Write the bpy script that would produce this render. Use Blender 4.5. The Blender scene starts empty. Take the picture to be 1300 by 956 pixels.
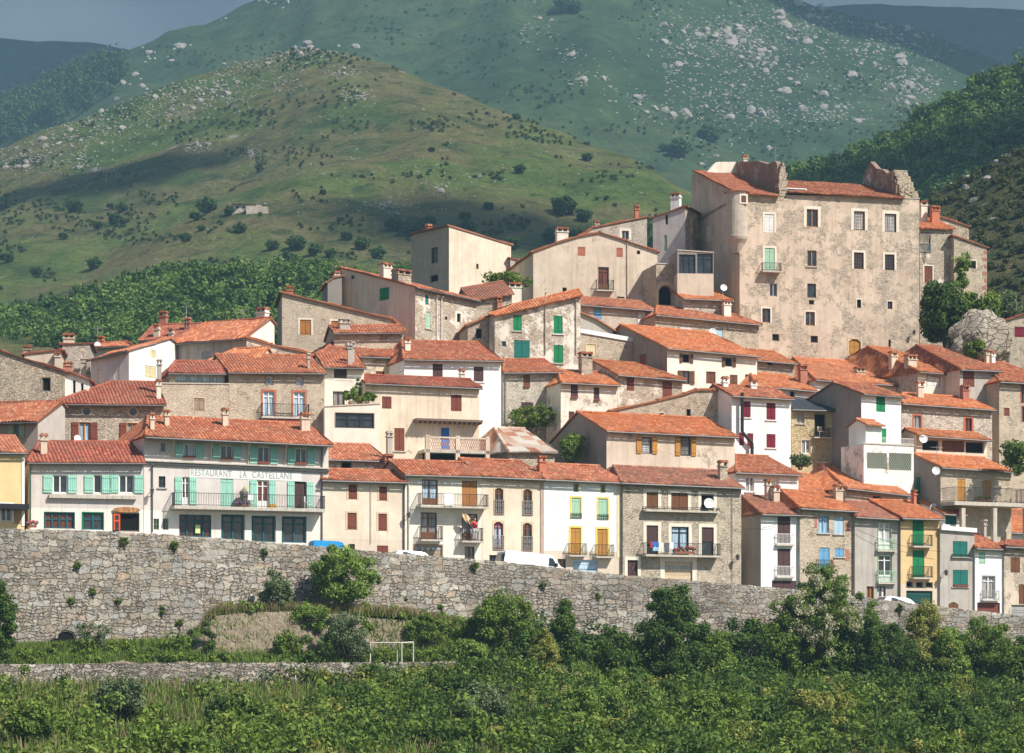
import bpy, math, random
import numpy as np
from mathutils import Vector, Matrix
from mathutils.geometry import tessellate_polygon
random.seed(7)
HAZE, EXPO = .00023, 0.66
R = math.radians
S = bpy.context.scene
COL = S.collection
F, CX, HY = 3200.0, 650.0, 850.0          # focal length in photo pixels, centre column, horizon row

def at(x, y, Y):
    "world point seen at photo pixel (x, y) at distance Y in front of the camera"
    return Vector(((x - CX) / F * Y, Y, (HY - y) / F * Y))

# ---------------------------------------------------------------- objects
def link(o, parent=None):
    COL.objects.link(o)
    if parent is not None: o.parent = parent
    return o
def tag(o, label=None, cat=None, group=None, kind=None):
    if label: o['label'] = label
    if cat: o['category'] = cat
    if group: o['group'] = group
    if kind: o['kind'] = kind
    return o
def empty(name, loc, rz=0.0, parent=None):
    o = bpy.data.objects.new(name, None); o.location = loc; o.rotation_euler = (0, 0, rz)
    return link(o, parent)
def copy_tree(o, parent=None):
    c = o.copy(); COL.objects.link(c); c.parent = parent
    for ch in [k for k in o.children if k is not c]: copy_tree(ch, c)
    return c

class MB:
    "collects faces; build() links them as one mesh object"
    def __init__(s): s.v = []; s.f = []; s.m = []; s.uv = []
    def face(s, pts, m=0, uv=None):
        b = len(s.v); s.v += [tuple(p) for p in pts]; s.f.append(tuple(range(b, b + len(pts)))); s.m.append(m)
        s.uv.append(uv or [(p[0] + p[1] * .7, p[2]) for p in pts])
    def box(s, x0, y0, z0, x1, y1, z1, m=0):
        if x0 > x1: x0, x1 = x1, x0
        if y0 > y1: y0, y1 = y1, y0
        if z0 > z1: z0, z1 = z1, z0
        p = [(x0,y0,z0),(x1,y0,z0),(x1,y1,z0),(x0,y1,z0),(x0,y0,z1),(x1,y0,z1),(x1,y1,z1),(x0,y1,z1)]
        for q in ((0,3,2,1),(4,5,6,7),(0,1,5,4),(1,2,6,5),(2,3,7,6),(3,0,4,7)): s.face([p[i] for i in q], m)
    def bar(s, a, b, r, n=5, m=0, r2=None):
        a = Vector(a); b = Vector(b); d = (b - a)
        if d.length < 1e-6: return
        d.normalize(); k = Vector((0,0,1)) if abs(d.z) < .9 else Vector((1,0,0))
        u = d.cross(k).normalized(); w = d.cross(u); r2 = r if r2 is None else r2
        ra = [a + (u*math.cos(2*math.pi*i/n) + w*math.sin(2*math.pi*i/n))*r for i in range(n)]
        rb = [b + (u*math.cos(2*math.pi*i/n) + w*math.sin(2*math.pi*i/n))*r2 for i in range(n)]
        for i in range(n):
            j = (i+1) % n; s.face([ra[i], rb[i], rb[j], ra[j]], m)
        s.face(ra, m); s.face(rb[::-1], m)
    def disc(s, c, r, nrm, n=14, m=0, dome=0.0):
        c = Vector(c); nrm = Vector(nrm).normalized(); k = Vector((0,0,1)) if abs(nrm.z) < .9 else Vector((1,0,0))
        u = nrm.cross(k).normalized(); w = nrm.cross(u)
        ring = [c + (u*math.cos(2*math.pi*i/n) + w*math.sin(2*math.pi*i/n))*r for i in range(n)]
        mid = [c - nrm*dome*.75 + (p - c)*.5 for p in ring]; cc = c - nrm*dome
        for i in range(n):
            j = (i+1) % n; s.face([ring[i], ring[j], mid[j], mid[i]], m); s.face([mid[i], mid[j], cc], m)
    def prism(s, prof, y0, y1, m=0):
        "profile in (x, z) pushed from y0 to y1"
        n = len(prof)
        fr = [(p[0], y0, p[1]) for p in prof]; bk = [(p[0], y1, p[1]) for p in prof]
        s.face(fr, m); s.face(bk[::-1], m)
        for i in range(n):
            j = (i+1) % n; s.face([fr[j], fr[i], bk[i], bk[j]], m)
    def build(s, name, mats, parent=None, smooth=False, loc=None):
        me = bpy.data.meshes.new(name); me.from_pydata(s.v, [], s.f)
        if not isinstance(mats, (list, tuple)): mats = [mats]
        for m in mats: me.materials.append(m)
        me.polygons.foreach_set('material_index', s.m)
        if smooth: me.polygons.foreach_set('use_smooth', [True]*len(s.f))
        ul = me.uv_layers.new(name='UVMap'); flat = [c for f in s.uv for p in f for c in p]
        ul.data.foreach_set('uv', flat); me.update()
        o = bpy.data.objects.new(name, me)
        if loc is not None: o.location = loc
        return link(o, parent)

def np_mesh(name, V, Fq, mat, parent=None, smooth=False, uv=None):
    "fast mesh from numpy arrays; Fq is (n, 3 or 4)"
    me = bpy.data.meshes.new(name); nv, nf, k = len(V), len(Fq), Fq.shape[1]
    me.vertices.add(nv); me.vertices.foreach_set('co', np.ascontiguousarray(V, dtype=np.float32).ravel())
    me.loops.add(nf*k); me.loops.foreach_set('vertex_index', np.ascontiguousarray(Fq, dtype=np.int32).ravel())
    me.polygons.add(nf); me.polygons.foreach_set('loop_start', np.arange(0, nf*k, k, dtype=np.int32))
    me.polygons.foreach_set('loop_total', np.full(nf, k, dtype=np.int32))
    if smooth: me.polygons.foreach_set('use_smooth', np.ones(nf, dtype=bool))
    me.update(calc_edges=True); me.validate()
    for m in (mat if isinstance(mat, (list, tuple)) else [mat]): me.materials.append(m)
    return link(bpy.data.objects.new(name, me), parent)

# ---------------------------------------------------------------- materials
class NT:
    def __init__(s, name, rough=.9, spec=.2):
        s.mat = bpy.data.materials.new(name); s.mat.use_nodes = True; s.t = s.mat.node_tree; s.t.nodes.clear()
        s.o = s.n('ShaderNodeOutputMaterial'); s.b = s.n('ShaderNodeBsdfPrincipled')
        s.b.inputs['Roughness'].default_value = rough; s.b.inputs['Specular IOR Level'].default_value = spec
        s.l(s.b.outputs[0], s.o.inputs['Surface'])
    def n(s, t, **k):
        x = s.t.nodes.new(t)
        for a, b in k.items(): setattr(x, a, b)
        return x
    def l(s, a, b): s.t.links.new(a, b)
    def inp(s, sock, v):
        if hasattr(v, 'links') or hasattr(v, 'is_linked'): s.l(v, sock)
        elif isinstance(v, (tuple, list)): sock.default_value = (*v, 1) if len(v) == 3 and len(sock.default_value) == 4 else v
        else: sock.default_value = v
    def mix(s, f, a, b, mode='MIX'):
        x = s.n('ShaderNodeMix', data_type='RGBA', blend_type=mode, clamp_factor=True)
        s.inp(x.inputs[0], f); s.inp(x.inputs[6], a); s.inp(x.inputs[7], b); return x.outputs[2]
    def math(s, op, a, b=None, clamp=False):
        x = s.n('ShaderNodeMath', operation=op, use_clamp=clamp); s.inp(x.inputs[0], a)
        if b is not None: s.inp(x.inputs[1], b)
        return x.outputs[0]
    def ramp(s, f, stops, interp='LINEAR'):
        x = s.n('ShaderNodeValToRGB'); cr = x.color_ramp; cr.interpolation = interp
        while len(cr.elements) < len(stops): cr.elements.new(.5)
        for e, (p, c) in zip(cr.elements, stops):
            e.position = p; e.color = (*c, 1) if isinstance(c, (tuple, list)) else (c, c, c, 1)
        s.l(f, x.inputs[0]); return x.outputs[0]
    def pos(s): return s.n('ShaderNodeNewGeometry').outputs['Position']
    def vmul(s, v, k):
        x = s.n('ShaderNodeVectorMath', operation='MULTIPLY'); s.l(v, x.inputs[0]); x.inputs[1].default_value = k; return x.outputs[0]
    def noise(s, v, scale, detail=3, rough=.55, out=0):
        x = s.n('ShaderNodeTexNoise'); s.l(v, x.inputs['Vector']); x.inputs['Scale'].default_value = scale
        x.inputs['Detail'].default_value = detail; x.inputs['Roughness'].default_value = rough; return x.outputs[out]
    def voro(s, v, scale, feature='F1', rnd=1.0):
        x = s.n('ShaderNodeTexVoronoi', feature=feature); s.l(v, x.inputs['Vector']); x.inputs['Scale'].default_value = scale
        x.inputs['Randomness'].default_value = rnd; return x
    def bump(s, h, dist, strength=1.0):
        x = s.n('ShaderNodeBump'); s.l(h, x.inputs['Height']); x.inputs['Distance'].default_value = dist
        x.inputs['Strength'].default_value = strength; s.l(x.outputs[0], s.b.inputs['Normal'])
    def col(s, c): s.inp(s.b.inputs['Base Color'], c)

_mc = {}
def cached(fn):
    def w(*a, **k):
        key = (fn.__name__, a, tuple(sorted(k.items())))
        if key not in _mc: _mc[key] = fn(*a, **k)
        return _mc[key]
    return w
sc = lambda c, k: tuple(min(1, x*k) for x in c)

@cached
def m_paint(c, rough=.6, var=.12):
    t = NT('paint', rough, .3); p = t.pos()
    n = t.noise(t.vmul(p, (3, 3, .8)), 2.0, 4); t.col(t.ramp(n, [(.3, sc(c, 1-var)), (.7, sc(c, 1+var))]))
    return t.mat
@cached
def m_slat(c, horiz=False, sp=.09):
    "painted timber boards or louvres"
    t = NT('slatted timber', .6, .25); p = t.pos()
    tc = t.n('ShaderNodeTexCoord').outputs['Object']
    x = t.n('ShaderNodeSeparateXYZ'); t.l(tc, x.inputs[0])
    w = t.math('FRACT', t.math('DIVIDE', x.outputs[2] if horiz else x.outputs[0], sp))
    n = t.noise(t.vmul(p, (4, 4, 1)), 2.5, 4)
    base = t.ramp(n, [(.25, sc(c, .82)), (.75, sc(c, 1.12))])
    gap = t.ramp(w, [(0, .45), (.12, 1.0), (.9, 1.0), (1, .5)])
    t.col(t.mix(1.0, base, gap, 'MULTIPLY')); t.bump(gap, .02); return t.mat
@cached
def m_glass(c=(.02, .025, .03)):
    t = NT('window glass', .08, .6); p = t.pos()
    n = t.noise(p, 1.3, 2); t.col(t.ramp(n, [(.4, c), (.65, sc(c, 2.2))])); return t.mat
@cached
def m_curtain(c):
    t = NT('curtained glass', .25, .5); p = t.pos(); n = t.noise(t.vmul(p, (7, 7, .3)), 1.4, 3)
    t.col(t.ramp(n, [(.35, sc(c, .35)), (.6, c)])); return t.mat
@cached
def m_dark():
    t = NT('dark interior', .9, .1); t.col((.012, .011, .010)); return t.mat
@cached
def m_metal(c, rough=.5):
    t = NT('metal', rough, .5); n = t.noise(t.pos(), 3, 4)
    t.col(t.ramp(n, [(.3, sc(c, .8)), (.7, sc(c, 1.15))])); t.b.inputs['Metallic'].default_value = .15; return t.mat

def stain(t, p, base, amt, dark):
    "weathering: broad blotches, run-off streaks and speckle"
    a = t.ramp(t.noise(p, .35, 6, .65), [(.42, 0.0), (.68, 1.0)])
    st = t.ramp(t.noise(t.vmul(p, (2.4, 2.4, .14)), 1.2, 6, .65), [(.5, 0.0), (.72, 1.0)])
    f = t.math('MULTIPLY', t.math('ADD', t.math('MULTIPLY', a, .6), t.math('MULTIPLY', st, .8), True), amt)
    return t.mix(f, base, dark)
def rubble(t, p, cols, joint, scale, flat=1.7, jw=.05):
    "colour and joint height of rough stonework"
    wob = t.noise(p, 3.0, 2, out=1)
    v = t.n('ShaderNodeMixRGB'); v.inputs[0].default_value = .06; t.l(t.vmul(p, (1, 1, flat)), v.inputs[1]); t.l(wob, v.inputs[2])
    c = t.voro(v.outputs[0], scale); e = t.voro(v.outputs[0], scale, 'DISTANCE_TO_EDGE')
    sp = t.n('ShaderNodeSeparateColor'); t.l(c.outputs['Color'], sp.inputs[0])
    stones = t.ramp(sp.outputs[0], [(i/(len(cols)-1), k) for i, k in enumerate(cols)])
    g = t.noise(p, 9, 3); stones = t.mix(.35, stones, t.ramp(g, [(.3, .25), (.7, .9)]), 'SOFT_LIGHT')
    j = t.ramp(e.outputs['Distance'], [(0, 0.0), (jw, .25), (jw*2.2, 1.0)])
    return t.mix(j, joint, stones), j, e.outputs['Distance']

@cached
def m_plaster(c, dirt=.45, dark=None, z=None, c2=None, worn=0.0, seed=0.0):
    """render on a wall; c2 = second colour below local height z; worn = how much rubble shows through"""
    t = NT('wall plaster', .92, .15)
    pv = t.n('ShaderNodeVectorMath', operation='ADD'); t.l(t.pos(), pv.inputs[0]); pv.inputs[1].default_value = (seed*13.7, seed*5.1, seed*3.3)
    p = pv.outputs[0]
    base = t.ramp(t.noise(p, .9, 5, .6), [(.3, sc(c, .88)), (.7, sc(c, 1.07))])
    if c2:
        x = t.n('ShaderNodeSeparateXYZ'); t.l(t.n('ShaderNodeTexCoord').outputs['Object'], x.inputs[0])
        base = t.mix(t.math('LESS_THAN', x.outputs[2], z), base, t.ramp(t.noise(p, .9, 5, .6), [(.3, sc(c2, .9)), (.7, sc(c2, 1.05))]))
    col = stain(t, p, base, dirt, dark or (c[0]*.55, c[1]*.50, c[2]*.44))
    h = t.noise(p, 6, 5, .7)
    if worn > 0:
        st, j, e = rubble(t, p, [(.26, .21, .16), (.50, .41, .31), (.40, .33, .25), (.58, .49, .38), (.34, .28, .22)], (.50, .42, .33), 3.4, 1.8, .04)
        w = t.ramp(t.noise(p, .55, 9, .80), [(.62-worn*.35, 0.0), (.68-worn*.35, 1.0)])
        col = t.mix(w, col, st); h = t.mix(w, t.math('ADD', t.math('MULTIPLY', h, .3), .8), t.math('MULTIPLY', j, .7))
        t.col(col); t.bump(h, .05)
    else:
        t.col(col); t.bump(h, .015)
    return t.mat
STONES = {
 'tan':  ([(.30,.24,.17),(.58,.47,.34),(.46,.37,.27),(.64,.54,.42),(.38,.31,.23),(.54,.43,.31)], (.60,.50,.38)),
 'grey': ([(.26,.22,.17),(.52,.44,.34),(.40,.34,.26),(.60,.52,.40),(.33,.28,.22),(.54,.45,.33)], (.56,.47,.36)),
 'pink': ([(.36,.27,.21),(.60,.50,.41),(.70,.60,.50),(.50,.40,.32),(.66,.57,.47)], (.66,.57,.47)),
 'gold': ([(.46,.34,.16),(.62,.48,.25),(.52,.40,.22),(.66,.54,.32),(.42,.33,.20)], (.58,.47,.29)),
 'dark': ([(.10,.09,.08),(.24,.21,.18),(.17,.15,.13),(.28,.25,.20),(.14,.12,.10)], (.20,.18,.15)),
 'pale': ([(.34,.29,.23),(.60,.53,.44),(.52,.45,.37),(.64,.58,.49),(.45,.39,.31)], (.58,.51,.42)),
}
@cached
def m_stone(kind, scale=3.6, flat=1.9, mortar=.35, seed=0.0):
    t = NT('rubble stone', .93, .15); p = t.pos(); cols, joint = STONES[kind]
    st, j, e = rubble(t, p, cols, sc(joint, .62), scale, flat, .03)
    pl = t.ramp(t.noise(p, 1.6, 5), [(.3, sc(joint, .85)), (.7, sc(joint, 1.15))])
    w = t.ramp(t.noise(t.vmul(p, (1, 1, 1.3)), 1.1, 7, .7), [(.62-mortar*.4, 0.0), (.72-mortar*.4, 1.0)])
    st2 = t.mix(t.math('MULTIPLY', w, .75), st, pl)
    col = stain(t, p, st2, .3, sc(joint, .45)); t.col(col)
    t.bump(t.mix(t.math('MULTIPLY', w, .6), j, (.8, .8, .8)), .06); return t.mat
@cached
def m_tile(kind):
    C = {'new': ((.60,.20,.075),(.44,.125,.048),(.68,.31,.16),(.54,.16,.06)),
         'mid': ((.49,.155,.07),(.31,.09,.048),(.61,.28,.16),(.42,.125,.062)),
         'old': ((.38,.10,.06),(.22,.06,.04),(.48,.16,.10),(.32,.08,.05)),
         'worn': ((.42,.14,.08),(.24,.10,.07),(.56,.25,.15),(.34,.16,.11))}[kind]
    t = NT('clay roof tiles', .85, .2); uv = t.n('ShaderNodeUVMap').outputs[0]; p = t.pos()
    x = t.n('ShaderNodeSeparateXYZ'); t.l(uv, x.inputs[0])
    cu = t.math('FLOOR', t.math('DIVIDE', x.outputs[0], .26)); cv = t.math('FLOOR', t.math('DIVIDE', x.outputs[1], .36))
    cb = t.n('ShaderNodeCombineXYZ'); t.l(cu, cb.inputs[0]); t.l(cv, cb.inputs[1])
    wn = t.n('ShaderNodeTexWhiteNoise', noise_dimensions='2D'); t.l(cb.outputs[0], wn.inputs[0])
    col = t.ramp(wn.outputs[0], [(0, C[1]), (.3, C[3]), (.7, C[0]), (1, C[2])])
    lich = t.ramp(t.noise(p, .7, 7, .7), [(.50, 0.0), (.66, 1.0)])
    amt = {'new': .34, 'mid': .5, 'old': .5, 'worn': .75}[kind]
    col = t.mix(t.math('MULTIPLY', lich, amt), col, (.20, .13, .09))
    pale = t.ramp(t.noise(p, 1.9, 6, .75), [(.62, 0.0), (.72, 1.0)])
    col = t.mix(t.math('MULTIPLY', pale, {'new': .3, 'mid': .4, 'old': .25, 'worn': .55}[kind]), col, (.64, .42, .26))
    fu = t.math('FRACT', t.math('DIVIDE', x.outputs[0], .26))
    fv = t.math('FRACT', t.math('DIVIDE', x.outputs[1], .36))
    if 1:   # shade in the channels between cover tiles, painted in so the corrugation reads
        ch = t.ramp(fu, [(0, 1.0), (.22, .0), (.78, .0), (1, 1.0)]); col = t.mix(t.math('MULTIPLY', ch, {'old': .8, 'mid': .6, 'worn': .45, 'new': .42}[kind]), col, (.13, .05, .03))
    orr = t.n('ShaderNodeObjectInfo').outputs['Random']   # each roof has weathered in its own way
    col = t.mix(1.0, col, t.ramp(orr, [(0, (.74,.78,.80)), (.35, (1.0,1.0,1.0)), (.7, (.90,.82,.78)), (1, (1.08,1.12,1.15))]), 'MULTIPLY')
    br_ = t.ramp(t.noise(p, .28, 6, .7), [(.40, 0.0), (.62, 1.0)]); col = t.mix(t.math('MULTIPLY', br_, t.math('MULTIPLY', orr, .55)), col, (.30, .15, .09))
    t.col(col); h = t.math('ADD', t.math('MULTIPLY', t.math('SUBTRACT', 1.0, fv), .6), t.math('MULTIPLY', wn.outputs[0], .4)); t.bump(h, .03)
    return t.mat
@cached
def m_brick(c=(.46,.15,.09)):
    t = NT('brick', .9, .15); p = t.pos(); b = t.n('ShaderNodeTexBrick'); t.l(p, b.inputs[0])
    v = t.n('ShaderNodeMapping'); t.l(p, v.inputs[0]); v.inputs['Rotation'].default_value = (R(90), 0, 0); t.l(v.outputs[0], b.inputs[0])
    b.inputs['Color1'].default_value = (*c, 1); b.inputs['Color2'].default_value = (*sc(c, .7), 1); b.inputs['Mortar'].default_value = (.42, .33, .26, 1)
    b.inputs['Scale'].default_value = 3.0; t.col(b.outputs[0]); return t.mat

PC = dict(mint=(.33,.62,.50), green=(.01,.22,.08), teal=(.015,.16,.13), dkgreen=(.01,.07,.06), redbrown=(.20,.055,.035), brown=(.17,.07,.03),
  orange=(.42,.18,.05), ochre=(.50,.24,.05), maroon=(.20,.012,.03), purple=(.09,.045,.045), white=(.78,.77,.74), blue=(.16,.38,.60), sky=(.45,.60,.72),
  cobalt=(.03,.16,.50), grey=(.35,.34,.32), cream=(.74,.67,.55), yellow=(.80,.58,.16), tan=(.62,.48,.32), iron=(.03,.03,.035), redp=(.60,.10,.03),
  palegreen=(.38,.60,.42), petrol=(.01,.10,.12), lightyellow=(.75,.66,.38), taupe=(.36,.27,.19), sage=(.24,.36,.22), brick=(.46,.15,.09), beige=(.55,.47,.37))
def P(c, **k): return m_paint(PC[c], **k)
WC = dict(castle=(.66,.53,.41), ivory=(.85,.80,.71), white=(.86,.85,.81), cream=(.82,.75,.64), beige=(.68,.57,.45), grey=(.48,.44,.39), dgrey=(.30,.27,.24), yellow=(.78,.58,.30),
  ochre=(.74,.53,.27), lilac=(.66,.60,.56), sand=(.76,.64,.50), ltgrey=(.62,.58,.55))

# ---------------------------------------------------------------- roof tiles
def tile_plane(mb, poly, e0, e1, thick=.09, m=0, pitch_w=.26, amp=.075, seed=0):
    """corrugated clay tile surface over a convex planar polygon (list of Vectors); e0->e1 is the eave line"""
    e = (e1 - e0).normalized(); nrm = Vector((0,0,0))
    for i in range(1, len(poly)-1): nrm += (poly[i]-poly[0]).cross(poly[i+1]-poly[0])
    nrm.normalize()
    if nrm.z < 0: nrm = -nrm
    s = nrm.cross(e).normalized()
    if s.z < 0 and abs(s.z) > 1e-4: s = -s
    q = [((p-e0).dot(e), (p-e0).dot(s)) for p in poly]
    u0 = min(a for a, b in q); u1 = max(a for a, b in q); sub = 6; du = pitch_w/sub
    n = max(2, int((u1-u0)/du)); vm = max(b for a, b in q) - min(b for a, b in q); rows = max(2, int(vm/.7)+1)
    us = [u0 + (u1-u0)*i/n for i in range(n+1)]; rnd = random.Random(seed); ph = rnd.random()*9
    grid = []
    for u in us:
        lo, hi = 1e9, -1e9
        for i in range(len(q)):
            (a, b), (c, d) = q[i], q[(i+1) % len(q)]
            if abs(a-c) < 1e-9:
                if abs(u-a) < 1e-6: lo = min(lo, b, d); hi = max(hi, b, d)
                continue
            k = (u-a)/(c-a)
            if -1e-6 <= k <= 1+1e-6: w = b+(d-b)*k; lo = min(lo, w); hi = max(hi, w)
        if lo > hi: lo = hi = 0
        pf = abs(math.sin(math.pi*u/pitch_w))**.8; cell = math.floor(u/pitch_w); jit = (math.sin(cell*12.9898+ph)*43758.5 % 1)
        colm = []
        for r in range(rows+1):
            v = lo + (hi-lo)*r/rows
            sag = .07*math.sin(u*.9+ph)*math.sin(v*1.1+ph*2) + .03*math.sin(u*2.3+v*1.7+ph)
            hgt = amp*pf + sag*.8 + (jit-.5)*.016
            vv = v - (jit*.05 if r == 0 and hi-lo > .3 else 0)
            colm.append((e0 + e*u + s*vv + nrm*hgt, u, v))
        grid.append(colm)
    for i in range(n):
        for r in range(rows):
            A, B, C, D = grid[i][r], grid[i+1][r], grid[i+1][r+1], grid[i][r+1]
            mb.face([A[0], B[0], C[0], D[0]], m, [(A[1], A[2]), (B[1], B[2]), (C[1], C[2]), (D[1], D[2])])
        A, B = grid[i][0][0], grid[i+1][0][0]       # front lip of the tiles
        mb.face([A - nrm*thick, B - nrm*thick, B, A], m, [(us[i], 0)]*4)
    low = [p - nrm*thick for p in poly]
    mb.face(low, m+1)
    for i in range(len(poly)):
        a, b = poly[i], poly[(i+1) % len(poly)]
        mb.face([a - nrm*thick, b - nrm*thick, b + nrm*.02, a + nrm*.02], m, [(0, 0)]*4)
    return nrm
def ridge_tiles(mb, a, b, m=0, r=.13):
    a = Vector(a); b = Vector(b); L = (b-a).length; n = max(1, int(L/.45)); 
    for i in range(n):
        p = a.lerp(b, i/n); q = a.lerp(b, (i+.97)/n); mb.bar(p, q, r*.92, 7, m, r)
# ---------------------------------------------------------------- houses
UNDER = m_paint((.16, .10, .06), .9)
SLABM = m_paint((.50, .45, .38), .9, var=.2)
def mcol(c): return PC[c] if c in PC else WC[c]
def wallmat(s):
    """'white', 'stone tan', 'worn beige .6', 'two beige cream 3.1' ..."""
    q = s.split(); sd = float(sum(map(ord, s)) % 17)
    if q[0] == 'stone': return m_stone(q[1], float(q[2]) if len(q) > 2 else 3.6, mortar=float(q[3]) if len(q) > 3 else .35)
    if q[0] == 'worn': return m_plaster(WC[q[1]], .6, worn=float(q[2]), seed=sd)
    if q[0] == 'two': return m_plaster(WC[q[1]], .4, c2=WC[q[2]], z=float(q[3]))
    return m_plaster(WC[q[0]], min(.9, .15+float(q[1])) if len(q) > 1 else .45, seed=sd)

def fbox(mb, fn, a0, b0, d0, a1, b1, d1, m=0):
    p = [fn(a, b, d) for d in (d0, d1) for (a, b) in ((a0,b0),(a1,b0),(a1,b1),(a0,b1))]
    for q in ((0,1,2,3),(7,6,5,4),(0,4,5,1),(1,5,6,2),(2,6,7,3),(3,7,4,0)): mb.face([p[i] for i in q], m)

def hole_poly(a0, b0, a1, b1, shape):
    if shape == 'oval':
        return [((a0+a1)/2 + (a1-a0)/2*math.cos(k*math.pi/8), (b0+b1)/2 + (b1-b0)/2*math.sin(k*math.pi/8)) for k in range(16)]
    if shape == 'arch':
        h = (a1-a0)*.22; return [(a0,b0),(a1,b0)] + [(a1+(a0-a1)*k/8, b1-h+h*math.sin(math.pi*k/8)) for k in range(9)]
    if shape == 'round':
        r = (a1-a0)/2; return [(a0,b0),(a1,b0)] + [((a0+a1)/2+r*math.cos(math.pi*k/10), b1-r+r*math.sin(math.pi*k/10)) for k in range(11)]
    return [(a0,b0),(a1,b0),(a1,b1),(a0,b1)]

def wall_face(mb, fn, outline, holes, m=0, reveal=.2):
    polys = [[Vector((a, b, 0)) for a, b in outline]] + [[Vector((a, b, 0)) for a, b in h] for h in holes]
    flat = [p for q in polys for p in q]
    for t in tessellate_polygon(polys):
        mb.face([fn(flat[i].x, flat[i].y, 0) for i in t], m)
    for h in holes:
        for i in range(len(h)):
            (a, b), (c, d) = h[i], h[(i+1) % len(h)]
            mb.face([fn(a,b,0), fn(c,d,0), fn(c,d,reveal), fn(a,b,reveal)], m)

def opts(code):
    d = {}
    for k in code.split('|'):
        q = k.split(); d[q[0]] = q[1:]
    return d
LEAF = {}
def make_window(h, fn, rect, code, shape):
    a0, b0, a1, b1 = rect; o = opts(code); w = a1-a0; ht = b1-b0
    kind = list(o)[0]; arg = o[kind]
    fc = m_paint(mcol(arg[0]) if arg else PC['white'], .5)
    fr = MB(); t = min(.08, w*.12); nm = 'window'
    isdoor = kind in ('d', 'a')
    if shape == '':
        for x in ((a0, b0, a0+t, b1), (a1-t, b0, a1, b1), (a0+t, b1-t, a1-t, b1), (a0+t, b0, a1-t, b0+t)): fbox(fr, fn, x[0], x[1], .10, x[2], x[3], .17)
    else:
        hp = hole_poly(*rect, shape); cx, cy = (a0+a1)/2, (b0+b1)/2
        for i in range(len(hp)):
            p, q = hp[i], hp[(i+1) % len(hp)]; k = 1-2*t/w
            pi, qi = (cx+(p[0]-cx)*k, cy+(p[1]-cy)*k), (cx+(q[0]-cx)*k, cy+(q[1]-cy)*k)
            fr.face([fn(*p, .12), fn(*q, .12), fn(*qi, .12), fn(*pi, .12)]); fr.face([fn(*pi, .12), fn(*qi, .12), fn(*qi, .17), fn(*pi, .17)])
    mid = (a0+a1)/2
    if kind == 'g' and 'n' not in o:
        fbox(fr, fn, mid-.045, b0+t, .09, mid+.045, b1-t, .17)
        if ht > 1.7: fbox(fr, fn, a0+t, b1-.45, .10, a1-t, b1-.39, .168)
    if 'p' in o:      # solid lower panel of a glazed door
        fbox(fr, fn, a0+t, b0+t, .11, a1-t, b0+ht*.27, .172)
    if kind == 'x':   # iron grille
        k = max(2, int(w/.22)); kk = max(2, int(ht/.3))
        for i in range(1, k): fbox(fr, fn, a0+w*i/k-.012, b0, .04, a0+w*i/k+.012, b1, .065)
        for i in range(1, kk): fbox(fr, fn, a0, b0+ht*i/kk-.012, .03, a1, b0+ht*i/kk+.012, .055)
    if kind == 'shop':
        k = int(arg[1]) if len(arg) > 1 else 3
        for i in range(1, k): fbox(fr, fn, a0+w*i/k-.06, b0+t, .08, a0+w*i/k+.06, b1-t, .17)
        fbox(fr, fn, a0+t, b1-.5, .1, a1-t, b1-.42, .168)
    if isdoor: nm = 'garage_door' if kind == 'a' else 'door'
    if kind in ('c', 'd', 'a', 'r'):
        fc = m_slat(mcol(arg[0]), kind in ('a', 'r'), {'a': .5, 'r': .06}.get(kind, .11)); 
    W = fr.build(nm, fc, h.root) if kind not in ('k',) else fr.build(nm, m_paint((.2,.17,.14)), h.root)
    pane = MB(); pane.face([fn(a, b, .165) for a, b in hole_poly(*rect, shape)])
    if kind in ('g', 'x', 'shop'):
        cur = o.get('cur'); gm = m_curtain(mcol(cur[0])) if cur else m_glass()
        pane.build('pane', gm, W)
    elif kind == 'k': pane.build('pane', m_dark(), W)
    elif kind == 'r':   # roller blind partly down over glass
        fr_ = float(arg[1]) if len(arg) > 1 else 1.0
        pane.build('pane', m_glass(), W)
        sb = MB(); fbox(sb, fn, a0+.02, b1-ht*fr_, .06, a1-.02, b1-.01, .09); sb.build('roller_shutter', fc, W)
    elif kind == 'c':
        pane.build('pane', m_dark(), W)
        n = 1 if w < .75 else 2
        for i in range(n):
            sb = MB(); x0_, x1_ = a0+w*i/n+.012, a0+w*(i+1)/n-.012
            fbox(sb, fn, x0_, b0+.02, .035, x1_, b1-.02, .07)
            for k in (.14, .84): fbox(sb, fn, x0_+.03, b0+ht*k, .018, x1_-.03, b0+ht*k+.09, .034)
            sb.build('shutter', fc, W)
    elif kind == 'd':
        sb = MB(); fbox(sb, fn, a0+t, b0, .12, mid-.01, b1-t, .16); fbox(sb, fn, mid+.01, b0, .12, a1-t, b1-t, .16)
        for k in (.12, .52): 
            for (p, q) in ((a0+t+.07, mid-.08), (mid+.08, a1-t-.07)): 
                if q > p: fbox(sb, fn, p, b0+ht*k, .10, q, b0+ht*(k+.3), .121)
        sb.build('door_leaf', fc, W)
        hb = MB(); fbox(hb, fn, mid+.03, b0+ht*.45, .06, mid+.06, b0+ht*.45+.12, .12); hb.build('handle', m_metal((.3,.28,.25)), W)
    elif kind == 'a':
        sb = MB(); n = max(3, int(ht/.5))
        for i in range(n): fbox(sb, fn, a0+t, b0+ht*i/n+.01, .12+.004*(i % 2), a1-t, b0+ht*(i+1)/n-.01, .16)
        sb.build('door_panel', fc, W)
        if 'win' in o:
            wb = MB(); k = int(o['win'][0]); yy = b0+ht*.62
            for i in range(k):
                c = a0+w*(i+.5)/k; fbox(wb, fn, c-w/k*.28, yy, .10, c+w/k*.28, yy+.22, .119)
            wb.build('door_light', m_curtain(PC['sky']), W)
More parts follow.
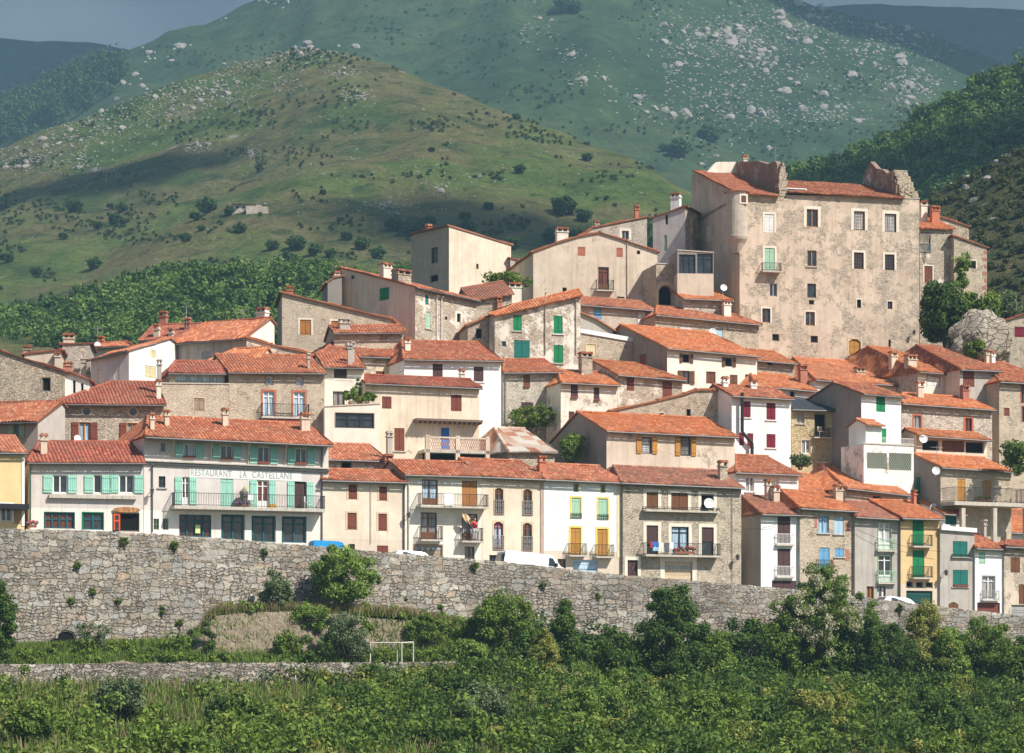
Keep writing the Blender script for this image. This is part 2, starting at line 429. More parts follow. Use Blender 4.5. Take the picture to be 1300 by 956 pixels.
    for key in ('o', 'ol', 'or'):
        if key in o:
            cm = m_slat(mcol(o[key][0]), False, .14); sw = float(o[key][1]) if len(o[key]) > 1 else w/2
            for side in ((-1, 1) if key == 'o' else ((-1,) if key == 'ol' else (1,))):
                sb = MB(); x0_, x1_ = (a0-.03-sw, a0-.03) if side < 0 else (a1+.03, a1+.03+sw)
                fbox(sb, fn, x0_, b0+.01, -.075, x1_, b1-.01, -.035)
                for k in (.12, .5, .85) if ht > 1.7 else (.15, .82): fbox(sb, fn, x0_+.02, b0+ht*k, -.098, x1_-.02, b0+ht*k+.08, -.0755)
                sb.build('shutter', cm, W)
    if 's' in o:
        sm = m_paint(mcol(o['s'][0]), .9, var=.1); k = float(o['s'][1]) if len(o['s']) > 1 else .16
        sb = MB()
        if shape == '' or shape == 'arch':
            for x in ((a0-k, b0, a0, b1+k), (a1, b0, a1+k, b1+k), (a0, b1, a1, b1+k)): fbox(sb, fn, x[0], x[1], -.022, x[2], x[3], .03)
        else:
            hp = hole_poly(*rect, shape); cx, cy = (a0+a1)/2, (b0+b1)/2; q = 1+2*k/w
            for i in range(len(hp)):
                p, r = hp[i], hp[(i+1) % len(hp)]; e = lambda z: (cx+(z[0]-cx)*q, cy+(z[1]-cy)*q)
                sb.face([fn(*p, -.03), fn(*r, -.03), fn(*e(r), -.03), fn(*e(p), -.03)]); sb.face([fn(*e(p), -.03), fn(*e(r), -.03), fn(*e(r), .02), fn(*e(p), .02)])
        sb.build('surround', sm, W)
    if 'i' in o:
        sb = MB(); k = .12; fbox(sb, fn, a0-k, b0-.09, -.10, a1+k, b0-.003, .08)
        sb.build('sill', m_paint(mcol(o['i'][0]), .9) if o['i'] else SLABM, W)
    if 'f' in o:
        sb = MB(); fbox(sb, fn, a0+.03, b0+.005, -.16, a1-.03, b0+.16, .03); sb.build('flower_box', m_paint(mcol(o['f'][0]) if o['f'] else PC['redbrown']), W)
    if 'j' in o:
        c = o['j'][0]; hh = float(o['j'][1]) if len(o['j']) > 1 else 1.0; sb = MB(); n = max(4, int(w/.11)); x0_, x1_ = a0-.05, a1+.05
        for i in range(n+1):
            x = x0_+(x1_-x0_)*i/n; fbox(sb, fn, x-.011, b0+.02, -.075, x+.011, b0+hh, -.05)
        for z in (b0+.04, b0+hh): fbox(sb, fn, x0_, z, -.085, x1_, z+.035, -.04)
        for x in (x0_, x1_-.02): fbox(sb, fn, x, b0+hh-.03, -.08, x+.02, b0+hh, .01); 
        if 'scroll' in o:
            for i in range(3):
                c0 = x0_+(x1_-x0_)*(i+.5)/3
                for zc in (b0+hh*.3, b0+hh*.68):
                    r = (x1_-x0_)/7.5
                    pts = [fn(c0+r*math.cos(k*math.pi/5), zc+r*math.sin(k*math.pi/5), -.0625) for k in range(11)]
                    for p, q in zip(pts, pts[1:]): sb.bar(p, q, .016, 4)
        sb.build('railing', m_paint(mcol(c), .5), W)
    return W

class House: pass
def house(name, label, x0, x1, y0, y1, base, Y, yaw=21, roof='E', ridge=None, prof=None, side_pt=None, dep=8.0, wall='beige', tile='mid',
          wins=(), left=(), right=(), ov=.38, pitch=.33, back=None, group=None, cat='house', gutter=True, below=2.5, chim=(), holes_down=None, sidewall=None, ovs=.15, hipr=True):
    h = House(); th = R(yaw); a = Vector((math.cos(th), math.sin(th))); b = Vector((-math.sin(th), math.cos(th)))
    def cross(p, q): return p.x*q.y - p.y*q.x
    P0 = Vector(((x0-CX)/F*Y, Y)); zb = (HY-base)/F*Y
    def hit(x, y, o, d):
        r = Vector(((x-CX)/F, 1.0)); t = cross(o, d)/cross(r, d); q = r*t - o; return q.dot(d), t*(HY-y)/F - zb
    h.uz = lambda x, y, w=0.0: hit(x, y, P0+b*w, a)
    W = h.uz(x1, y1)[0]; h.W = W
    if yaw < 0 and False: pass
    h.lw = lambda x, y: hit(x, y, P0, b); h.rw = lambda x, y: hit(x, y, P0+a*W, b)
    h.root = empty(name, (P0.x, P0.y, zb), th); tag(h.root, label, cat, group)
    z0, z1 = h.uz(x0, y0)[1], h.uz(x1, y1)[1]
    ffn = lambda p, q, d: (p, d, q)
    lfn = lambda p, q, d: (d, p, q)
    rfn = lambda p, q, d: (W-d, p, q)
    h.ffn, h.lfn, h.rfn = ffn, lfn, rfn
    wm = wallmat(wall); sm = wallmat(sidewall) if sidewall else wm  # grey sidewalls mostly put the shade of left faces into the colour
    zf = lambda u: z0 + (z1-z0)*u/W
    lo = -below; roofmb = MB(); i0 = i1 = 0.0; top = [(W, z1), (0, z0)]
    if roof == 'E':
        ds, us = [], []
        for (rx, ry) in ((ridge[0], ridge[1]), (ridge[2], ridge[3])):
            lo_, hi_ = .6, 16.0
            for _ in range(40):
                d = (lo_+hi_)/2; u, z = h.uz(rx, ry, d)
                if zf(u) + pitch*d > z: hi_ = d
                else: lo_ = d
            ds.append(d)
        d = min(max(sum(ds)/2, 1.0), 12.0)
        i0 = h.uz(ridge[0], ridge[1], d)[0]; i1 = W - h.uz(ridge[2], ridge[3], d)[0]
        i0 = 0 if i0 < .9 else min(i0, W*.6); i1 = 0 if i1 < .9 else min(i1, W*.6)
        if i0+i1 > W*.95: k = W*.9/(i0+i1); i0 *= k; i1 *= k
        bd = back or d; D = d+bd; rise = pitch*d
    elif roof == 'S':
        fn_ = h.lw if side_pt[0] < x0 else h.rw
        d, zr = fn_(*side_pt); zc = z0 if side_pt[0] < x0 else z1; d = max(2.0, min(d, 18)); rise = zr-zc; pitch = rise/d; bd = back or 1.0; D = d+bd
    h.d = d if roof in 'ES' else dep*.4
    if roof in 'ES':
        ex0 = 0 if False else -ovs; ex1 = W+ovs
        e0 = Vector((ex0, -ov, zf(ex0)-pitch*ov)); e1 = Vector((ex1, -ov, zf(ex1)-pitch*ov))
        r0 = Vector((i0 if i0 else -ovs, d, zf(i0 if i0 else -ovs)+rise)); r1 = Vector((W-i1 if i1 else W+ovs, d, zf(W-i1 if i1 else W+ovs)+rise))
        tile_plane(roofmb, [e0, e1, r1, r0], e0, e1, seed=int(x0))
        bz = pitch*(bd+.2)
        q0 = Vector((-ovs, D+.2, r0.z-bz)); q1 = Vector((W+ovs, D+.2, r1.z-bz))
        tile_plane(roofmb, [q1, q0, r0, r1], q1, q0, seed=int(x1))
        if i0: tile_plane(roofmb, [q0, e0, r0], q0, e0, seed=3)
        if i1: tile_plane(roofmb, [e1, q1, r1], e1, q1, seed=5)
        up = Vector((0,0,.02)); ridge_tiles(roofmb, r0+up, r1+up)
        if i0: ridge_tiles(roofmb, e0+up*2, r0+up*2)
        if i1: ridge_tiles(roofmb, e1+up*2, r1+up*2)
        lt = [(0, z0), (D, z0 + (rise - pitch*bd if roof == 'S' else 0))] if i0 else [(0, z0), (d, z0+rise), (D, z0+rise-pitch*bd)]
        rt = [(0, z1), (D, z1 + (rise - pitch*bd if roof == 'S' else 0))] if i1 else [(0, z1), (d, z1+rise), (D, z1+rise-pitch*bd)]
        bk = [(0, lt[-1][1]), (W, rt[-1][1])]
    elif roof == 'P':
        pts = [h.uz(px, py) for px, py in prof]; pts[0] = (0, pts[0][1]); pts[-1] = (W, pts[-1][1]); D = dep; top = pts[::-1]
        for (p, q) in zip(pts, pts[1:]):
            f = ov*.7; A = Vector((p[0], -f, p[1])); B = Vector((q[0], -f, q[1])); 
            if p is pts[0]: A -= (B-A).normalized()*.25
            if q is pts[-1]: B += (B-A).normalized()*.25
            A2 = A + Vector((0, D+f+.2, 0)); B2 = B + Vector((0, D+f+.2, 0))
            if A.z < B.z: tile_plane(roofmb, [A, A2, B2, B], A, A2, seed=int(x0))
            else: tile_plane(roofmb, [B, B2, A2, A], B, B2, seed=int(x0))
            if p is not pts[0]: ridge_tiles(roofmb, A+Vector((0,0,.03)), A2+Vector((0,0,.03)))
        lt = [(0, pts[0][1]), (D, pts[0][1])]; rt = [(0, pts[-1][1]), (D, pts[-1][1])]; bk = pts
    else:   # flat
        D = dep; lt = [(0, z0), (D, z0)]; rt = [(0, z1), (D, z1)]; bk = [(0, z0), (W, z1)]
        if prof: pts = [h.uz(px, py) for px, py in prof]; pts[0] = (0, pts[0][1]); pts[-1] = (W, pts[-1][1]); top = pts[::-1]; lt = [(0, pts[0][1]), (D, pts[0][1])]; rt = [(0, pts[-1][1]), (D, pts[-1][1])]; bk = pts
    h.D = D; h.z0, h.z1, h.zf = z0, z1, zf
    # walls with their openings
    wb = MB(); jobs = []
    def openings(lst, conv):
        hs = []
        for wn in lst:
            xa, ya, xb, yb, code = wn[:5]; xm, ym = (xa+xb)/2, (ya+yb)/2
            a0, a1 = conv(xa, ym)[0], conv(xb, ym)[0]; b1, b0 = conv(xm, ya)[1], conv(xm, yb)[1]
            if a0 > a1: a0, a1 = a1, a0
            shape = next((k for k in ('oval', 'arch', 'round') if k in opts(code)), '')
            hs.append(hole_poly(a0, b0, a1, b1, shape)); yield_.append(((a0, b0, a1, b1), code, shape))
        return hs
    yield_ = []; hs = openings(wins, h.uz); wall_face(wb, ffn, [(0, lo), (W, lo)] + top, hs); jobs += [(ffn,)+j for j in yield_]
    yield_ = []; hs = openings(left, h.lw); wall_face(wb, lfn, [(0, lo), (D, lo)] + lt[::-1], hs, 1); jobs += [(lfn,)+j for j in yield_]
    yield_ = []; hs = openings(right, h.rw); wall_face(wb, rfn, [(0, lo), (D, lo)] + rt[::-1], hs, 1); jobs += [(rfn,)+j for j in yield_]
    wall_face(wb, lambda p, q, d_: (p, D-d_, q), [(0, lo), (W, lo)] + bk[::-1], [], 1)
    if roof == 'F':
        zt = [(p[0], p[1]-.25) for p in (bk)]
        wb.face([(0, .25, zt[0][1]), (W, .25, zt[-1][1]), (W, D-.05, zt[-1][1]), (0, D-.05, zt[0][1])], 1)
    h.wallob = wb.build('wall', [wm, sm], h.root)
    if roofmb.f:
        h.roof = roofmb.build('roof', [m_tile(tile), UNDER], h.root)
    else:   # coping along a flat top
        cp = MB(); pts = top[::-1]
        for (p, q) in zip(pts, pts[1:]):
            cp.face([(p[0]-.03, -.06, p[1]), (q[0]+.03, -.06, q[1]), (q[0]+.03, -.06, q[1]+.09), (p[0]-.03, -.06, p[1]+.09)])
            cp.face([(p[0]-.03, -.06, p[1]+.09), (q[0]+.03, -.06, q[1]+.09), (q[0]+.03, .3, q[1]+.09), (p[0]-.03, .3, p[1]+.09)])
            cp.face([(p[0]-.03, -.06, p[1]), (q[0]+.03, -.06, q[1]), (q[0]+.03, -.003, q[1]), (p[0]-.03, -.003, p[1])])
        h.roof = cp.build('coping', SLABM if tile == 'mid' else m_tile(tile), h.root)
    if roof in 'ES' and gutter:
        g = MB(); g.bar(e0 + Vector((0, -.06, -.11)), e1 + Vector((0, -.06, -.11)), .07, 6); g.build('gutter', m_metal((.10, .10, .10)), h.root)
    for j in jobs: make_window(h, *j)
    for c in chim: chimney(h, *c)
    return h

def chimney(h, xa, ya, xb, yb, kind='beige', w=None, extra=1.2):
    w = h.d*.75 if w is None else w
    a0, zt = h.uz(xa, ya, w); a1 = h.uz(xb, ya, w)[0]; zl = h.uz((xa+xb)/2, yb, w)[1] - extra
    mat = {'brick': m_brick(), 'orange': m_brick((.62,.17,.07)), 'white': m_plaster(WC['white'], .5), 'beige': m_plaster(WC['beige'], .7), 'grey': m_plaster(WC['grey'], .6), 'stone': m_stone('grey'), 'cream': m_plaster(WC['cream'], .6)}[kind]
    wd = (a1-a0); dp = max(.45, wd*.7); mb = MB(); hcap = min(.45, (zt-zl)*.2)
    mb.box(a0+.05, w+.03, zl, a1-.05, w+dp-.03, zt-hcap)
    mb.box(a0-.02, w-.04, zt-hcap, a1+.02, w+dp+.04, zt-hcap+.08)
    for k in (0, 1): mb.box((a0+.04, a1-.14)[k], w+.04, zt-hcap+.08, (a0+.14, a1-.04)[k], w+dp-.04, zt-.1)
    if wd > .8: mb.box((a0+a1)/2-.05, w+.04, zt-hcap+.08, (a0+a1)/2+.05, w+dp-.04, zt-.1)
    o = mb.build('chimney', mat, h.roof)
    cp = MB(); cp.box(a0-.03, w-.05, zt-.1, a1+.03, w+dp+.05, zt-.04)
    n = max(2, int(wd/.2))
    for i in range(n): x = a0 + wd*(i+.5)/n; cp.bar((x, w-.06, zt-.02), (x, w+dp+.06, zt-.02), wd/n*.42, 6)
    cp.build('chimney_cap', m_tile('mid') if kind != 'grey' else SLABM, h.roof)
    return o
def balcony(h, xa, xb, yf, yt, dep=.85, slab=.13, col='iron', kind='bars', fn=None, conv=None, sm=None, name='balcony'):
    conv = conv or h.uz; fn = fn or h.ffn
    a0, zf_ = conv(xa, yf); a1, zf2 = conv(xb, yf); a0, a1 = min(a0, a1), max(a0, a1); zt = conv((xa+xb)/2, yt)[1]; zf_ = (zf_+zf2)/2
    mb = MB(); fbox(mb, fn, a0, zf_-slab, -dep, a1, zf_, -.004); B = mb.build(name, sm or SLABM, h.root)
    if kind == 'none': return B
    r = MB(); y = -dep+.05; t = .011
    if kind == 'bars':
        n = max(3, int((a1-a0)/.12))
        for i in range(n+1): x = a0+.04+(a1-a0-.08)*i/n; fbox(r, fn, x-t, zf_, y-t, x+t, zt, y+t)
        m = max(2, int(dep/.13))
        for i in range(m):
            d = y + (-y)*i/m
            for x in (a0+.04, a1-.04): fbox(r, fn, x-t, zf_, d-t, x+t, zt, d+t)
    for z in (zt-.02, zf_+.07) if kind == 'bars' else (zt-.02, (zt+zf_)/2, zf_+.1):
        fbox(r, fn, a0+.02, z, y-.02, a1-.02, z+.035, y+.02)
        for x in (a0+.04, a1-.04): fbox(r, fn, x-.02, z, y+.0205, x+.02, z+.035, -.005)
    if kind == 'rails':
        n = max(2, int((a1-a0)/1.5))
        for i in range(n+1): x = a0+.04+(a1-a0-.08)*i/n; fbox(r, fn, x-.02, zf_, y-.019, x+.02, zt, y+.019)
    r.build('railing', m_paint(PC.get(col, PC['iron']), .5), B); return B
def dish(h, x, y, r, w=None, rot=0, pole=1.0):
    w = h.d*.5 if w is None else w; u, z = h.uz(x, y, w); rr = abs(h.uz(x+r, y, w)[0]-u); mb = MB()
    n = Vector((math.sin(rot-h.root.rotation_euler.z), -math.cos(rot-h.root.rotation_euler.z), .25)).normalized(); c = Vector((u, w, z))
    mb.disc(c, rr, n, 16, 0, rr*.22); mb.bar(c - n*rr*.2, c + n*rr*.7 + Vector((0,0,-rr*.4)), .02, 4); mb.bar(c - n*rr*.2, c - n*.3, .03, 5)
    mb.bar(c - n*.3, c - n*.3 - Vector((0,0,pole)), .03, 5)
    mb.build('satellite_dish', m_paint((.72,.72,.72), .5), h.root)
def antenna(h, x, yt, yb, w=None, flip=1):
    w = h.d if w is None else w; u, zt = h.uz(x, yt, w); zl = h.uz(x, yb, w)[1]; mb = MB()
    mb.bar((u, w, zl-.8), (u, w, zt), .022, 4); L = .55
    mb.bar((u-L*flip, w, zt-.12), (u+L*.7*flip, w+.2, zt-.12), .014, 4)
    for i in range(7): k = u-L*flip+i*.19*flip; mb.bar((k, w-.22, zt-.12), (k, w+.22, zt-.12), .009, 3)
    for dz in (.45, .6): mb.bar((u-.3, w, zt-dz), (u+.3, w, zt-dz), .009, 3)
    mb.build('antenna', m_metal((.35,.35,.36)), h.root)
def pipe(h, x, ya, yb, col=(.3,.28,.26), r=.05, conv=None, fn=None):
    conv = conv or h.uz; fn = fn or h.ffn; a, z1 = conv(x, ya); a2, z0 = conv(x, yb); mb = MB(); a = a2 if abs(a-a2) > 1 else a
    mb.bar(fn(a, z0, -.08), fn(a, z1-.15, -.08), r, 6); mb.bar(fn(a, z1-.15, -.08), fn(a, z1, -.3), r, 6)
    mb.build('downpipe', m_metal(col), h.root)
def band(h, xa, ya, xb, yb, th, proud, mat, name='cornice'):
    a0, z0 = h.uz(xa, ya); a1, z1 = h.uz(xb, yb); mb = MB()
    p = [(a0, -proud, z0-th/2), (a1, -proud, z1-th/2), (a1, -proud, z1+th/2), (a0, -proud, z0+th/2)]; q = [(c[0], .05, c[2]) for c in p]
    mb.face(p); 
    for i in range(4): j = (i+1) % 4; mb.face([p[j], p[i], q[i], q[j]])
    return mb.build(name, mat, h.root)
def vbox(h, xa, ya, xb, yb, d0, d1, mat, name, parent=None):
    "box on the facade given by photo pixels; d negative = in front of the wall"
    a0, zt = h.uz(xa, ya); a1, zl = h.uz(xb, yb); mb = MB(); fbox(mb, h.ffn, a0, zl, d0, a1, zt, d1); return mb.build(name, mat, parent or h.root)
def wall_lamp(h, x, y):
    u, z = h.uz(x, y); mb = MB(); mb.bar((u, -.01, z+.1), (u, -.5, z+.35), .025, 5); mb.bar((u, -.01, z-.25), (u, -.4, z+.3), .018, 4)
    L = mb.build('wall_lamp', m_paint(PC['iron']), h.root)
    g = MB(); g.bar((u, -.5, z-.12), (u, -.5, z+.22), .09, 6, 0, .16); g.bar((u, -.5, z+.22), (u, -.5, z+.38), .18, 6, 0, .03); g.build('lantern', m_paint((.10,.10,.10), .4), L)
# ================================================================ the village
row = lambda x: 172 + .0215*x
SH = 'i'
# ---- front row behind the parapet
f0 = house('yellow_house', 'pale yellow house with white corner trim at the left end of the street row', -45, 31, 572, 573, 668, 170.3, roof='E', ridge=(-60, 545, 4, 562), wall='yellow .15', tile='mid', ov=.3,
  wins=[(1, 641, 15, 662, 'g white|s white'), (-25, 600, -12, 622, 'c brown|i')])
vbox(f0, 27.5, 578, 31.2, 668, -.04, -.002, m_paint(PC['white']), 'corner_trim'); vbox(f0, -45, 576, 31.2, 579.5, -.05, -.042, m_paint(PC['white']), 'fascia')
vbox(f0, 17.5, 640, 27, 665, -.03, -.002, m_paint((.4,.24,.12)), 'door'); vbox(f0, -45, 639.5, 33, 648, -1.2, -.06, m_paint((.015,.015,.017)), 'awning')

f1 = house('rendered_house', 'low grey rendered house with mint shutters left of the restaurant', 37, 182, 585, 585.5, 673, row(37), yaw=16, ridge=(50, 562, 181, 560.5), wall='two lilac ivory 1.55', tile='old',
  wins=[(67,603,85.5,626,'g white|o mint .62'), (119,603,129,626,'g white|n|o mint .62'), (151,603,170,626,'g white|o mint .62'),
        (57,651,94,671,'shop petrol 4|cur redbrown|s dkgreen .06'), (105,651,131,672.5,'shop petrol 2|s green .06'), (142.5,651,177,675,'k')],
  chim=[(51, 551, 61, 573, 'beige', 1.5)])
m_ = MB(); fbox(m_, f1.ffn, *f1.uz(62,632.2), -.28, *f1.uz(173,629.8), -.004); m_.build('sill', SLABM, f1.root)
for (a_, b_) in ((144, 152.5),):
    u0, z0 = f1.uz(a_, 673); u1, z1 = f1.uz(b_, 652); d_ = MB()
    for q in ((u0,z0,u0+.1,z1),(u1-.1,z0,u1,z1),(u0+.1,z1-.12,u1-.1,z1),(u0+.1,z0+.6,u1-.1,z0+.7)): fbox(d_, f1.ffn, q[0], q[1], -.05, q[2], q[3], -.005)
    dl = d_.build('door', m_paint((.75,.09,.02)), f1.root); d_ = MB(); fbox(d_, f1.ffn, u0+.1, z0, -.03, u1-.1, z1-.12, -.006); d_.build('pane', m_glass(), dl)
u0, z0 = f1.uz(160.5, 647.3); d_ = MB(); pts = [(u0+1.0*math.cos(k*math.pi/10)*(.94+.06*math.sin(3*k)), z0+.19*math.sin(k*math.pi/10)) for k in range(20)]; d_.prism(pts, -.16, -.08); d_.build('oval_sign', m_paint((.42,.20,.08), var=.5), f1.root)
dish(f1, 98.5, 556.5, 4.6, 5.4, .5); pipe(f1, 38.5, 586, 670, (.04,.10,.08))

f2 = house('restaurant_building', 'wide restaurant building with mint green shutters and white lettered sign', 183, 417, 550, 561, 676, row(183)+.3, yaw=21, ridge=(188, 527.5, 400, 540), wall='two lilac ivory 1.55', tile='mid', cat='restaurant', ov=.9, ovs=.1, below=4,
  wins=[(203.5,561,210.5,574,'g white|n|i'), (232.3,563.2,247.8,581.6,'g white|cur sky|o mint .55|f'), (279.8,565.3,295.5,583.7,'g white|o mint .55|f'), (326.9,567,342.6,588.9,'g white|o mint .55|f'), (374.6,569,389.7,590,'g white|o mint .55|f'),
        (201.4,604.6,210,619,'x iron|i'), (231.3,605.6,240,640.6,'g white|p|o mint .5'), (280,606.7,296,643.5,'c mint'), (326.5,609.8,341,645.3,'g white|p|cur redbrown|o mint .5'), (374,611.5,388.7,646.6,'d purple|o mint .5'),
        (195,658.4,202,672.6,'x sage'), (206.6,658.4,214,672.6,'x sage'), (227.5,653.3,268.3,682,'shop petrol 4|cur purple'), (282.5,654.8,309,685.5,'shop petrol 2|s dkgreen .08'), (321,656.5,348.5,688,'shop petrol 2|s dkgreen .08'), (359.3,657.3,387.6,689,'shop petrol 2|s dkgreen .08')],
  chim=[(190.3,524,197.2,544,'beige',1.2), (208.7,520.5,216,537.7,'beige',2.5), (282.3,518.4,291,538.7,'beige',3.2), (382.3,524,394.9,543,'beige',3.0)])
band(f2, 183, 588, 417, 598.3, .16, .16, m_metal((.06,.06,.06)), 'gutter')
band(f2, 183, 584.8, 417, 595, .10, .22, SLABM, 'ledge')
for xx, yt_, yb_ in ((219,558,582),(267,560,584),(314.5,562,588),(361.5,565,589),(409,567,592)):
    u0, z0 = f2.uz(xx, yb_); u1, z1 = f2.uz(xx, yt_); d_ = MB(); d_.bar((u0, -.03, z0), (u0, -.62, z1+.1), .06, 4); d_.build('bracket', m_paint(PC['beige']), f2.root)
balcony(f2, 217, 408, 645, 628.5, 1.05, .22)
def sign_text(h, txt, xa, xb, ya, yb, mat, parent, proud, bold=0):
    u0, z1 = h.uz(xa, ya); u1, z0 = h.uz(xb, yb); cu = bpy.data.curves.new('lettering', 'FONT'); cu.body = txt; cu.size = 1; cu.extrude = .01; cu.space_character = 1.12; cu.offset = bold
    tmp = bpy.data.objects.new('lettering', cu); COL.objects.link(tmp); dg = bpy.context.evaluated_depsgraph_get(); dg.update()
    me = bpy.data.meshes.new_from_object(tmp.evaluated_get(dg)); bpy.data.objects.remove(tmp)
    co = np.zeros(len(me.vertices)*3); me.vertices.foreach_get('co', co); co = co.reshape(-1, 3); mn, mx = co.min(0), co.max(0)
    tz = (co[:,0]-mn[0])/(mx[0]-mn[0]); out = np.empty_like(co)
    hh = abs(h.uz(xa, ya)[1]-h.uz(xa, yb[0] if isinstance(yb, tuple) else yb)[1])
    out[:,0] = u0 + tz*(u1-u0); out[:,1] = -proud - (co[:,2] > 0)*.006
    out[:,2] = h.uz(xa, ya)[1]*(1-tz) + h.uz(xb, h._ye)[1]*tz - hh*(1-(co[:,1]-mn[1])/(mx[1]-mn[1]))
    me.vertices.foreach_set('co', out.ravel()); me.materials.clear(); me.materials.append(mat); me.update()
    o = bpy.data.objects.new('lettering', me); return link(o, parent)
u0, z0 = f2.uz(240.5, 594); u1, z1 = f2.uz(382.5, 599.5); hs_ = .66; d_ = MB()
p4 = [(u0, -.02, z0-hs_), (u1, -.02, z1-hs_), (u1, -.02, z1), (u0, -.02, z0)]; d_.face(p4); d_.face([(p[0], -.003, p[2]) for p in p4][::-1])
for i in range(4): j = (i+1) % 4; d_.face([p4[i], p4[j], (p4[j][0], -.003, p4[j][2]), (p4[i][0], -.003, p4[i][2])])
sg = d_.build('sign_board', m_paint((.72,.71,.67), var=.08), f2.root)
for wd_, xa_, xb_ in (('RESTAURANT', 242.5, 294), ('LA', 304.5, 313), ('CASTELLANE', 320, 371)):
    ya_ = 595.6 + (xa_-242.5)*.0374; f2._ye = 595.6 + (xb_-242.5)*.0374
    sign_text(f2, wd_, xa_, xb_, ya_, ya_+8.2, m_paint((.30,.32,.31), var=.3), sg, .024)
u0, z0 = f2.uz(311.6, 620); d_ = MB(); d_.disc((u0, -.03, z0), .14, (0,-1,0), 14); d_.build('round_plaque', m_paint((.45,.55,.10)), f2.root)
vbox(f2, 248, 666.5, 254, 677, -.03, -.004, m_paint((.62,.78,.30)), 'menu_board')
pipe(f2, 193, 590, 676, (.05,.06,.06)); pipe(f2, 408.5, 566, 694, (.15,.14,.13)); wall_lamp(f2, 191, 626)

f3 = house('rendered_house', 'plain beige house with six closed red-brown shutters right of the restaurant', 409.5, 515, 607.3, 610, 701, row(410), ridge=(414, 595.8, 489, 598), wall='two sand beige 1.0', tile='mid', dep=6,
  wins=[(442.4,615.3,453.1,634,'c redbrown|s tan .14'),(481.3,617.5,491.1,635.7,'c redbrown|s tan .14'),(441,651,452.7,672.4,'c redbrown|s tan .14'),(480.2,652.2,491,674,'c redbrown|s tan .14'),(442,690.6,450.5,698,'x iron'),(478.6,692.6,492.7,703,'c redbrown')])
pipe(f3, 470.5, 612, 690, (.45,.38,.3), .025); pipe(f3, 512.5, 611, 700, (.12,.12,.12), .06)
f3b = house('stone_shed', 'small stone outhouse under a red tiled roof behind the beige shuttered house', 414, 490, 581, 583.2, 600, 190, ridge=(424, 564, 480, 565), wall='stone pale', tile='mid', wins=[(433.4,586,446.8,595.5,'k')])
chimney(f3b, 488.5, 577, 500, 600, 'brick', -1.0, 2); chimney(f3b, 491.5, 548, 499.5, 578, 'grey', -.6, .2)

f4 = house('rendered_house', 'cream house with brown french windows and a long upper balcony', 514.5, 612, 600.3, 603, 707, row(514), ridge=(503, 584.5, 580, 587), wall='cream .2', tile='mid', sidewall='dgrey',  # left side painted dark grey to carry its shade
  wins=[(535.7,608.7,555.9,641,'g brown|p|cur sky'),(586.2,610.4,605.7,643,'c orange'),(534,650.4,554.8,684.6,'g brown|p|cur grey'),(586.2,652.2,606.4,686,'g brown|p|cur grey'),(526.3,692,561.4,709,'a taupe|win 5|s taupe .08'),(590,694,602.5,714,'g brown|cur grey')])
balcony(f4, 529, 615, 643.5, 628, .95, .14); balcony(f4, 531, 559, 685.5, 668.6, .7, .12); balcony(f4, 583, 610, 687.3, 671, .7, .12)
pipe(f4, 518.5, 602, 705, (.6,.55,.48)); wall_lamp(f4, 516, 656)

f5 = house('rendered_house', 'peach cream house with arched windows and white iron rails behind the van', 612, 690, 603, 606.3, 713, row(612), ridge=(577, 581.5, 668, 586.5), wall='sand .25', tile='mid',
  wins=[(628.2,619.5,638.8,653.5,'g brown|arch|s tan .1|j grey 1.05|scroll'),(664.2,621,675.3,654.5,'g brown|arch|s tan .1|j grey 1.05|scroll'),(626.9,662.5,638.8,698.5,'g maroon|arch|cur sky|s tan .1|j grey 1.05|scroll'),(663.7,664,675.3,699.5,'g brown|arch|s tan .1|j grey 1.05|scroll'),(621.3,704.6,633.8,716,'x iron')],
  chim=[(684.5,579,694,602,'orange',1.2)])
vbox(f5, 686, 611, 690.3, 712, -.06, -.003, m_paint((.45,.32,.26)), 'pilaster')
d_ = MB()
for i in range(22):
    u0 = .4 + i*(f5.W-.8)/21; d_.box(u0, -.12, f5.zf(u0)-.5, u0+.07, -.003, f5.zf(u0)-.34)
d_.build('dentils', m_paint(PC['tan']), f5.root)

f6 = house('rendered_house', 'bright white house with yellow painted window surrounds above a blue garage', 690.6, 788, 606.4, 610.5, 722, row(691), ridge=(686, 589.5, 770, 591.5), wall='two white beige 1.35', tile='mid',
  wins=[(728.2,614,734.3,624.5,'g sage|n|s yellow .05'),(762.8,615.4,768.4,625.6,'g sage|n|s yellow .05'),(725.5,632,737.2,658,'c palegreen|s yellow .12|j iron .35'),(759.5,633,771.2,659.5,'c palegreen|s yellow .12|j iron .35'),
        (724.2,670,737.2,704.6,'c ochre|s yellow .14'),(758.2,671.5,771.2,706.2,'c ochre|s yellow .14'),(708,709.5,718.5,724,'g brown'),(727.4,710.8,758.7,729,'a sky')])
balcony(f6, 719.5, 742, 705, 690.5, .6, .12); balcony(f6, 753.5, 776.5, 706.7, 692, .6, .12)
vbox(f6, 783.2, 614, 787.9, 708, -.03, -.002, m_paint((.72,.62,.38)), 'corner_trim')

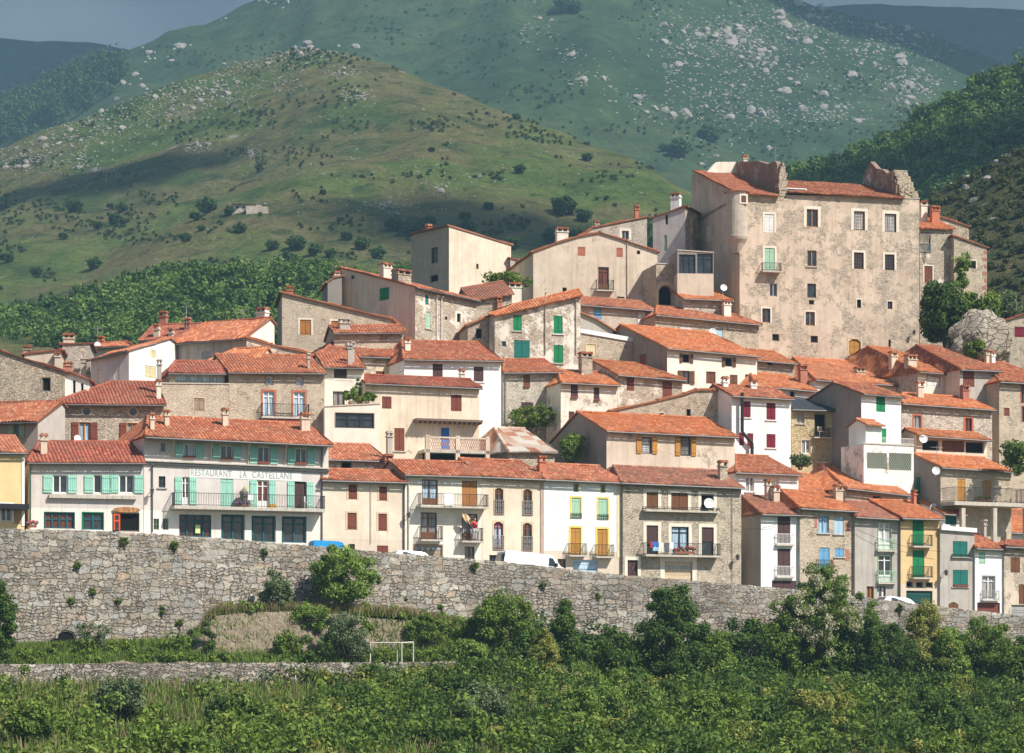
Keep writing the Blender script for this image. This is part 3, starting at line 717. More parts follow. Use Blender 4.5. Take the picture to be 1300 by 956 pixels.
f7 = house('stone_house', 'grey stone rubble house with cream surrounds and laundry on its long balcony', 788.6, 941, 610.6, 617.2, 735, row(788), ridge=(779, 592.5, 920, 597.5), wall='stone grey 4.0 .5', tile='worn',
  wins=[(820.7,625,835.4,645.8,'c brown|s cream .26'),(852,626,873.3,647.6,'c brown|s cream .26'),(890.2,627.8,906,648.6,'k|s cream .26'),(820.7,667,835.4,703.5,'r purple .66|s cream .26'),(852.5,668.8,874.2,704.5,'g iron|cur sky|s cream .26'),(890.8,669.4,906,705.4,'r purple .5|cur white|s cream .26'),
        (796.6,711,809.6,731,'d purple|s cream .24'),(843.7,713,878.9,738.5,'a tan|win 4|s cream .36')], chim=[(913.8,585,924.6,605.7,'stone',1.5)])
balcony(f7, 816, 910.5, 648.7, 644.5, .5, .12, kind='rails'); balcony(f7, 814.6, 910, 705.2, 690.2, .75, .14); dish(f7, 900.5, 639, 6.4, -.35, .3, .3)
wall_lamp(f7, 933, 709.5); pipe(f7, 789.8, 613, 728, (.2,.19,.17), .04); pipe(f7, 929, 620, 738, (.25,.22,.18), .025)
# ---- right hand street row
r1 = house('rendered_house', 'narrow white house with tall dark shuttered openings and a left side greyed for shade', 966, 1014, 650.5, 651.5, 748, row(966), yaw=24, ridge=(941.4, 629.5, 985, 631), wall='white .15', sidewall='grey', tile='worn',  # grey of the left side is its shade, put into the colour
  wins=[(987,656,1003.4,689.5,'c purple'),(987,696.6,1003.4,730.7,'c purple'),(979.8,737,1010.5,749.5,'c purple')])
balcony(r1, 984, 1006.5, 691.5, 678, .3, .1, col='white'); balcony(r1, 984, 1006.5, 732.5, 719, .3, .1, col='white')
chimney(r1, 973, 609, 980, 631, 'beige', 3.5, 1.5); chimney(r1, 982, 617, 991, 634, 'beige', 3.0, 1.5)
r2 = house('stone_house', 'tan rubble house with pale blue shutters and brick patches', 1015.4, 1084.5, 643, 646.8, 752, row(1015), yaw=22, ridge=(991, 622.6, 1047, 625), wall='stone tan 3.6 .5', sidewall='grey', tile='new',
  wins=[(1039,655.3,1052.4,676.7,'g blue|cur sky|i'),(1058.9,656.8,1070.9,678,'c sky|i'),(1039.6,695,1053,721.5,'c blue|s tan .06'),(1060,696,1071.4,707,'c blue|i')], chim=[(1061,615.5,1071.4,639,'beige',2.5)])
for (xa, ya, xb, yb) in ((1034,655,1037.5,670),(1073,663,1078,675),(1073,697,1078,712),(1054.5,712,1059,722)):
    vbox(r2, xa, ya, xb, yb, -.012, -.001, m_brick((.50,.17,.10)), 'brick_patch')
balcony(r2, 1037, 1056, 722, 711, .3, .08)
r3 = house('rendered_house', 'grey cement house with white framed french doors and green inner shutters', 1085.2, 1142.5, 654, 657.3, 763, row(1085), yaw=22, ridge=(1072, 638, 1118, 637.6), wall='grey .5', tile='worn',
  wins=[(1115,663.9,1131.2,698,'g white|p|cur white|s sage .06'),(1115,704.6,1132,739,'g white|p|s sage .06'),(1100.2,744.4,1109.3,760.5,'g brown|cur orange'),(1113,744.4,1124.4,760.5,'g purple|cur white')])
balcony(r3, 1112, 1136, 698.6, 684.5, .3, .12, col='palegreen'); balcony(r3, 1113, 1136, 739.6, 725, .3, .12, col='palegreen')
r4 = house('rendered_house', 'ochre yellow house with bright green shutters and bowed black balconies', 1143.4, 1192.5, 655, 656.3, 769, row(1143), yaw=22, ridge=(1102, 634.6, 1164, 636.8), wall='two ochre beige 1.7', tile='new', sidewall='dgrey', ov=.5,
  wins=[(1158.5,659.5,1172.7,693,'c green'),(1158.5,698.6,1173.3,733,'c green'),(1150.5,738,1159,745.5,'k|s tan .05'),(1163,738.6,1171.9,746,'k|s tan .05'),(1175.3,739.2,1184,746.6,'k|s tan .05'),(1150.5,750,1183.8,770.5,'a dkgreen')],
  chim=[(1160,622,1164.5,636,'orange',3.5)])
balcony(r4, 1155.5, 1180.5, 693.5, 679.5, .55, .12); balcony(r4, 1155.5, 1180.5, 733.5, 719.5, .55, .12)
r5 = house('rendered_house', 'grey flat topped house with a white cornice and teal shutters', 1193.5, 1237, 672, 675.5, 774, row(1193), yaw=22, roof='F', wall='grey .55', dep=7,
  wins=[(1209.7,687.2,1228.2,707,'c teal|i'),(1209.7,723.6,1228.8,745,'c teal|i|f'),(1204,764.3,1216.6,773.5,'c brown|arch')])
band(r5, 1193.5, 670, 1238.5, 673.5, .34, .22, m_paint(PC['white'])); balcony(r5, 1207.5, 1231, 707.5, 704, .2, .04, kind='rails'); wall_lamp(r5, 1197, 729)
r6 = house('rendered_house', 'slim white house with a small green shutter and brown garage panel', 1238, 1274, 693.8, 695.3, 781, row(1238), yaw=22, ridge=(1243, 675.5, 1262, 677), wall='white .1', tile='mid',
  wins=[(1242.5,701.4,1250.7,716,'c palegreen'),(1247.3,731.3,1263,761,'g white|cur grey|s grey .05'),(1240.5,765,1269.5,780,'a redbrown')])
balcony(r6, 1245.5, 1267, 761.5, 750, .3, .1, col='grey')
chimney(r6, 1249, 660, 1253.5, 680, 'grey', 3, 1)
r7 = house('rendered_house', 'weathered beige house with brown shutters at the right end of the street row', 1274.8, 1335, 691.5, 694.5, 786, row(1275), yaw=22, ridge=(1277, 687, 1322, 688), wall='worn beige .35', tile='old',
  wins=[(1282.9,707.4,1294.8,727,'c brown'),(1293.4,742,1306,767,'c brown'),(1284,768,1312,790,'a grey')])
# ---- second row, right
hb = house('rendered_house', 'wide white house with a broad orange roof behind the slim white house', 1256, 1335, 672.5, 677, 690, 209, yaw=20, ridge=(1226, 653.5, 1303, 656), wall='white .2', tile='new', below=5)
hb2 = house('rendered_house', 'low orange tiled roof beneath the terrace of the doors and dish house', 1262, 1335, 655, 659, 668, 215, yaw=20, ridge=(1244, 645.5, 1310, 648), wall='beige', tile='mid', below=5)
r5b = house('rendered_house', 'house with a green attic shutter tucked behind the ochre house', 1197, 1223, 650.5, 652, 672, 205, yaw=22, ridge=(1163, 636, 1205, 639), wall='white .2', tile='new', wins=[(1200.3,653.5,1214.6,666,'c teal')], below=5)
dish(r5b, 1186, 644.5, 5, 1.5, .2, .5)
m6 = house('stone_house', 'tan stone house with two slatted doors opening on a raised terrace', 1194, 1284, 591.5, 597.3, 641, 206, yaw=24, ridge=(1171, 576.5, 1258, 582.5), wall='stone tan 4 .6', sidewall='dgrey', tile='new', below=7, gutter=True,  # dark grey left wall has the shade in its colour
  wins=[(1215.4,607.8,1225.5,636.6,'c ochre'),(1247.7,610,1258,638.8,'c ochre')], left=[(1163,606,1168.5,626,'c teal')])
balcony(m6, 1195, 1288, 639.5, 621.5, 1.9, .3); dish(m6, 1188.5, 597.5, 4.5, -1.0, .1, .4)
m_ = MB()
for px_ in (1207, 1247, 1287):
    u0, z0 = m6.uz(px_, 642); m_.box(u0-.18, -1.85, z0-3.6, u0+.18, -1.5, z0-.3)
m_.build('terrace_post', SLABM, m6.root)
m7a = house('rendered_house', 'low house with a plain orange roof beside the white house with maroon shutters', 1014, 1078, 620.8, 623.3, 640, 205, yaw=20, ridge=(1011.5, 592, 1052, 594.5), wall='worn beige .5', tile='new', below=5)
m7 = house('stone_house', 'long stone house under a broad orange roof below the lattice wall', 1073.5, 1153, 618, 627, 645, 203, yaw=24, ridge=(1038, 585.5, 1100, 591), wall='worn beige .7', tile='new', below=6, wins=[(1108,629,1118,634,'k|n')])
m1 = house('rendered_house', 'low white house with a red roof and bent black stovepipe', 933.5, 1013.5, 597.7, 601, 650, 201.5, yaw=22, ridge=(934, 575, 985, 583), wall='white .2', tile='mid', below=4, wins=[(946.8,605.4,957.5,624.5,'g white|cur grey|i'),(977,607.5,988.6,630,'g white|cur white|s cream .1')])
m2 = house('rendered_house', 'tall white house with four maroon shutters', 929, 1004, 500.8, 505, 590, 208, yaw=20, ridge=(897, 488.5, 968, 491.5), wall='white .08', tile='mid', below=4,
  wins=[(942.5,509.4,953,530,'c maroon|i white'),(973,511.5,984.6,533,'c maroon|i white'),(938.5,549,944.6,565.4,'c maroon'),(948.6,550,956.3,566.3,'c maroon|i white'),(973,551,984.6,568.5,'c maroon|i white')], chim=[(918,478.5,925.5,496,'white',2.5),(953.5,482.5,962,498,'white',2.8)])
m_ = MB(); q_ = [m2.uz(940, 499), m2.uz(940, 549), m2.uz(952.5, 563), m2.uz(952.5, 580)]
for p, q in zip(q_, q_[1:]): m_.bar((p[0], -.35, p[1]), (q[0], -.35, q[1]), .14, 7)
m_.build('stovepipe', m_metal((.02,.02,.02)), m2.root)
ms1 = house('stone_house', 'tan rubble gable house left of the tall white house with maroon shutters', 778, 929, 519, 497.5, 560, 209, yaw=10, roof='P', prof=[(778,520.5),(835,508),(868.6,499.7),(883,494.8),(905,494.5),(929,499)], dep=6, wall='stone tan 4.2 .45', tile='new', ov=.2,
  wins=[(837,524.3,842.8,529.5,'g grey|n|s cream .05'),(871.6,519.4,876.7,528.5,'k|s taupe .05'),(892,529.7,901,540,'g brown|n')], below=4)
m3 = house('stone_house', 'golden stone house with a dark slate roof and tiny balcony', 1004.6, 1066.5, 517.7, 519.5, 590, 211, yaw=18, ridge=(1003, 507, 1048, 507.6), wall='stone gold 4 .45', tile='mid', below=3,
  wins=[(1011.7,523.8,1021,537.7,'g grey|cur grey|i'),(1033.8,524.8,1048.6,555,'k'),(1017.5,558.6,1029,576,'g white|cur grey|s tan .08')])
m3.roof.data.materials[0] = m_paint((.055,.06,.07), .7); balcony(m3, 1031, 1051.5, 555.5, 545, .5, .1)
m3b = house('stone_house', 'golden stone annex with a sliver of orange roof left of the lattice wall', 1067, 1096.5, 530, 532, 592, 212, yaw=18, ridge=(1044, 513, 1080, 516), wall='stone gold 4 .45', tile='mid', below=3, wins=[(1077.5,534,1084.6,543.5,'g brown|n'),(1080,561.7,1091.4,577,'g brown|cur redbrown|s tan .08')])
m4 = house('rendered_house', 'white house with a single green shutter and a wide gable wall darkened for shade', 1093.5, 1144, 498.3, 502.3, 565, 209, yaw=33, roof='S', side_pt=(1058.5, 485.2), back=7.5, wall='white .12', sidewall='dgrey .2', tile='mid', below=3,  # gable colour darkened to stand for its shade
  wins=[(1112.3,503.8,1124,523,'c green'),(1118.5,543.8,1125.5,562,'c green')])
ter = house('concrete_terrace', 'white concrete terrace block with diamond lattice screens', 1096.5, 1160, 563.5, 566.5, 632, 206, yaw=24, roof='F', wall='worn white .25', dep=3.5, below=4, cat='terrace', wins=[(1100.5,575,1126,595,'k'),(1128.5,575.5,1157,597,'k')])
m_ = MB()
for (xa, xb, ya, yb) in ((1100.5,1126,575,595),(1128.5,1157,575.5,597)):
    a0, zt = ter.uz(xa, ya); a1, zl = ter.uz(xb, yb); n = 11; hh = zt-zl; st = (a1-a0)/n*2
    for i in range(-8, n+1):
        for sgn in (1, -1):
            u = a0 + i*(a1-a0)/n; v = u + hh*.62
            if sgn < 0: p, q = (v, zl), (u, zt)
            else: p, q = (u, zl), (v, zt)
            if p[0] > q[0]: p, q = q, p
            if q[0] <= a0 or p[0] >= a1: continue
            if p[0] < a0: k = (a0-p[0])/(q[0]-p[0]); p = (a0, p[1]+(q[1]-p[1])*k)
            if q[0] > a1: k = (a1-p[0])/(q[0]-p[0]); q = (a1, p[1]+(q[1]-p[1])*k)
            m_.bar((p[0], .05, p[1]), (q[0], .05, q[1]), .024, 4)
m_.build('lattice_screen', m_paint((.45,.52,.42)), ter.root); balcony(ter, 1120, 1160, 564.5, 556.5, .05, .02, col='white')
lean = house('rendered_house', 'tiny lean-to with a strip of orange tiles above the lattice terrace', 1099, 1119.5, 537, 539, 566, 207.5, yaw=24, ridge=(1096, 533, 1113, 534.5), wall='white .3', tile='new', below=1, gutter=False)
m5 = house('stone_house', 'pinkish stone house with two brick framed windows above a covered veranda', 1144.5, 1259.5, 510.6, 518.7, 590, 214, yaw=20, ridge=(1146, 500, 1238, 505), wall='stone pink 3.8 .35', tile='new', below=5,
  wins=[(1160.3,527.5,1169,543.5,'g grey|cur grey|s brick .16'),(1225.5,531,1233.8,547.5,'g redbrown|cur redbrown|s brick .16')], chim=[(1165.5,484.5,1174,503,'beige',2.5),(1222.5,489,1231.4,505,'brick',3)])
ver = house('covered_veranda', 'orange roofed veranda with dark open bays below the pinkish stone house', 1163, 1253, 550.5, 556.5, 583, 211.5, yaw=20, ridge=(1146, 543.5, 1245, 551), wall='sand .3', tile='new', below=3, cat='veranda', ov=.6,
  wins=[(1171,558.5,1192,572,'k'),(1196,559.5,1224,574,'c brown'),(1226,561,1249,575.5,'k')]); dish(ver, 1172.5, 557, 4.8, -.8, .1, .3)
m8 = house('rendered_house', 'wide low house with a broad orange roof under the big castle house', 1035, 1165, 480.8, 489.6, 505, 221, yaw=21, ridge=(1007, 455, 1092, 459), wall='cream .3', tile='new', below=4, chim=[(1016,463,1026,488,'brick',1),(1087.7,466,1099.4,479,'beige',3.5)],
  wins=[(1145,495,1156,503,'c redbrown')])
m8b = house('rendered_house', 'low orange roofed shed left of the broad roof with a brick chimney', 960, 1034, 488.5, 495, 512, 217, yaw=20, ridge=(952, 474, 1008, 477), wall='cream .4', tile='new', below=4, wins=[(1003,497,1009,504,'k|n')])
m8c = house('stone_house', 'small stone house with a low orange roof directly below the castle base', 961, 1008.5, 456, 460.2, 480, 225, yaw=18, ridge=(948, 443.5, 984, 447), wall='worn beige .7', tile='new', below=4, wins=[(974,459,981,464,'k|n')])
m9 = house('rendered_house', 'cream house with one white window and two chimneys right of the castle base', 1165, 1216, 470.5, 474.3, 500, 221, yaw=27, roof='E', ridge=(1101, 440.8, 1166, 444), wall='cream .15', sidewall='worn beige .6', tile='new', below=5, wins=[(1177,477.5,1193,491.5,'c white|s grey .06')],
  chim=[(1131.7,446,1140.6,472,'beige',4),(1153,450,1165,485,'beige',1.5)])
m10 = house('rendered_house', 'tall grey rendered house with a red-brown blind near the right edge', 1218.5, 1268.3, 467.5, 469.5, 515, 220, yaw=24, ridge=(1163, 438.3, 1225, 441.4), wall='grey .3', sidewall='beige', tile='mid', below=5, wins=[(1222.5,471.5,1237,491,'c redbrown')], chim=[(1252,444,1257,462,'beige',5),(1259,446,1264.5,462,'white',5)])
m11 = house('stone_house', 'stone house cut off by the right edge of the view', 1268.5, 1340, 483, 487, 590, 219, yaw=20, ridge=(1262, 460.5, 1325, 463), wall='stone tan 3.8 .6', tile='mid', below=4, wins=[(1274.5,517.7,1281.5,528,'c redbrown|s tan .05'),(1296.5,489,1304,512,'g brown|s brick .1'),(1297.5,516,1305,536,'g brown|s brick .1')])
# ---- second row, middle
c1 = house('rendered_house', 'beige house with two pairs of open orange-brown shutters', 770, 933, 545.2, 553, 598, 199.5, yaw=21, ridge=(746, 523.8, 893, 531), wall='worn beige .18', sidewall='dgrey', tile='new', below=4,  # shaded left side painted in as dark grey
  wins=[(814.5,555,827.5,576,'x iron|cur white|o ochre .42'),(863.7,554.6,877,578.8,'x iron|cur grey|o ochre .42')])
c2 = house('stone_shed', 'stone shed under a rusty patched corrugated iron roof', 644.6, 704, 571, 572.5, 590, 200, yaw=24, ridge=(628, 543.8, 690, 544.5), wall='stone grey 4 .3', sidewall='stone dark', tile='mid', below=4, cat='shed', gutter=False, pitch=.38)  # darker stone on the left side puts shade into the colour
c3 = house('stone_house', 'pale stone house with a climbing vine and brown shutter', 639, 711.5, 471.4, 470.8, 548, 213, yaw=18, ridge=(640, 456, 681, 457), wall='stone pale 4 .4', tile='mid', below=6, wins=[(664.3,475.8,673,491.6,'c brown|f'),(661.8,510.8,677,528.5,'c purple')])
pipe(c3, 641.5, 474, 545); pipe(c3, 636.5, 474, 545, (.2,.2,.2))
c4 = house('rendered_house', 'cream house with three purple-brown shutters and flower pots right of the vine house', 712, 784, 484, 487.4, 548, 211, yaw=20, ridge=(709, 469.8, 755, 472.5), wall='worn cream .2', tile='new', below=6, wins=[(724.6,488,733.7,505.8,'c purple|f'),(753.7,491.8,761,509,'c purple|f'),(722,522.3,729,537.8,'c purple|f')])
c5 = house('stone_house', 'patched cream and stone house with an outside stair door and wide leaning chimney', 784.5, 866.5, 474.5, 481, 520, 214, yaw=22, ridge=(752, 457.2, 804, 461), wall='worn cream .5', tile='new', below=6, wins=[(795.5,478.8,805,496,'c redbrown'),(841,484,853,505,'c redbrown')], chim=[(738,446.8,753,476,'stone',2)])
c6 = house('rendered_house', 'large cream house with five brown shuttered windows below the castle', 847, 961, 440.8, 451, 500, 219, yaw=22, ridge=(778, 412, 893, 421), wall='cream .12', sidewall='dgrey', tile='new', below=6,  # left wall coloured dark grey for the shade on it
  wins=[(866.5,449.2,876,461,'k|o brown .25'),(920.8,453.7,930,465.7,'k|o brown .28'),(866,470.6,876,488,'g brown|o brown .38'),(897.4,472.6,907.5,487,'c brown|s redbrown .06'),(926.5,475.8,936.3,489.5,'c brown'),(946.8,476,951.7,483,'k|s brown .05')], left=[(812,450,820,464,'c redbrown')])
c7 = house('stone_wall_house', 'flat topped stone building with a white roof edge above the leaning chimney house', 735.7, 803.5, 419, 431, 462, 224, yaw=20, roof='F', wall='stone tan 4 .5', dep=5, below=5, wins=[(744.3,437,756,452,'c lightyellow|s tan .08')], tile='mid')
band(c7, 734, 419.5, 803.5, 431.5, .38, .12, m_paint(PC['white']))
c7b = house('rendered_house', 'grey gable wall with a falling roof edge behind the flat topped stone building', 736, 778, 397, 418, 428, 227, yaw=18, roof='P', prof=[(736,396),(757,405),(778,418)], dep=5, wall='grey .4', tile='new', below=3)
c8 = house('stone_house', 'tall pale stone house with four bright green shutters', 628, 737, 399, 373, 462, 222, yaw=14, roof='E', ridge=(652, 388, 728, 371), pitch=.5, wall='worn cream .45', tile='new', below=5, gutter=False,
  wins=[(651.6,400.3,662.3,420,'c green|i'),(652.6,432,672.5,456,'c teal'),(703,400.8,714.3,423.8,'c green|i white'),(703,438,714.8,461,'c green|i'),(637,433,642.7,440,'g grey|n')])
pipe(c8, 692, 371, 450, (.45,.38,.28), .06); pipe(c8, 731, 381, 450, (.42,.36,.28), .05)
c8b = house('stone_house', 'low shaded annex left of the tall house with bright green shutters', 594, 627, 411.5, 404, 440, 224, yaw=10, roof='P', prof=[(592,412),(610,405),(628,399)], dep=5, wall='worn beige .7', tile='new', below=4, wins=[(604,417,612,430,'k'),(619,405.5,627,432,'c grey')])
c9 = house('stone_house', 'long low stone house with one blue and one white shutter below the large gable house', 736, 831, 385.5, 392.8, 425, 231, yaw=18, ridge=(734, 376.5, 815, 383.5), wall='stone pale 4 .75', tile='mid', below=5, wins=[(754,390.5,763.7,405.5,'c blue'),(809.5,395.4,819.7,415,'c white|s brick .06')])
c10 = house('stone_house', 'long stone house with an orange roof and a dish at the foot of the castle', 832, 963.5, 398.5, 411, 435, 230, yaw=20, ridge=(834, 388.5, 925, 398), wall='stone tan 4 .5', tile='mid', below=5, wins=[(863.4,414.8,878.5,423,'c white'),(910,418,917.5,430,'c sky')], chim=[(919,381,929,402,'cream',2.5)])
dish(c10, 905, 421.5, 5, -.3, .1, .3)
c11 = house('stone_house', 'tiny orange roofed house tucked against the left wall of the castle', 868, 928, 377.6, 380.5, 395, 235, yaw=16, ridge=(862, 370.6, 911, 369.5), wall='stone pale', tile='new', below=4, chim=[(893,366,897.5,377,'grey',1.5)]); dish(c11, 919, 365, 4.2, 1.5, .2, 1)
c12 = house('gable_house', 'big plain beige gable house with a small brown balcony door', 677, 834.5, 318.7, 319, 382, 240, yaw=12, roof='P', prof=[(677,319),(705,308.5),(735,299.5),(761,294.6),(795,305.5),(834.5,319)], dep=12, wall='worn beige .10', tile='mid', ov=.25, below=6,
  wins=[(733.5,313.4,742.8,324.8,'c brick'),(782.6,314.6,790.6,326.3,'c brick'),(808.5,318,812.8,322.8,'k'),(759.4,339,773,368,'g brown|p|cur redbrown'),(714,365,719.5,371,'k'),(783,376.5,793,379,'k')])
balcony(c12, 755.5, 778, 369, 356.5, .6, .12); pipe(c12, 796, 305, 378, (.5,.42,.33), .04); chimney(c12, 706.6, 288.6, 722.3, 307, 'cream', 4, 1)
c13 = house('stone_house', 'mono-pitch stone house rising behind the big beige gable house', 735, 821.4, 299, 274.8, 330, 254, yaw=14, roof='P', prof=[(728,302),(752,288.5),(821.4,274.8)], dep=9, wall='stone pale 4 .5', tile='mid', ov=.2, below=5, wins=[(789.5,293,798.3,304.5,'g grey|s cream .25')])
chimney(c13, 805.9, 260.8, 811.7, 277, 'orange', 3, 1); chimney(c13, 755, 280.6, 761.5, 290, 'beige', 3, 1)
c14 = house('rendered_house', 'tall pale lilac-grey house joined to the left side of the castle', 829, 870, 275.7, 263, 345, 247, yaw=-22, roof='P', prof=[(829,275.7),(870,262)], dep=5, wall='ltgrey .4', sidewall='worn cream .5', tile='mid', ov=.2, below=6, wins=[(844.6,272.6,847.9,285,'k'),(843,298.5,846.8,318.3,'c sage')])
chimney(c14, 850.5, 245.5, 863, 266, 'white', 2, 1)
arch = house('arched_passage', 'stone archway passage between the big gable house and the castle', 833, 861, 335, 336, 388, 238, yaw=14, roof='F', wall='worn beige .6', dep=5, below=4, cat='archway', wins=[(836,362,853.5,388,'k|round|s tan .25')])
porch = house('glazed_porch', 'dark glazed porch on a beige base beside the left castle wall', 860, 906, 318, 321, 372, 236.5, yaw=8, roof='F', wall='two dgrey beige 1.85', dep=4, below=5, cat='porch', wins=[(862,323,883,347,'shop iron 3'),(885,322,905,347,'shop iron 2')])
c15 = house('cube_house', 'tall windowed house with one falling roof edge above the village, standing alone', 570, 648.7, 286.5, 310.5, 362, 246, yaw=38, roof='P', prof=[(570,286.3),(648.7,310.3)], dep=6.3, wall='sand .4', sidewall='stone grey 4.5 .9', tile='mid', ov=.15, below=5, wins=[(604.6,335,607.6,341.5,'k')], left=[(547.5,314,556,334,'g brown|n'),(546,349,556,358,'k')])
chimney(c15, 543, 285, 549, 294, 'brick', 4.6, 1)
c16 = house('stone_house', 'low stone wall-like house with tiled edge right of the lone tall house', 648, 677, 335, 341, 352, 250, yaw=10, roof='P', prof=[(645,327),(677,334)], dep=4, wall='grey .4', tile='mid', ov=.15, below=5)
# ---- middle left
l1 = house('stone_house', 'large house with a long beige gable wall, green shutters and twin white pipes', 527, 605, 363.5, 380.5, 430, 226, yaw=40, roof='S', side_pt=(433.5, 339.8), back=1.5, wall='worn cream .55', sidewall='sand .45', tile='mid', below=6,
  wins=[(540,374.5,543.9,386.8,'c teal'),(541,397,546.5,417,'c palegreen|i'),(580,398,584.6,409,'k|s cream .2'),(565,402,568,406,'k')], left=[(481.8,365.2,494,381,'c green'),(445,349,450,354.5,'g grey|n')])
pipe(l1, 554, 376, 432, (.75,.72,.66), .06); pipe(l1, 560, 377, 432, (.75,.72,.66), .06)
l1r = house('stone_house', 'low worn orange roof continuing right from the large green shuttered house', 598, 650, 381, 372, 400, 232, yaw=12, roof='E', ridge=(560, 358, 640, 370), pitch=.4, wall='stone tan', tile='worn', below=5, gutter=False, chim=[(616.5,377,630.5,391,'cream',0),(631,376.4,637.6,395.4,'orange',-.4),(646,358.8,663,378,'cream',4)])
chimney(l1, 486.8, 333.4, 498.4, 356, 'cream', 5.5, 1.5); chimney(l1, 505.5, 341.5, 522.8, 363, 'stone', 2.5, 1.5)
l1b = house('rendered_house', 'small grey house end left of the large beige gable wall', 416, 434, 355, 352, 385, 232, yaw=10, roof='P', prof=[(416,357),(424,352),(436,350)], dep=5, wall='dgrey', tile='mid', ov=.15, below=4); chimney(l1b, 424.5, 344.5, 432, 356, 'cream', 2, 1)
l2 = house('stone_house', 'tan stone house with two orange-brown shutters under a long falling roof edge', 358, 512, 372, 410, 450, 218, yaw=8, roof='P', prof=[(352.6,370.8),(432.3,389),(499,405),(531,418)], dep=9, wall='stone tan 4.2 .65', sidewall='stone grey', tile='mid', ov=.3, below=6,
  wins=[(380.6,405.9,395,425.3,'c orange|s cream .15'),(420.5,407.4,432.3,425.7,'c orange|s cream .15')]); chimney(l2, 363.4, 363.5, 373, 376, 'brick', 2, 1)
l3 = house('stone_house', 'small low stone house with a short tiled roof and chimney', 424.5, 511, 421.8, 420.8, 446, 212.5, yaw=12, ridge=(430, 413.3, 510, 413), wall='stone tan 4 .6', tile='mid', below=4, gutter=True, wins=[(482,426,492,434,'c taupe')], chim=[(430.8,403.7,445.2,420,'grey',1.0)])
l4 = house('rendered_house', 'beige house with a red roof left of the long white house', 406, 512, 449, 453, 482, 208.5, yaw=20, ridge=(425, 434.3, 509, 434.3), wall='worn sand .3', tile='mid', below=4, wins=[(477,471.4,488,478,'c redbrown|s tan .08')], chim=[(440,436,448,454,'grey',1.5)])
l5 = house('rendered_house', 'long bright white house with two brown shutters under a striped red roof', 513, 636, 454.6, 456.6, 585, 206, yaw=18, ridge=(510, 433.7, 626, 434), wall='white .08', tile='mid', below=4, wins=[(549.3,462,562,480,'c purple'),(601.4,465.4,613.9,484.5,'c purple|i white')], chim=[(514,428.8,522,443,'cream',3),(584,469,591,480,'cream',-1.5)])
l6 = house('rendered_house', 'cream house with an overhanging upper floor above a lattice balcony and blue door', 464, 608.5, 484.8, 491, 588, 199.5, yaw=19, ridge=(459, 476.8, 597, 481), wall='worn sand .08', tile='old', below=4, dep=5,
  wins=[(485,503.3,497,518.8,'c redbrown'),(572.4,501,586,522,'c redbrown'),(500.6,543.5,513.5,572.5,'c redbrown|i'),(560,543,570.5,571,'c cobalt')])
chimney(l6, 553, 470, 553.1, 470.1, 'grey', 1, .01) if False else None
u0, z0 = l6.uz(524.7, 533); u1, z1 = l6.uz(608.5, 533.5); m_ = MB(); m_.box(u0, -.95, z0-.12, u1, -.004, z0+.06)
for i in range(14): k = u0+.1+(u1-u0-.2)*i/13; m_.box(k-.05, -.9, z0-.26, k+.05, -.01, z0-.121)
m_.build('eave_canopy', m_paint((.16,.11,.08)), l6.root)
ub = vbox(l6, 524.7, 493, 608.5, 532, -.95, -.9, wallmat('worn sand .08'), 'upper_storey') if False else None
lb = balcony(l6, 531, 613.5, 573.5, 573, 1.7, .25, kind='none')
m_ = MB(); m2_ = MB(); u0, zb_ = l6.uz(533, 573); u1, zt_ = l6.uz(613, 558.5)
fbox(m_, l6.ffn, u0, zt_-.12, -1.7, u1, zt_, -1.55)
for k in (0, 2/4, 1): c = u0+.15+(u1-u0-.3)*k; fbox(m_, l6.ffn, c-.17, zb_-2.2, -1.7, c+.17, zt_+.1, -1.4)
m_.build('balcony_wall', m_plaster(WC['beige'], .7), lb)
for k in range(26):
    c = u0+.3+(u1-u0-.6)*k/26
    for sg_ in (1, -1): m2_.bar((c + (0 if sg_ > 0 else .35), -1.62, zb_), (min(u1, c+(.35 if sg_ > 0 else 0)), -1.62, zt_-.13), .025, 4)
m2_.build('lattice_screen', m_paint((.50,.30,.24)), lb)
m_ = MB(); a0, z0 = l6.uz(534, 586); a1, z1 = l6.uz(612, 576); fbox(m_, l6.ffn, a0, z0-1, -.6, a1, z1, -.55); m_.build('undercroft_shade', m_dark(), l6.root)  # dark sheet painting the shade under the lattice balcony
l7 = house('rendered_house', 'cream white house with a plant filled roof terrace and one long strip window', 412, 482, 516.5, 513, 590, 196, yaw=12, roof='F', wall='cream .12', dep=6, below=4, wins=[(425.8,524.5,474.7,543.5,'shop iron 3|s taupe .05')], tile='mid')
l7u = house('rendered_house', 'cream upper house with a brown window rising behind the plant filled terrace', 412, 462, 464.7, 465.5, 520, 199.5, yaw=12, ridge=(398, 448, 448, 450.5), wall='cream .12', tile='mid', below=2, wins=[(424,467.3,440.5,479.8,'c purple'),(422.6,496.8,437.7,516.5,'g purple|cur grey')], chim=[(446,434,451,452,'grey',1.5)])
chimney(l7u, 441, 437, 448, 455, 'grey', .4, .6)
l8 = house('stone_house', 'tan rubble house with two tall brick framed french windows', 291, 411.5, 471, 472.3, 560, 195, yaw=16, ridge=(284, 452.3, 392, 449.5), wall='stone tan 4.2 .55', tile='mid', below=4,
  wins=[(338,478,346.6,489,'g white|n|cur sky|s redbrown .04'),(376.3,479,384.3,490,'g white|n|cur sky|s redbrown .04'),(333.9,496.8,348.3,529,'g white|cur sky|s brick .16'),(372.6,497.8,387,530,'g white|cur sky|s brick .16')], chim=[(390,448.3,394.3,467,'grey',1.2)])
balcony(l8, 331, 391.5, 530, 513.5, .55, .14); vbox(l8, 331, 532, 380, 541, -.45, -.004, m_paint((.32,.09,.06)), 'balcony_base')
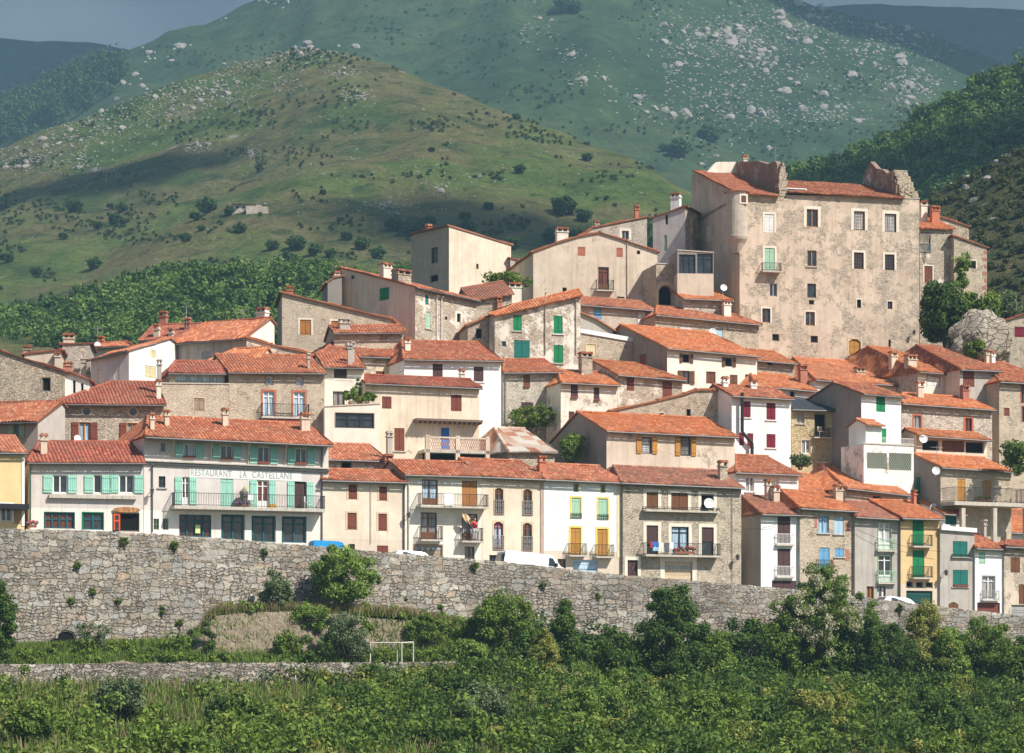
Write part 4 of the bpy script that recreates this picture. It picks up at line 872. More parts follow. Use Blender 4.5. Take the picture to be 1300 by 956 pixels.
l9 = house('stone_house', 'flat fronted stone house with one small shuttered window and a glazed attic', 205, 290.5, 487, 488, 560, 192, yaw=16, roof='F', wall='stone tan 4 .7', dep=5, below=4, wins=[(246.3,505.5,259.5,521.7,'c taupe|s tan .08')], tile='mid')
l9a = house('glazed_attic', 'glazed attic room under a small red roof above the flat fronted stone house', 215, 285, 472, 472.6, 488, 194, yaw=16, ridge=(223, 458, 283, 460), wall='stone tan', tile='old', below=1, cat='attic', wins=[(222,477,284,487,'shop grey 4|cur sky')])
l10 = house('stone_house', 'grey stone house with two round oculus windows and brown shutters', 68, 208, 510.3, 511.5, 570, 187, yaw=14, ridge=(160, 484.6, 199, 486), wall='stone grey 4.2 .35', tile='old', below=4, gutter=True, ov=.5,
  wins=[(104.5,517.5,115,527.5,'g grey|n|oval|s tan .1'),(163.5,517.7,174,528,'g grey|n|oval|s tan .1'),(100.3,536,114.7,560.5,'g orange|cur sky|o redbrown .5|s tan .06'),(161.2,537,175.7,561,'g orange|cur grey|ol redbrown .5|s tan .06')], chim=[(199.5,456,206,488,'grey',3),(198,482,205.5,500,'cream',1)])
l11 = house('rendered_house', 'white gable house with pale yellow shutters and a left face greyed for shade', 115.5, 163.7, 455.6, 444, 500, 203, yaw=-26, roof='S', side_pt=(215, 429), back=1.0, wall='ltgrey .3', sidewall='white .45', tile='mid', below=5,  # grey front paints the shaded left face, white side the lit one
  wins=[(124.4,468.6,131.5,490,'c cream'),(145.2,464.8,151.8,486.4,'c cream')], right=[(191,444.3,198.5,454,'c lightyellow'),(184,464.6,198,479.8,'c lightyellow')])
l12 = house('rendered_house', 'shaded grey walled house under a bright orange roof', 218.5, 312, 434, 426.8, 475, 208, yaw=-30, roof='E', ridge=(262, 411, 344, 402.5), pitch=.56, back=.6, wall='grey .7', sidewall='cream .2', tile='mid', below=5, wins=[(256.5,446.5,268,455,'c grey')]); chimney(l12, 324.5, 391.5, 336.6, 406, 'cream', 4, 1)  # wall greyed in colour for shade, side kept cream as the lit gable
l13 = house('stone_house', 'brown rubble stone gable house at the upper left edge', -35, 82.5, 440, 470, 525, 190, yaw=4, roof='P', prof=[(-35,435),(0,444.5),(82.5,471.5)], dep=7, wall='stone tan 4.2 .2', sidewall='cream .4', tile='old', ov=.2, below=5, wins=[(53.3,479.3,64.2,497,'k|s taupe .08')])
l13b = house('rendered_house', 'narrow white end wall with two dark openings right of the brown stone gable', 83, 112.5, 472, 481, 520, 191, yaw=4, roof='P', prof=[(83,471.5),(113,481)], dep=6, wall='white .4', tile='old', ov=.3, below=5, wins=[(92.6,482.6,95.9,499,'k'),(102.8,486.5,106,500,'k')])
l14 = house('rendered_house', 'low grey house with pale green shutters under a plain red roof at the left edge', -40, 48, 534.5, 533, 625, 181, yaw=-14, roof='E', ridge=(-50, 510, 67, 512.5), pitch=.42, back=.6, wall='dgrey', sidewall='grey', tile='mid', below=4, wins=[(17.3,538.5,24.1,555.8,'g grey|n|o sage .4')])
chimney(l14, 52, 552, 60, 575, 'brick', 1, 1) if False else None
l15a = house('rendered_house', 'worn grey house end with a fat chimney on the left skyline', 79, 114.2, 436, 435, 475, 204, yaw=6, roof='P', prof=[(78.5,436.5),(114.2,435)], dep=6, wall='worn grey .3', tile='old', ov=.15, below=5); chimney(l15a, 79.5, 423.5, 95, 440, 'beige', 0, 1); chimney(l15a, 80.7, 459.5, 91.9, 470, 'brick', -1.5, 1); chimney(l15a, 102, 454, 110, 470, 'grey', -1.0, 1)
l15b = house('rendered_house', 'low beige house with a thin tile edge beyond the brown stone gable', 31, 77.5, 447, 445, 470, 200, yaw=6, roof='P', prof=[(31,449),(76,443.8),(78,444)], dep=6, wall='worn beige .2', tile='old', ov=.15, below=5); chimney(l15b, 29, 438.7, 39.3, 451, 'stone', .5, 1); chimney(l15b, 68.5, 447, 77, 462, 'beige', -.6, 1)
l15c = house('rendered_house', 'low roof with a chimney and dish between the left skyline houses', 116, 168, 440.5, 437.5, 455, 212, yaw=-10, roof='E', ridge=(125, 436, 160, 434), wall='beige', tile='mid', below=5); chimney(l15c, 124.4, 427, 130.7, 440, 'orange', 1, 1); dish(l15c, 124, 437.5, 4, 0, .3, .6)
l16 = house('rendered_house', 'dull red roofed house with a crowd of chimneys behind the white gable house', 178, 268, 430, 427, 445, 216, yaw=-14, roof='E', ridge=(193, 411.5, 255, 412.5), pitch=.5, back=1.5, wall='dgrey', tile='old', below=6)
for q in ((201.3,395.5,211.2,421,'brick',3),(233,403.7,241.2,424.5,'brick',1.5),(194,412,202,429,'beige',0),(212.7,417,219.6,431,'beige',0)): chimney(l16, *q)
antenna(l16, 236.5, 388, 404, 1.5); antenna(l12, 308.5, 392, 413, 3.5)
l17 = house('stone_house', 'small beige gable with a falling tile edge below the shaded grey wall', 313, 390, 429, 446, 462, 204, yaw=8, roof='P', prof=[(312,427.5),(345,437),(390,447)], dep=5, wall='worn sand .4', tile='new', ov=.2, below=5, wins=[(329,440,336,445,'k')])
l18 = house('rendered_house', 'bright little orange roof peeping above the tan rubble house', 268, 330, 456, 452, 470, 202, yaw=-16, roof='E', ridge=(300, 443.5, 345, 440), pitch=.56, back=.6, wall='beige', tile='new', below=5)
for hh_, x_, yt_, yb_ in ((c1, 0, 0, 0),): pass
antenna(m9, 1150, 429, 445, 5); antenna(m7, 1046, 585, 600, 3); antenna(m6, 1189, 566, 585, 2, -1); antenna(l15c, 124, 415, 428, 1)

# rust patched iron sheets on the shed
m_ = NT('rusty corrugated iron', .7, .3); uv_ = m_.n('ShaderNodeUVMap').outputs[0]; x_ = m_.n('ShaderNodeSeparateXYZ'); m_.l(uv_, x_.inputs[0])
cb_ = m_.n('ShaderNodeCombineXYZ'); m_.l(m_.math('FLOOR', m_.math('DIVIDE', x_.outputs[0], .95)), cb_.inputs[0]); m_.l(m_.math('FLOOR', m_.math('DIVIDE', x_.outputs[1], 1.1)), cb_.inputs[1])
wn_ = m_.n('ShaderNodeTexWhiteNoise', noise_dimensions='2D'); m_.l(cb_.outputs[0], wn_.inputs[0])
fl_ = m_.math('ADD', m_.math('MULTIPLY', wn_.outputs[0], .7), m_.math('MULTIPLY', m_.noise(m_.pos(), 1.5, 5), .4))
m_.col(m_.ramp(fl_, [(.2, (.30,.12,.07)), (.42, (.42,.22,.14)), (.6, (.50,.38,.30)), (.8, (.55,.50,.44))])); c2.roof.data.materials[0] = m_.mat

# ================================================================ the castle
castle = house('castle_house', 'huge weathered castle-like house crowning the village, with a corner turret', 939, 1167, 247.5, 252.5, 452, 238, yaw=14, roof='F', wall='worn castle .36', sidewall='castle .7', dep=14.5, below=8, cat='castle', tile='mid',
  wins=[(970.8,272,982.8,295.3,'c white|s pale .2' if False else 'c white|s cream .2'),(970.8,315,983.4,343.5,'c palegreen|s cream .2'),(977,360.3,986.7,376.4,'g grey'),(967.6,391.6,978,409.4,'g brown|s cream .15'),(980.2,424,989.2,433,'k'),
   (1024,265.6,1038.4,288.2,'g orange|s cream .28'),(1024.8,318,1036.7,338.3,'g orange|i'),(1024.8,360,1036,378,'g brown|n'),(1027,381,1033.5,386.8,'k'),(1022.5,395.8,1034.5,413.6,'g orange|s cream .12'),(1029,426.2,1038.4,435.3,'k'),(1077.4,430.4,1092.6,450,'d ochre|arch|s tan .12'),
   (1084,268.2,1098,292.4,'x brown|cur white|s cream .28'),(1084,320.5,1096.5,341.6,'x brown|s cream .2'),(1087.8,380.3,1093.3,391,'k|s cream .1'),(1123.3,271.4,1137.9,294.7,'x brown|cur white|s cream .28'),(1123.3,323,1135.6,343.2,'x brown|s cream .2'),(1126.6,382.6,1133,392.3,'x brown|s cream .08'),(1128,431,1131,441,'k')],
  left=[(897,285,902.6,307,'c white|s cream .1')])
balcony(castle, 965.5, 989.5, 345, 335, .7, .14)
H = castle
def castle_roof(xa, ya, xb, yb, d, rise, name='roof', t='mid'):
    u0, z0 = H.uz(xa, ya); u1, z1 = H.uz(xb, yb); mb = MB(); e0 = Vector((u0, -.4, z0)); e1 = Vector((u1, -.4, z1)); r0 = Vector((u0, d, z0+rise)); r1 = Vector((u1, d, z1+rise))
    tile_plane(mb, [e0, e1, r1, r0], e0, e1); q0 = Vector((u0, H.D, z0+rise-(H.D-d)*.33)); q1 = Vector((u1, H.D, z1+rise-(H.D-d)*.33)); tile_plane(mb, [q1, q0, r0, r1], q1, q0)
    mb.face([(u0,0,z0-.3),(u0,d,z0+rise-.1),(u0,H.D,q0.z-.1),(u0,H.D,z0-3),(u0,0,z0-3)], 2)
    return mb.build(name, [m_tile(t), UNDER, wallmat('worn castle .36')], H.root)
u_, z_ = H.lw(888.4, 222); zc = H.uz(939, 247)[1]
castle_roof(999, 244.5, 1147.6, 252.5, 8.5, 2.9+.0)
# left wing roof: rises with the shaded left wall
u0, z0 = H.uz(936, 246); u1, z1 = H.uz(989, 249.5); dl = 13.0; mb = MB(); e0 = Vector((u0-.2, -.45, z0)); e1 = Vector((u1, -.45, z1)); rr = 4.7
tile_plane(mb, [e0, e1, Vector((u1, dl, z1+rr)), Vector((u0-.2, dl, z0+rr))], e0, e1); mb.build('roof', [m_tile('mid'), UNDER], H.root)
mb = MB(); mb.face([(0,0,z0-.3),(0,0,z0-.02),(0,dl,z0+rr-.12),(0,14.5,z0+rr-.12),(0,14.5,z0-.6)]); mb.build('wall', wallmat('castle .7'), H.root)
def castle_mass(pts, w0, w1, mat, name):
    mb = MB(); pr = [H.uz(x, y, w0) for x, y in pts]; mb.prism(pr, w0, w1); return mb.build(name, mat, H.root)
RUIN = m_stone('tan', 4.5, mortar=.2); REDW = m_plaster((.30,.19,.15), .6, worn=.35, seed=4)
castle_mass([(893,224),(908,206.5),(912,205.5),(946,205.5),(946,228)], 12.2, 12.9, m_plaster(WC['cream'], .5), 'gable_wall')
# dark party wall rising between the two roofs: runs front to back
def party(xf, prof, mat, th, name):
    "wall in the plane running back from facade pixel xf; prof = (depth, height above eave)"
    u, z = H.uz(xf, 246); mb = MB(); zz = z
    fr = [(u, w, zz+q) for w, q in prof]; bk = [(u+th, w, zz+q) for w, q in prof]; n = len(prof); mb.face(fr); mb.face(bk[::-1])
    for i in range(n): j = (i+1) % n; mb.face([fr[i], fr[j], bk[j], bk[i]])
    return mb.build(name, mat, H.root)
party(988.5, [(.4,-.6),(.4,2.9),(1.0,3.3),(3,3.4),(6,4.3),(10,5.0),(13,5.6),(13,-.6)], REDW, .45, 'party_wall')
mb = MB(); rnd = random.Random(5); u0, z0 = H.uz(989, 248); u1 = H.uz(999.5, 248)[0]
for k in range(11):
    zz = z0 - .5 + k*.33; s_ = max(0, k-6)*.07; mb.box(u0+s_+rnd.uniform(-.06,.06), -.05+rnd.uniform(-.03,.05), zz, u1-s_+rnd.uniform(-.12,.06), .9+rnd.uniform(-.1,.1), zz+.33)
mb.build('pinnacle', RUIN, H.root)
chimney(H, 943.5, 197, 950, 210, 'beige', 12, .6)
# ruined masonry on the right end
party(1141, [(.7,-.4),(.7,1.2),(1.3,1.9),(2.6,2.3),(4.0,3.1),(5.6,3.5),(7.2,4.5),(8.4,3.9),(9.5,2.6),(9.5,-.4)], REDW, .5, 'ruined_wall')
mb = MB(); u0, z0 = H.uz(1147, 254); u1 = H.uz(1168.5, 254)[0]; L = u1-u0
for k in range(12):
    t_ = k/11; zz = z0-.4+k*.29; xr = u1 - L*(.02 + (.72*max(0, t_-.25)**1.1)) + rnd.uniform(-.12,.1); xl = u0 - .5*t_ + rnd.uniform(-.08,.08) + (.4 if k < 3 else 0)
    mb.box(xl, .05+t_*.9+rnd.uniform(0,.08), zz, xr, 1.6+t_*2.2, zz+.29)
for k in range(40):
    t_ = rnd.random(); x = u0+rnd.uniform(-.3, L*.8)*(1-t_*.75); mb.box(x, t_*1.0+.0, z0+t_*2.5, x+rnd.uniform(.15,.4), t_+.5, z0+t_*2.5+rnd.uniform(.12,.3))
mb.build('ruined_corner', RUIN, H.root)
dish(H, 1105.5, 226, 5.2, 7, .2, .8); antenna(H, 984, 186, 204, 10)
vbox(H, 999, 235.5, 1029, 243.2, 1.0, 3.2, m_paint((.75,.75,.73)), 'skylight_frame'); vbox(H, 1001, 237, 1027, 241.5, .96, .99, m_glass(), 'skylight_pane')
# turret
u0, zt = H.uz(945, 245); zb_ = H.uz(943.5, 300)[1]; zc_ = H.uz(943.5, 309)[1]; r_ = 1.02; cx_ = u0-.62; mb = MB(); N = 24
def ring(r, z): return [(cx_+r*math.cos(2*math.pi*i/N), .35+r*math.sin(2*math.pi*i/N), z) for i in range(N)]
rings = [ring(.35, zc_-.9), ring(.75, zc_), ring(r_*.97, zc_+.35), ring(r_*1.03, zb_-.1), ring(r_*1.03, zb_+.06), ring(r_, zb_+.08), ring(r_, zt-.1), ring(r_*1.06, zt-.08), ring(r_*1.06, zt+.06)]
for A, B in zip(rings, rings[1:]):
    for i in range(N): j = (i+1) % N; mb.face([A[i], A[j], B[j], B[i]])
tur = mb.build('turret', m_stone('pale', 4.5, mortar=.9), H.root)
mb = MB(); top = (cx_, .35, zt+.45); A = ring(r_*1.2, zt+.05)
for i in range(N): mb.face([A[i], A[(i+1) % N], top], 0)
mb.build('turret_roof', m_tile('mid'), tur)
mb = MB(); wx, wz0 = H.uz(941, 259); wz1 = H.uz(941, 250)[1]; yy = .35-r_*.99; mb.box(wx-.42, yy-.05, wz0-.1, wx+.42, yy+.3, wz1+.14); wf = mb.build('surround', m_paint(PC['cream']), tur)
mb = MB(); mb.box(wx-.24, yy-.065, wz0+.04, wx+.24, yy-.052, wz1); mb.build('pane', m_paint((.12,.05,.03)), wf)
wall_lamp(H, 1158, 424)
# houses right of the castle
k1 = house('stone_house', 'pale stone house with a blue window directly right of the castle', 1168, 1210, 289, 289.5, 380, 243, yaw=14, ridge=(1166, 273, 1198, 275), wall='worn cream .55', tile='new', below=6, ov=.3, gutter=False, wins=[(1167.9,294.5,1181.5,320,'g maroon|cur blue|j grey .8'),(1173.4,337.7,1183.8,359,'c redbrown|s cream .12')], chim=[(1169.2,255,1178.3,276,'cream',3.5),(1183,261.4,1193.8,280,'orange',2.5)])
k2 = house('stone_house', 'grey stone gable behind the pale house with the blue window', 1190, 1230, 276, 286.6, 310, 252, yaw=10, roof='P', prof=[(1190,274),(1230,286.6)], dep=6, wall='worn sand .5', tile='mid', ov=.2, below=5)
k3 = house('stone_house', 'ivy hung stone house with brick corner at the edge of the hill', 1211, 1252.8, 299.5, 313.5, 385, 243, yaw=14, roof='P', prof=[(1210,299),(1253,313.5)], dep=7, wall='stone tan 4 .5', tile='mid', ov=.2, below=6, wins=[(1230,331,1239,341,'k|s cream .1')])
for i_ in range(7):
    y_ = 318+i_*9; vbox(k3, 1249.5-(i_ % 2)*2, y_, 1253.2, y_+4.5, -.02, .05, m_brick(), 'brick_quoin')
k4 = house('stone_house', 'small stone house with a dark red door at the right edge below the hill', 1268, 1335, 408, 402, 432, 236, yaw=8, roof='P', prof=[(1268,409),(1290,402),(1335,392)], dep=5, wall='stone grey 4 .5', tile='old', ov=.25, below=5, wins=[(1288,415,1301,428,'c maroon')])
# ================================================================ land
rng = np.random.default_rng(11)
def vnoise(x, y, seed=0):
    xi = np.floor(x).astype(np.int64); yi = np.floor(y).astype(np.int64); fx = x-xi; fy = y-yi
    def hsh(a, b):
        n = (a*374761393 + b*668265263 + seed*1442695041) & 0x7fffffff; n = (n ^ (n >> 13)) * 1274126177 & 0x7fffffff; return ((n ^ (n >> 16)) & 0xffff)/65535.0
    fx = fx*fx*(3-2*fx); fy = fy*fy*(3-2*fy)
    return (hsh(xi,yi)*(1-fx)+hsh(xi+1,yi)*fx)*(1-fy) + (hsh(xi,yi+1)*(1-fx)+hsh(xi+1,yi+1)*fx)*fy
def fbm(x, y, o=5, seed=0):
    s = 0; a = .5
    for k in range(o): s = s + a*(vnoise(x*2**k, y*2**k, seed+k)-.5); a *= .5
    return s*2
def tab(xs, ys): return lambda x: np.interp(x, xs, ys)
Yw = lambda x: 165 + .0215*x
Yfr = lambda x: 172 + .0215*x
ytop = tab([-300,0,100,190,300,408,500,640,788,941,1010,1195,1300,1600], [668,671,673,677,685,694,702,713,730,742,748,770,782,812])
ZT = lambda x: (HY-ytop(x))/F*Yw(x)
ZS = lambda x: ZT(x) - 1.1
def grid_mesh(name, P, mat, kind='structure', label=None, smooth=True, cat=None):
    r, c = P.shape[:2]; idx = np.arange(r*c).reshape(r, c)
    Fq = np.stack([idx[:-1,:-1], idx[:-1,1:], idx[1:,1:], idx[1:,:-1]], -1).reshape(-1, 4)
    o = np_mesh(name, P.reshape(-1, 3), Fq, mat, smooth=smooth); tag(o, label, cat, None, kind); return o

def ground_mat(name, greens, earth, scale=.3, slope=.75, ev=.5):
    t = NT(name, .95, .1); p = t.pos(); n = t.noise(p, scale, 7, .65)
    g = t.ramp(n, [(i/(len(greens)-1)*.5+.25, k) for i, k in enumerate(greens)])
    e = t.ramp(t.noise(p, 3.0, 5, .7), [(.3, sc(earth, .6)), (.7, sc(earth, 1.25))])
    x = t.n('ShaderNodeSeparateXYZ'); t.l(t.n('ShaderNodeNewGeometry').outputs['True Normal'], x.inputs[0])
    sl = t.ramp(x.outputs[2], [(slope-.12, 1.0), (slope+.08, 0.0)])
    f = t.math('MAXIMUM', sl, t.ramp(t.noise(p, scale*1.7, 6, .7), [(ev, 0.0), (ev+.14, 1.0)]))
    pb = t.voro(p, 3.5); t.col(t.mix(f, g, t.mix(t.ramp(pb.outputs['Distance'], [(.12, .7), (.3, 0.0)]), e, sc(earth, 1.5)))); t.bump(t.noise(p, 4, 7, .8), .25); return t.mat
# ---- village hill and street
GX = np.concatenate([np.linspace(-420, 1720, 160)])
rows = []
Zst = ZS(GX)
def addrow(Y, Z): rows.append(np.stack([(GX-CX)/F*Y, Y, Z], -1))
addrow(Yw(GX)+.3, Zst); addrow(Yfr(GX)+.6, Zst+.02)
for k in (6, 12, 20, 30, 40, 50, 60):
    Y = Yfr(GX)+k; addrow(Y, Zst + .43*np.maximum(0, k-6)*np.interp(GX, [-400, 0, 250, 400], [.6, .72, .95, 1]) + fbm(GX/60, GX*0+k/9., 3, 4)*.8)
for k, dz in ((75, 24.5), (95, 20), (130, 10), (200, 8)):
    Y = Yfr(GX)*.3+ 128*.98 + k; addrow(Y, Zst + dz*np.interp(GX, [-400, 0, 250, 400], [.2, .3, .75, 1]) + fbm(GX/60, GX*0+k/9., 3, 4)*1.5)
hillmat = ground_mat('hill ground', [(.05,.075,.025),(.09,.11,.04),(.14,.14,.06)], (.33,.27,.19), .4, .7, .52)
grid_mesh('hillside', np.array(rows), hillmat)
sx = np.linspace(-400, 1700, 120)
P = np.array([np.stack([(sx-CX)/F*Y, Y, ZS(sx)+.03], -1) for Y in (Yw(sx)+.35, Yfr(sx)+.3)])
t = NT('asphalt', .9, .2); t.col(t.ramp(t.noise(t.pos(), 2, 6), [(.3, (.10,.10,.095)), (.7, (.16,.155,.145))])); asph = t.mat
grid_mesh('road', P, asph)
# ---- foreground ground
GXf = np.linspace(-600, 1900, 260)
cx_ = [-600,0,250,285,400,520,600,700,850,1000,1150,1900]
ctl = [(0,[824,822,815,778,776,782,800,815,835,850,855,868]),(-3,[828,826,818,780,778,784,803,818,840,855,860,873]),(-4.5,[840,838,832,828,830,826,815,830,848,860,866,880]),
 (-7,[846,845,843,843,843,842,840,850,865,875,880,890]),(-7.6,[866,866,866,868,868,866,858,864,873,883,888,898]),(-12,[880,880,880,882,882,880,878,882,890,900,904,910]),(-30,[930,930,930,930,930,930,930,930,935,940,945,950]),(-60,[1000]*12),(-110,[1180]*12)]
ctlY = [c[0] for c in ctl]
ctlZ = [ (HY-np.interp(GXf, cx_, c[1]))/F*(Yw(GXf)-.9+c[0]) for c in ctl]
ctlZ[-1] = np.full_like(GXf, -7.0)
def ground_z(px, dy):
    zz = [np.interp(px, GXf, z) for z in ctlZ]; return float(np.interp(-dy, [-y for y in ctlY], zz))
dys = sorted(set(list(np.linspace(0, -13, 40)) + [-7, -7.6] + list(np.linspace(-14, -60, 30)) + [-80, -110, -150]), reverse=True)
rows = []
for dy in dys:
    Y = Yw(GXf)-.9+dy; zz = np.array([np.interp(-dy, [-y for y in ctlY], [z[i] for z in ctlZ]) for i in range(len(GXf))])
    X = (GXf-CX)/F*Yw(GXf)*(1 + .6*min(1, -dy/150.))
    zz = zz + ((fbm(X/2.5, Y/2.5, 4, 9)*.35 + fbm(X/.7, Y/.5, 3, 8)*.16) if dy < -.2 else 0)
    rows.append(np.stack([X, Y, zz], -1))
rows.append(np.stack([rows[-1][:,0]*1.5, rows[-1][:,1]*0-40, np.full_like(GXf, -7.5)], -1))
fgmat = ground_mat('meadow ground', [(.035,.06,.015),(.07,.10,.03),(.13,.13,.05)], (.33,.265,.19), .5, .72, .62)
grid_mesh('ground', np.array(rows), fgmat)
# far ground sheet under everything, out to the hills
fs = MB(); fs.face([(-9000,-200,-9.0),(9000,-200,-9.0),(9000,9000,-9.0),(-9000,9000,-9.0)]); tag(fs.build('valley_floor', hillmat), kind='structure')

def big_stone(name, cols, joint, hgt, wid, jw, fade=False):
    "roughly coursed rubble: warped courses of unequal rounded stones, some split into smaller ones"
    t = NT(name, .93, .15); p = t.pos(); M_ = t.math
    x = t.n('ShaderNodeSeparateXYZ'); t.l(p, x.inputs[0]); w1 = t.n('ShaderNodeSeparateColor'); t.l(t.noise(p, .9, 5, .62, out=1), w1.inputs[0])
    w2 = t.n('ShaderNodeSeparateColor'); t.l(t.noise(p, 2.6, 3, .6, out=1), w2.inputs[0])
    u = M_('ADD', M_('ADD', M_('MULTIPLY', x.outputs[0], 1.07), M_('MULTIPLY', w1.outputs[0], 1.3)), M_('MULTIPLY', w2.outputs[0], .42))
    z = M_('ADD', M_('ADD', x.outputs[2], M_('MULTIPLY', w1.outputs[1], .9)), M_('MULTIPLY', w2.outputs[1], .42))
    zr = M_('DIVIDE', z, hgt); row = M_('FLOOR', zr); fz = M_('FRACT', zr)
    def wn(a, b):
        c = t.n('ShaderNodeCombineXYZ'); t.inp(c.inputs[0], a); t.inp(c.inputs[1], b); n = t.n('ShaderNodeTexWhiteNoise', noise_dimensions='2D'); t.l(c.outputs[0], n.inputs[0]); return n
    rr = wn(row, 3.0).outputs[0]; ww = M_('ADD', wid*.75, M_('MULTIPLY', rr, wid*.6)); q = M_('ADD', M_('DIVIDE', u, ww), M_('MULTIPLY', rr, 37.0)); cell = M_('FLOOR', q); fq = M_('FRACT', q)
    big = wn(cell, row); split = M_('GREATER_THAN', big.outputs[0], .52)
    k = M_('ADD', 1.0, split); q2 = M_('MULTIPLY', fq, k); z2 = M_('MULTIPLY', fz, k); f2 = M_('FRACT', q2); g2 = M_('FRACT', z2)
    du = M_('MULTIPLY', M_('MINIMUM', f2, M_('SUBTRACT', 1.0, f2)), M_('DIVIDE', ww, k)); dz = M_('MULTIPLY', M_('MINIMUM', g2, M_('SUBTRACT', 1.0, g2)), M_('DIVIDE', hgt, k))
    rd = hgt*.22; a = M_('MAXIMUM', 0.0, M_('SUBTRACT', rd, du)); b = M_('MAXIMUM', 0.0, M_('SUBTRACT', rd, dz))
    e = M_('SUBTRACT', rd, M_('SQRT', M_('ADD', M_('MULTIPLY', a, a), M_('MULTIPLY', b, b)))); e = M_('ADD', e, M_('MULTIPLY', M_('SUBTRACT', t.noise(p, 7, 4, .7), .5), rd*.5))
    cn = wn(M_('ADD', M_('MULTIPLY', cell, 4.0), M_('FLOOR', q2)), M_('ADD', M_('MULTIPLY', row, 4.0), M_('FLOOR', z2)))
    st = t.ramp(cn.outputs[0], [(i/(len(cols)-1), c) for i, c in enumerate(cols)])
    st = t.mix(.75, st, t.ramp(t.noise(p, 4, 7, .8), [(.3, .12), (.7, .9)]), 'SOFT_LIGHT')
    j = t.ramp(e, [(0, 0.0), (jw*.5, .25), (jw*1.3, 1.0)])
    mort = t.ramp(t.noise(p, .5, 6, .7), [(.42, .0), (.62, 1.0)])
    j = t.mix(t.math('MULTIPLY', mort, .95 if fade else .6), j, (1, 1, 1))
    col = t.mix(j, joint, st); big_ = t.ramp(t.noise(t.vmul(p, (.6, .6, 1)), .25, 6, .65), [(.38, .74), (.62, 1.0)]); col = t.mix(1.0, col, big_, 'MULTIPLY')
    run = t.ramp(t.noise(t.vmul(p, (1.4, 1.4, .12)), .8, 5, .65), [(.52, 0.0), (.75, 1.0)]); col = t.mix(t.math('MULTIPLY', run, .4), col, (.13, .12, .10))
    moss = t.ramp(t.noise(p, .9, 7, .75), [(.60, 0.0), (.70, 1.0)]); col = t.mix(t.math('MULTIPLY', moss, .4), col, (.12,.12,.06))
    t.col(col); h = M_('ADD', M_('ADD', j, M_('MULTIPLY', cn.outputs[0], .6)), M_('MULTIPLY', t.noise(p, 4, 6, .8), .9)); t.bump(h, .2); return t.mat
WCOL = [(.27,.235,.19),(.44,.385,.31),(.38,.36,.33),(.56,.50,.40),(.32,.285,.24),(.50,.385,.285),(.44,.42,.385),(.62,.55,.46),(.46,.385,.30)]
wallm = big_stone('retaining stonework', WCOL, (.20,.17,.13), .44, .74, .034)
parm = big_stone('parapet stonework', [sc(c, .95) for c in WCOL], (.27,.235,.185), .42, .75, .035, True)
wx = np.linspace(-420, 1720, 500)
def wall_rows(x, top, bot, n, y_t, y_b, seed, amp=.07):
    out = []
    for k in range(n+1):
        q = k/n; Y = y_b + (y_t-y_b)*q; X = (x-CX)/F*Yw(x); Z = bot + (top-bot)*q
        out.append(np.stack([X, Y + fbm(X*1.2, Z*1.6, 3, seed)*amp, Z], -1))
    return out
zt = ZT(wx) + fbm(wx/3, wx*0, 3, 2)*.08; zmid = ZT(wx)-1.75; zb = np.array([ground_z(x, 0) for x in wx]) - 1.0
rw = grid_mesh('retaining_wall', np.array(wall_rows(wx, zmid, zb, 40, Yw(wx)-.12, Yw(wx)-.9, 3)), wallm, kind='thing', label='long battered stone retaining wall carrying the street', smooth=False, cat='wall')
rr_ = wall_rows(wx, zt, zmid, 8, Yw(wx)-.0, Yw(wx)-.119, 3, .04)
rr_.append(np.stack([(wx-CX)/F*Yw(wx), Yw(wx)+.45, zt], -1)); rr_.append(np.stack([(wx-CX)/F*Yw(wx), Yw(wx)+.46, zt-1.5], -1))
pp = grid_mesh('parapet', np.array(rr_), parm, smooth=False); pp.parent = rw; pp.pop('kind', None) if hasattr(pp, 'pop') else None
if 'kind' in pp: del pp['kind']
# drain arch in the wall foot
P0 = at(84, 818, Yw(84)-1.25); ar = empty('drain_arch', P0, R(21)); tag(ar, 'small dark arched drain opening at the left foot of the retaining wall', 'drain')
m_ = MB(); pts = [(-.55,-.3),(.55,-.3),(.55,.35)] + [(.55*math.cos(k*math.pi/8), .35+.5*math.sin(k*math.pi/8)) for k in range(1, 8)] + [(-.55,.35)]; m_.prism(pts, 0, .3); m_.build('opening', m_dark(), ar)
m_ = MB()
for k in range(9):
    a_ = math.pi*k/8; c_ = Vector((.72*math.cos(a_), -.03, .35+.68*math.sin(a_))); d_ = Vector((.72*math.cos(a_+.36), -.03, .35+.68*math.sin(a_+.36)))
    if k < 8: m_.bar(c_, c_.lerp(d_, .92), .15, 5)
m_.build('voussoirs', wallm, ar)
# dry stone terrace wall
tx = np.linspace(-420, 600, 200); zt_ = np.array([ground_z(x, -7) for x in tx]); zb_ = np.array([ground_z(x, -7.6) for x in tx])-.5
Xf = (tx-CX)/F*Yw(tx)
out = []
for k in range(9):
    q = k/8; Z = zb_+(zt_+.08-zb_)*q; out.append(np.stack([Xf*.975+fbm(Xf, Z, 2, 1)*0, Yw(tx)-.9-8.2+.5*q+fbm(Xf*1.5, Z*2, 3, 5)*.18, Z], -1))
out.append(np.stack([Xf*.975, Yw(tx)-.9-6.6, zt_+.05], -1))
dsm = big_stone('dry stone', [sc(c, .85) for c in WCOL], (.09,.075,.055), .26, .5, .03)
grid_mesh('terrace_wall', np.array(out), dsm, kind='thing', label='low dry stone terrace wall along the bottom left below the grass ledge', smooth=False, cat='wall')

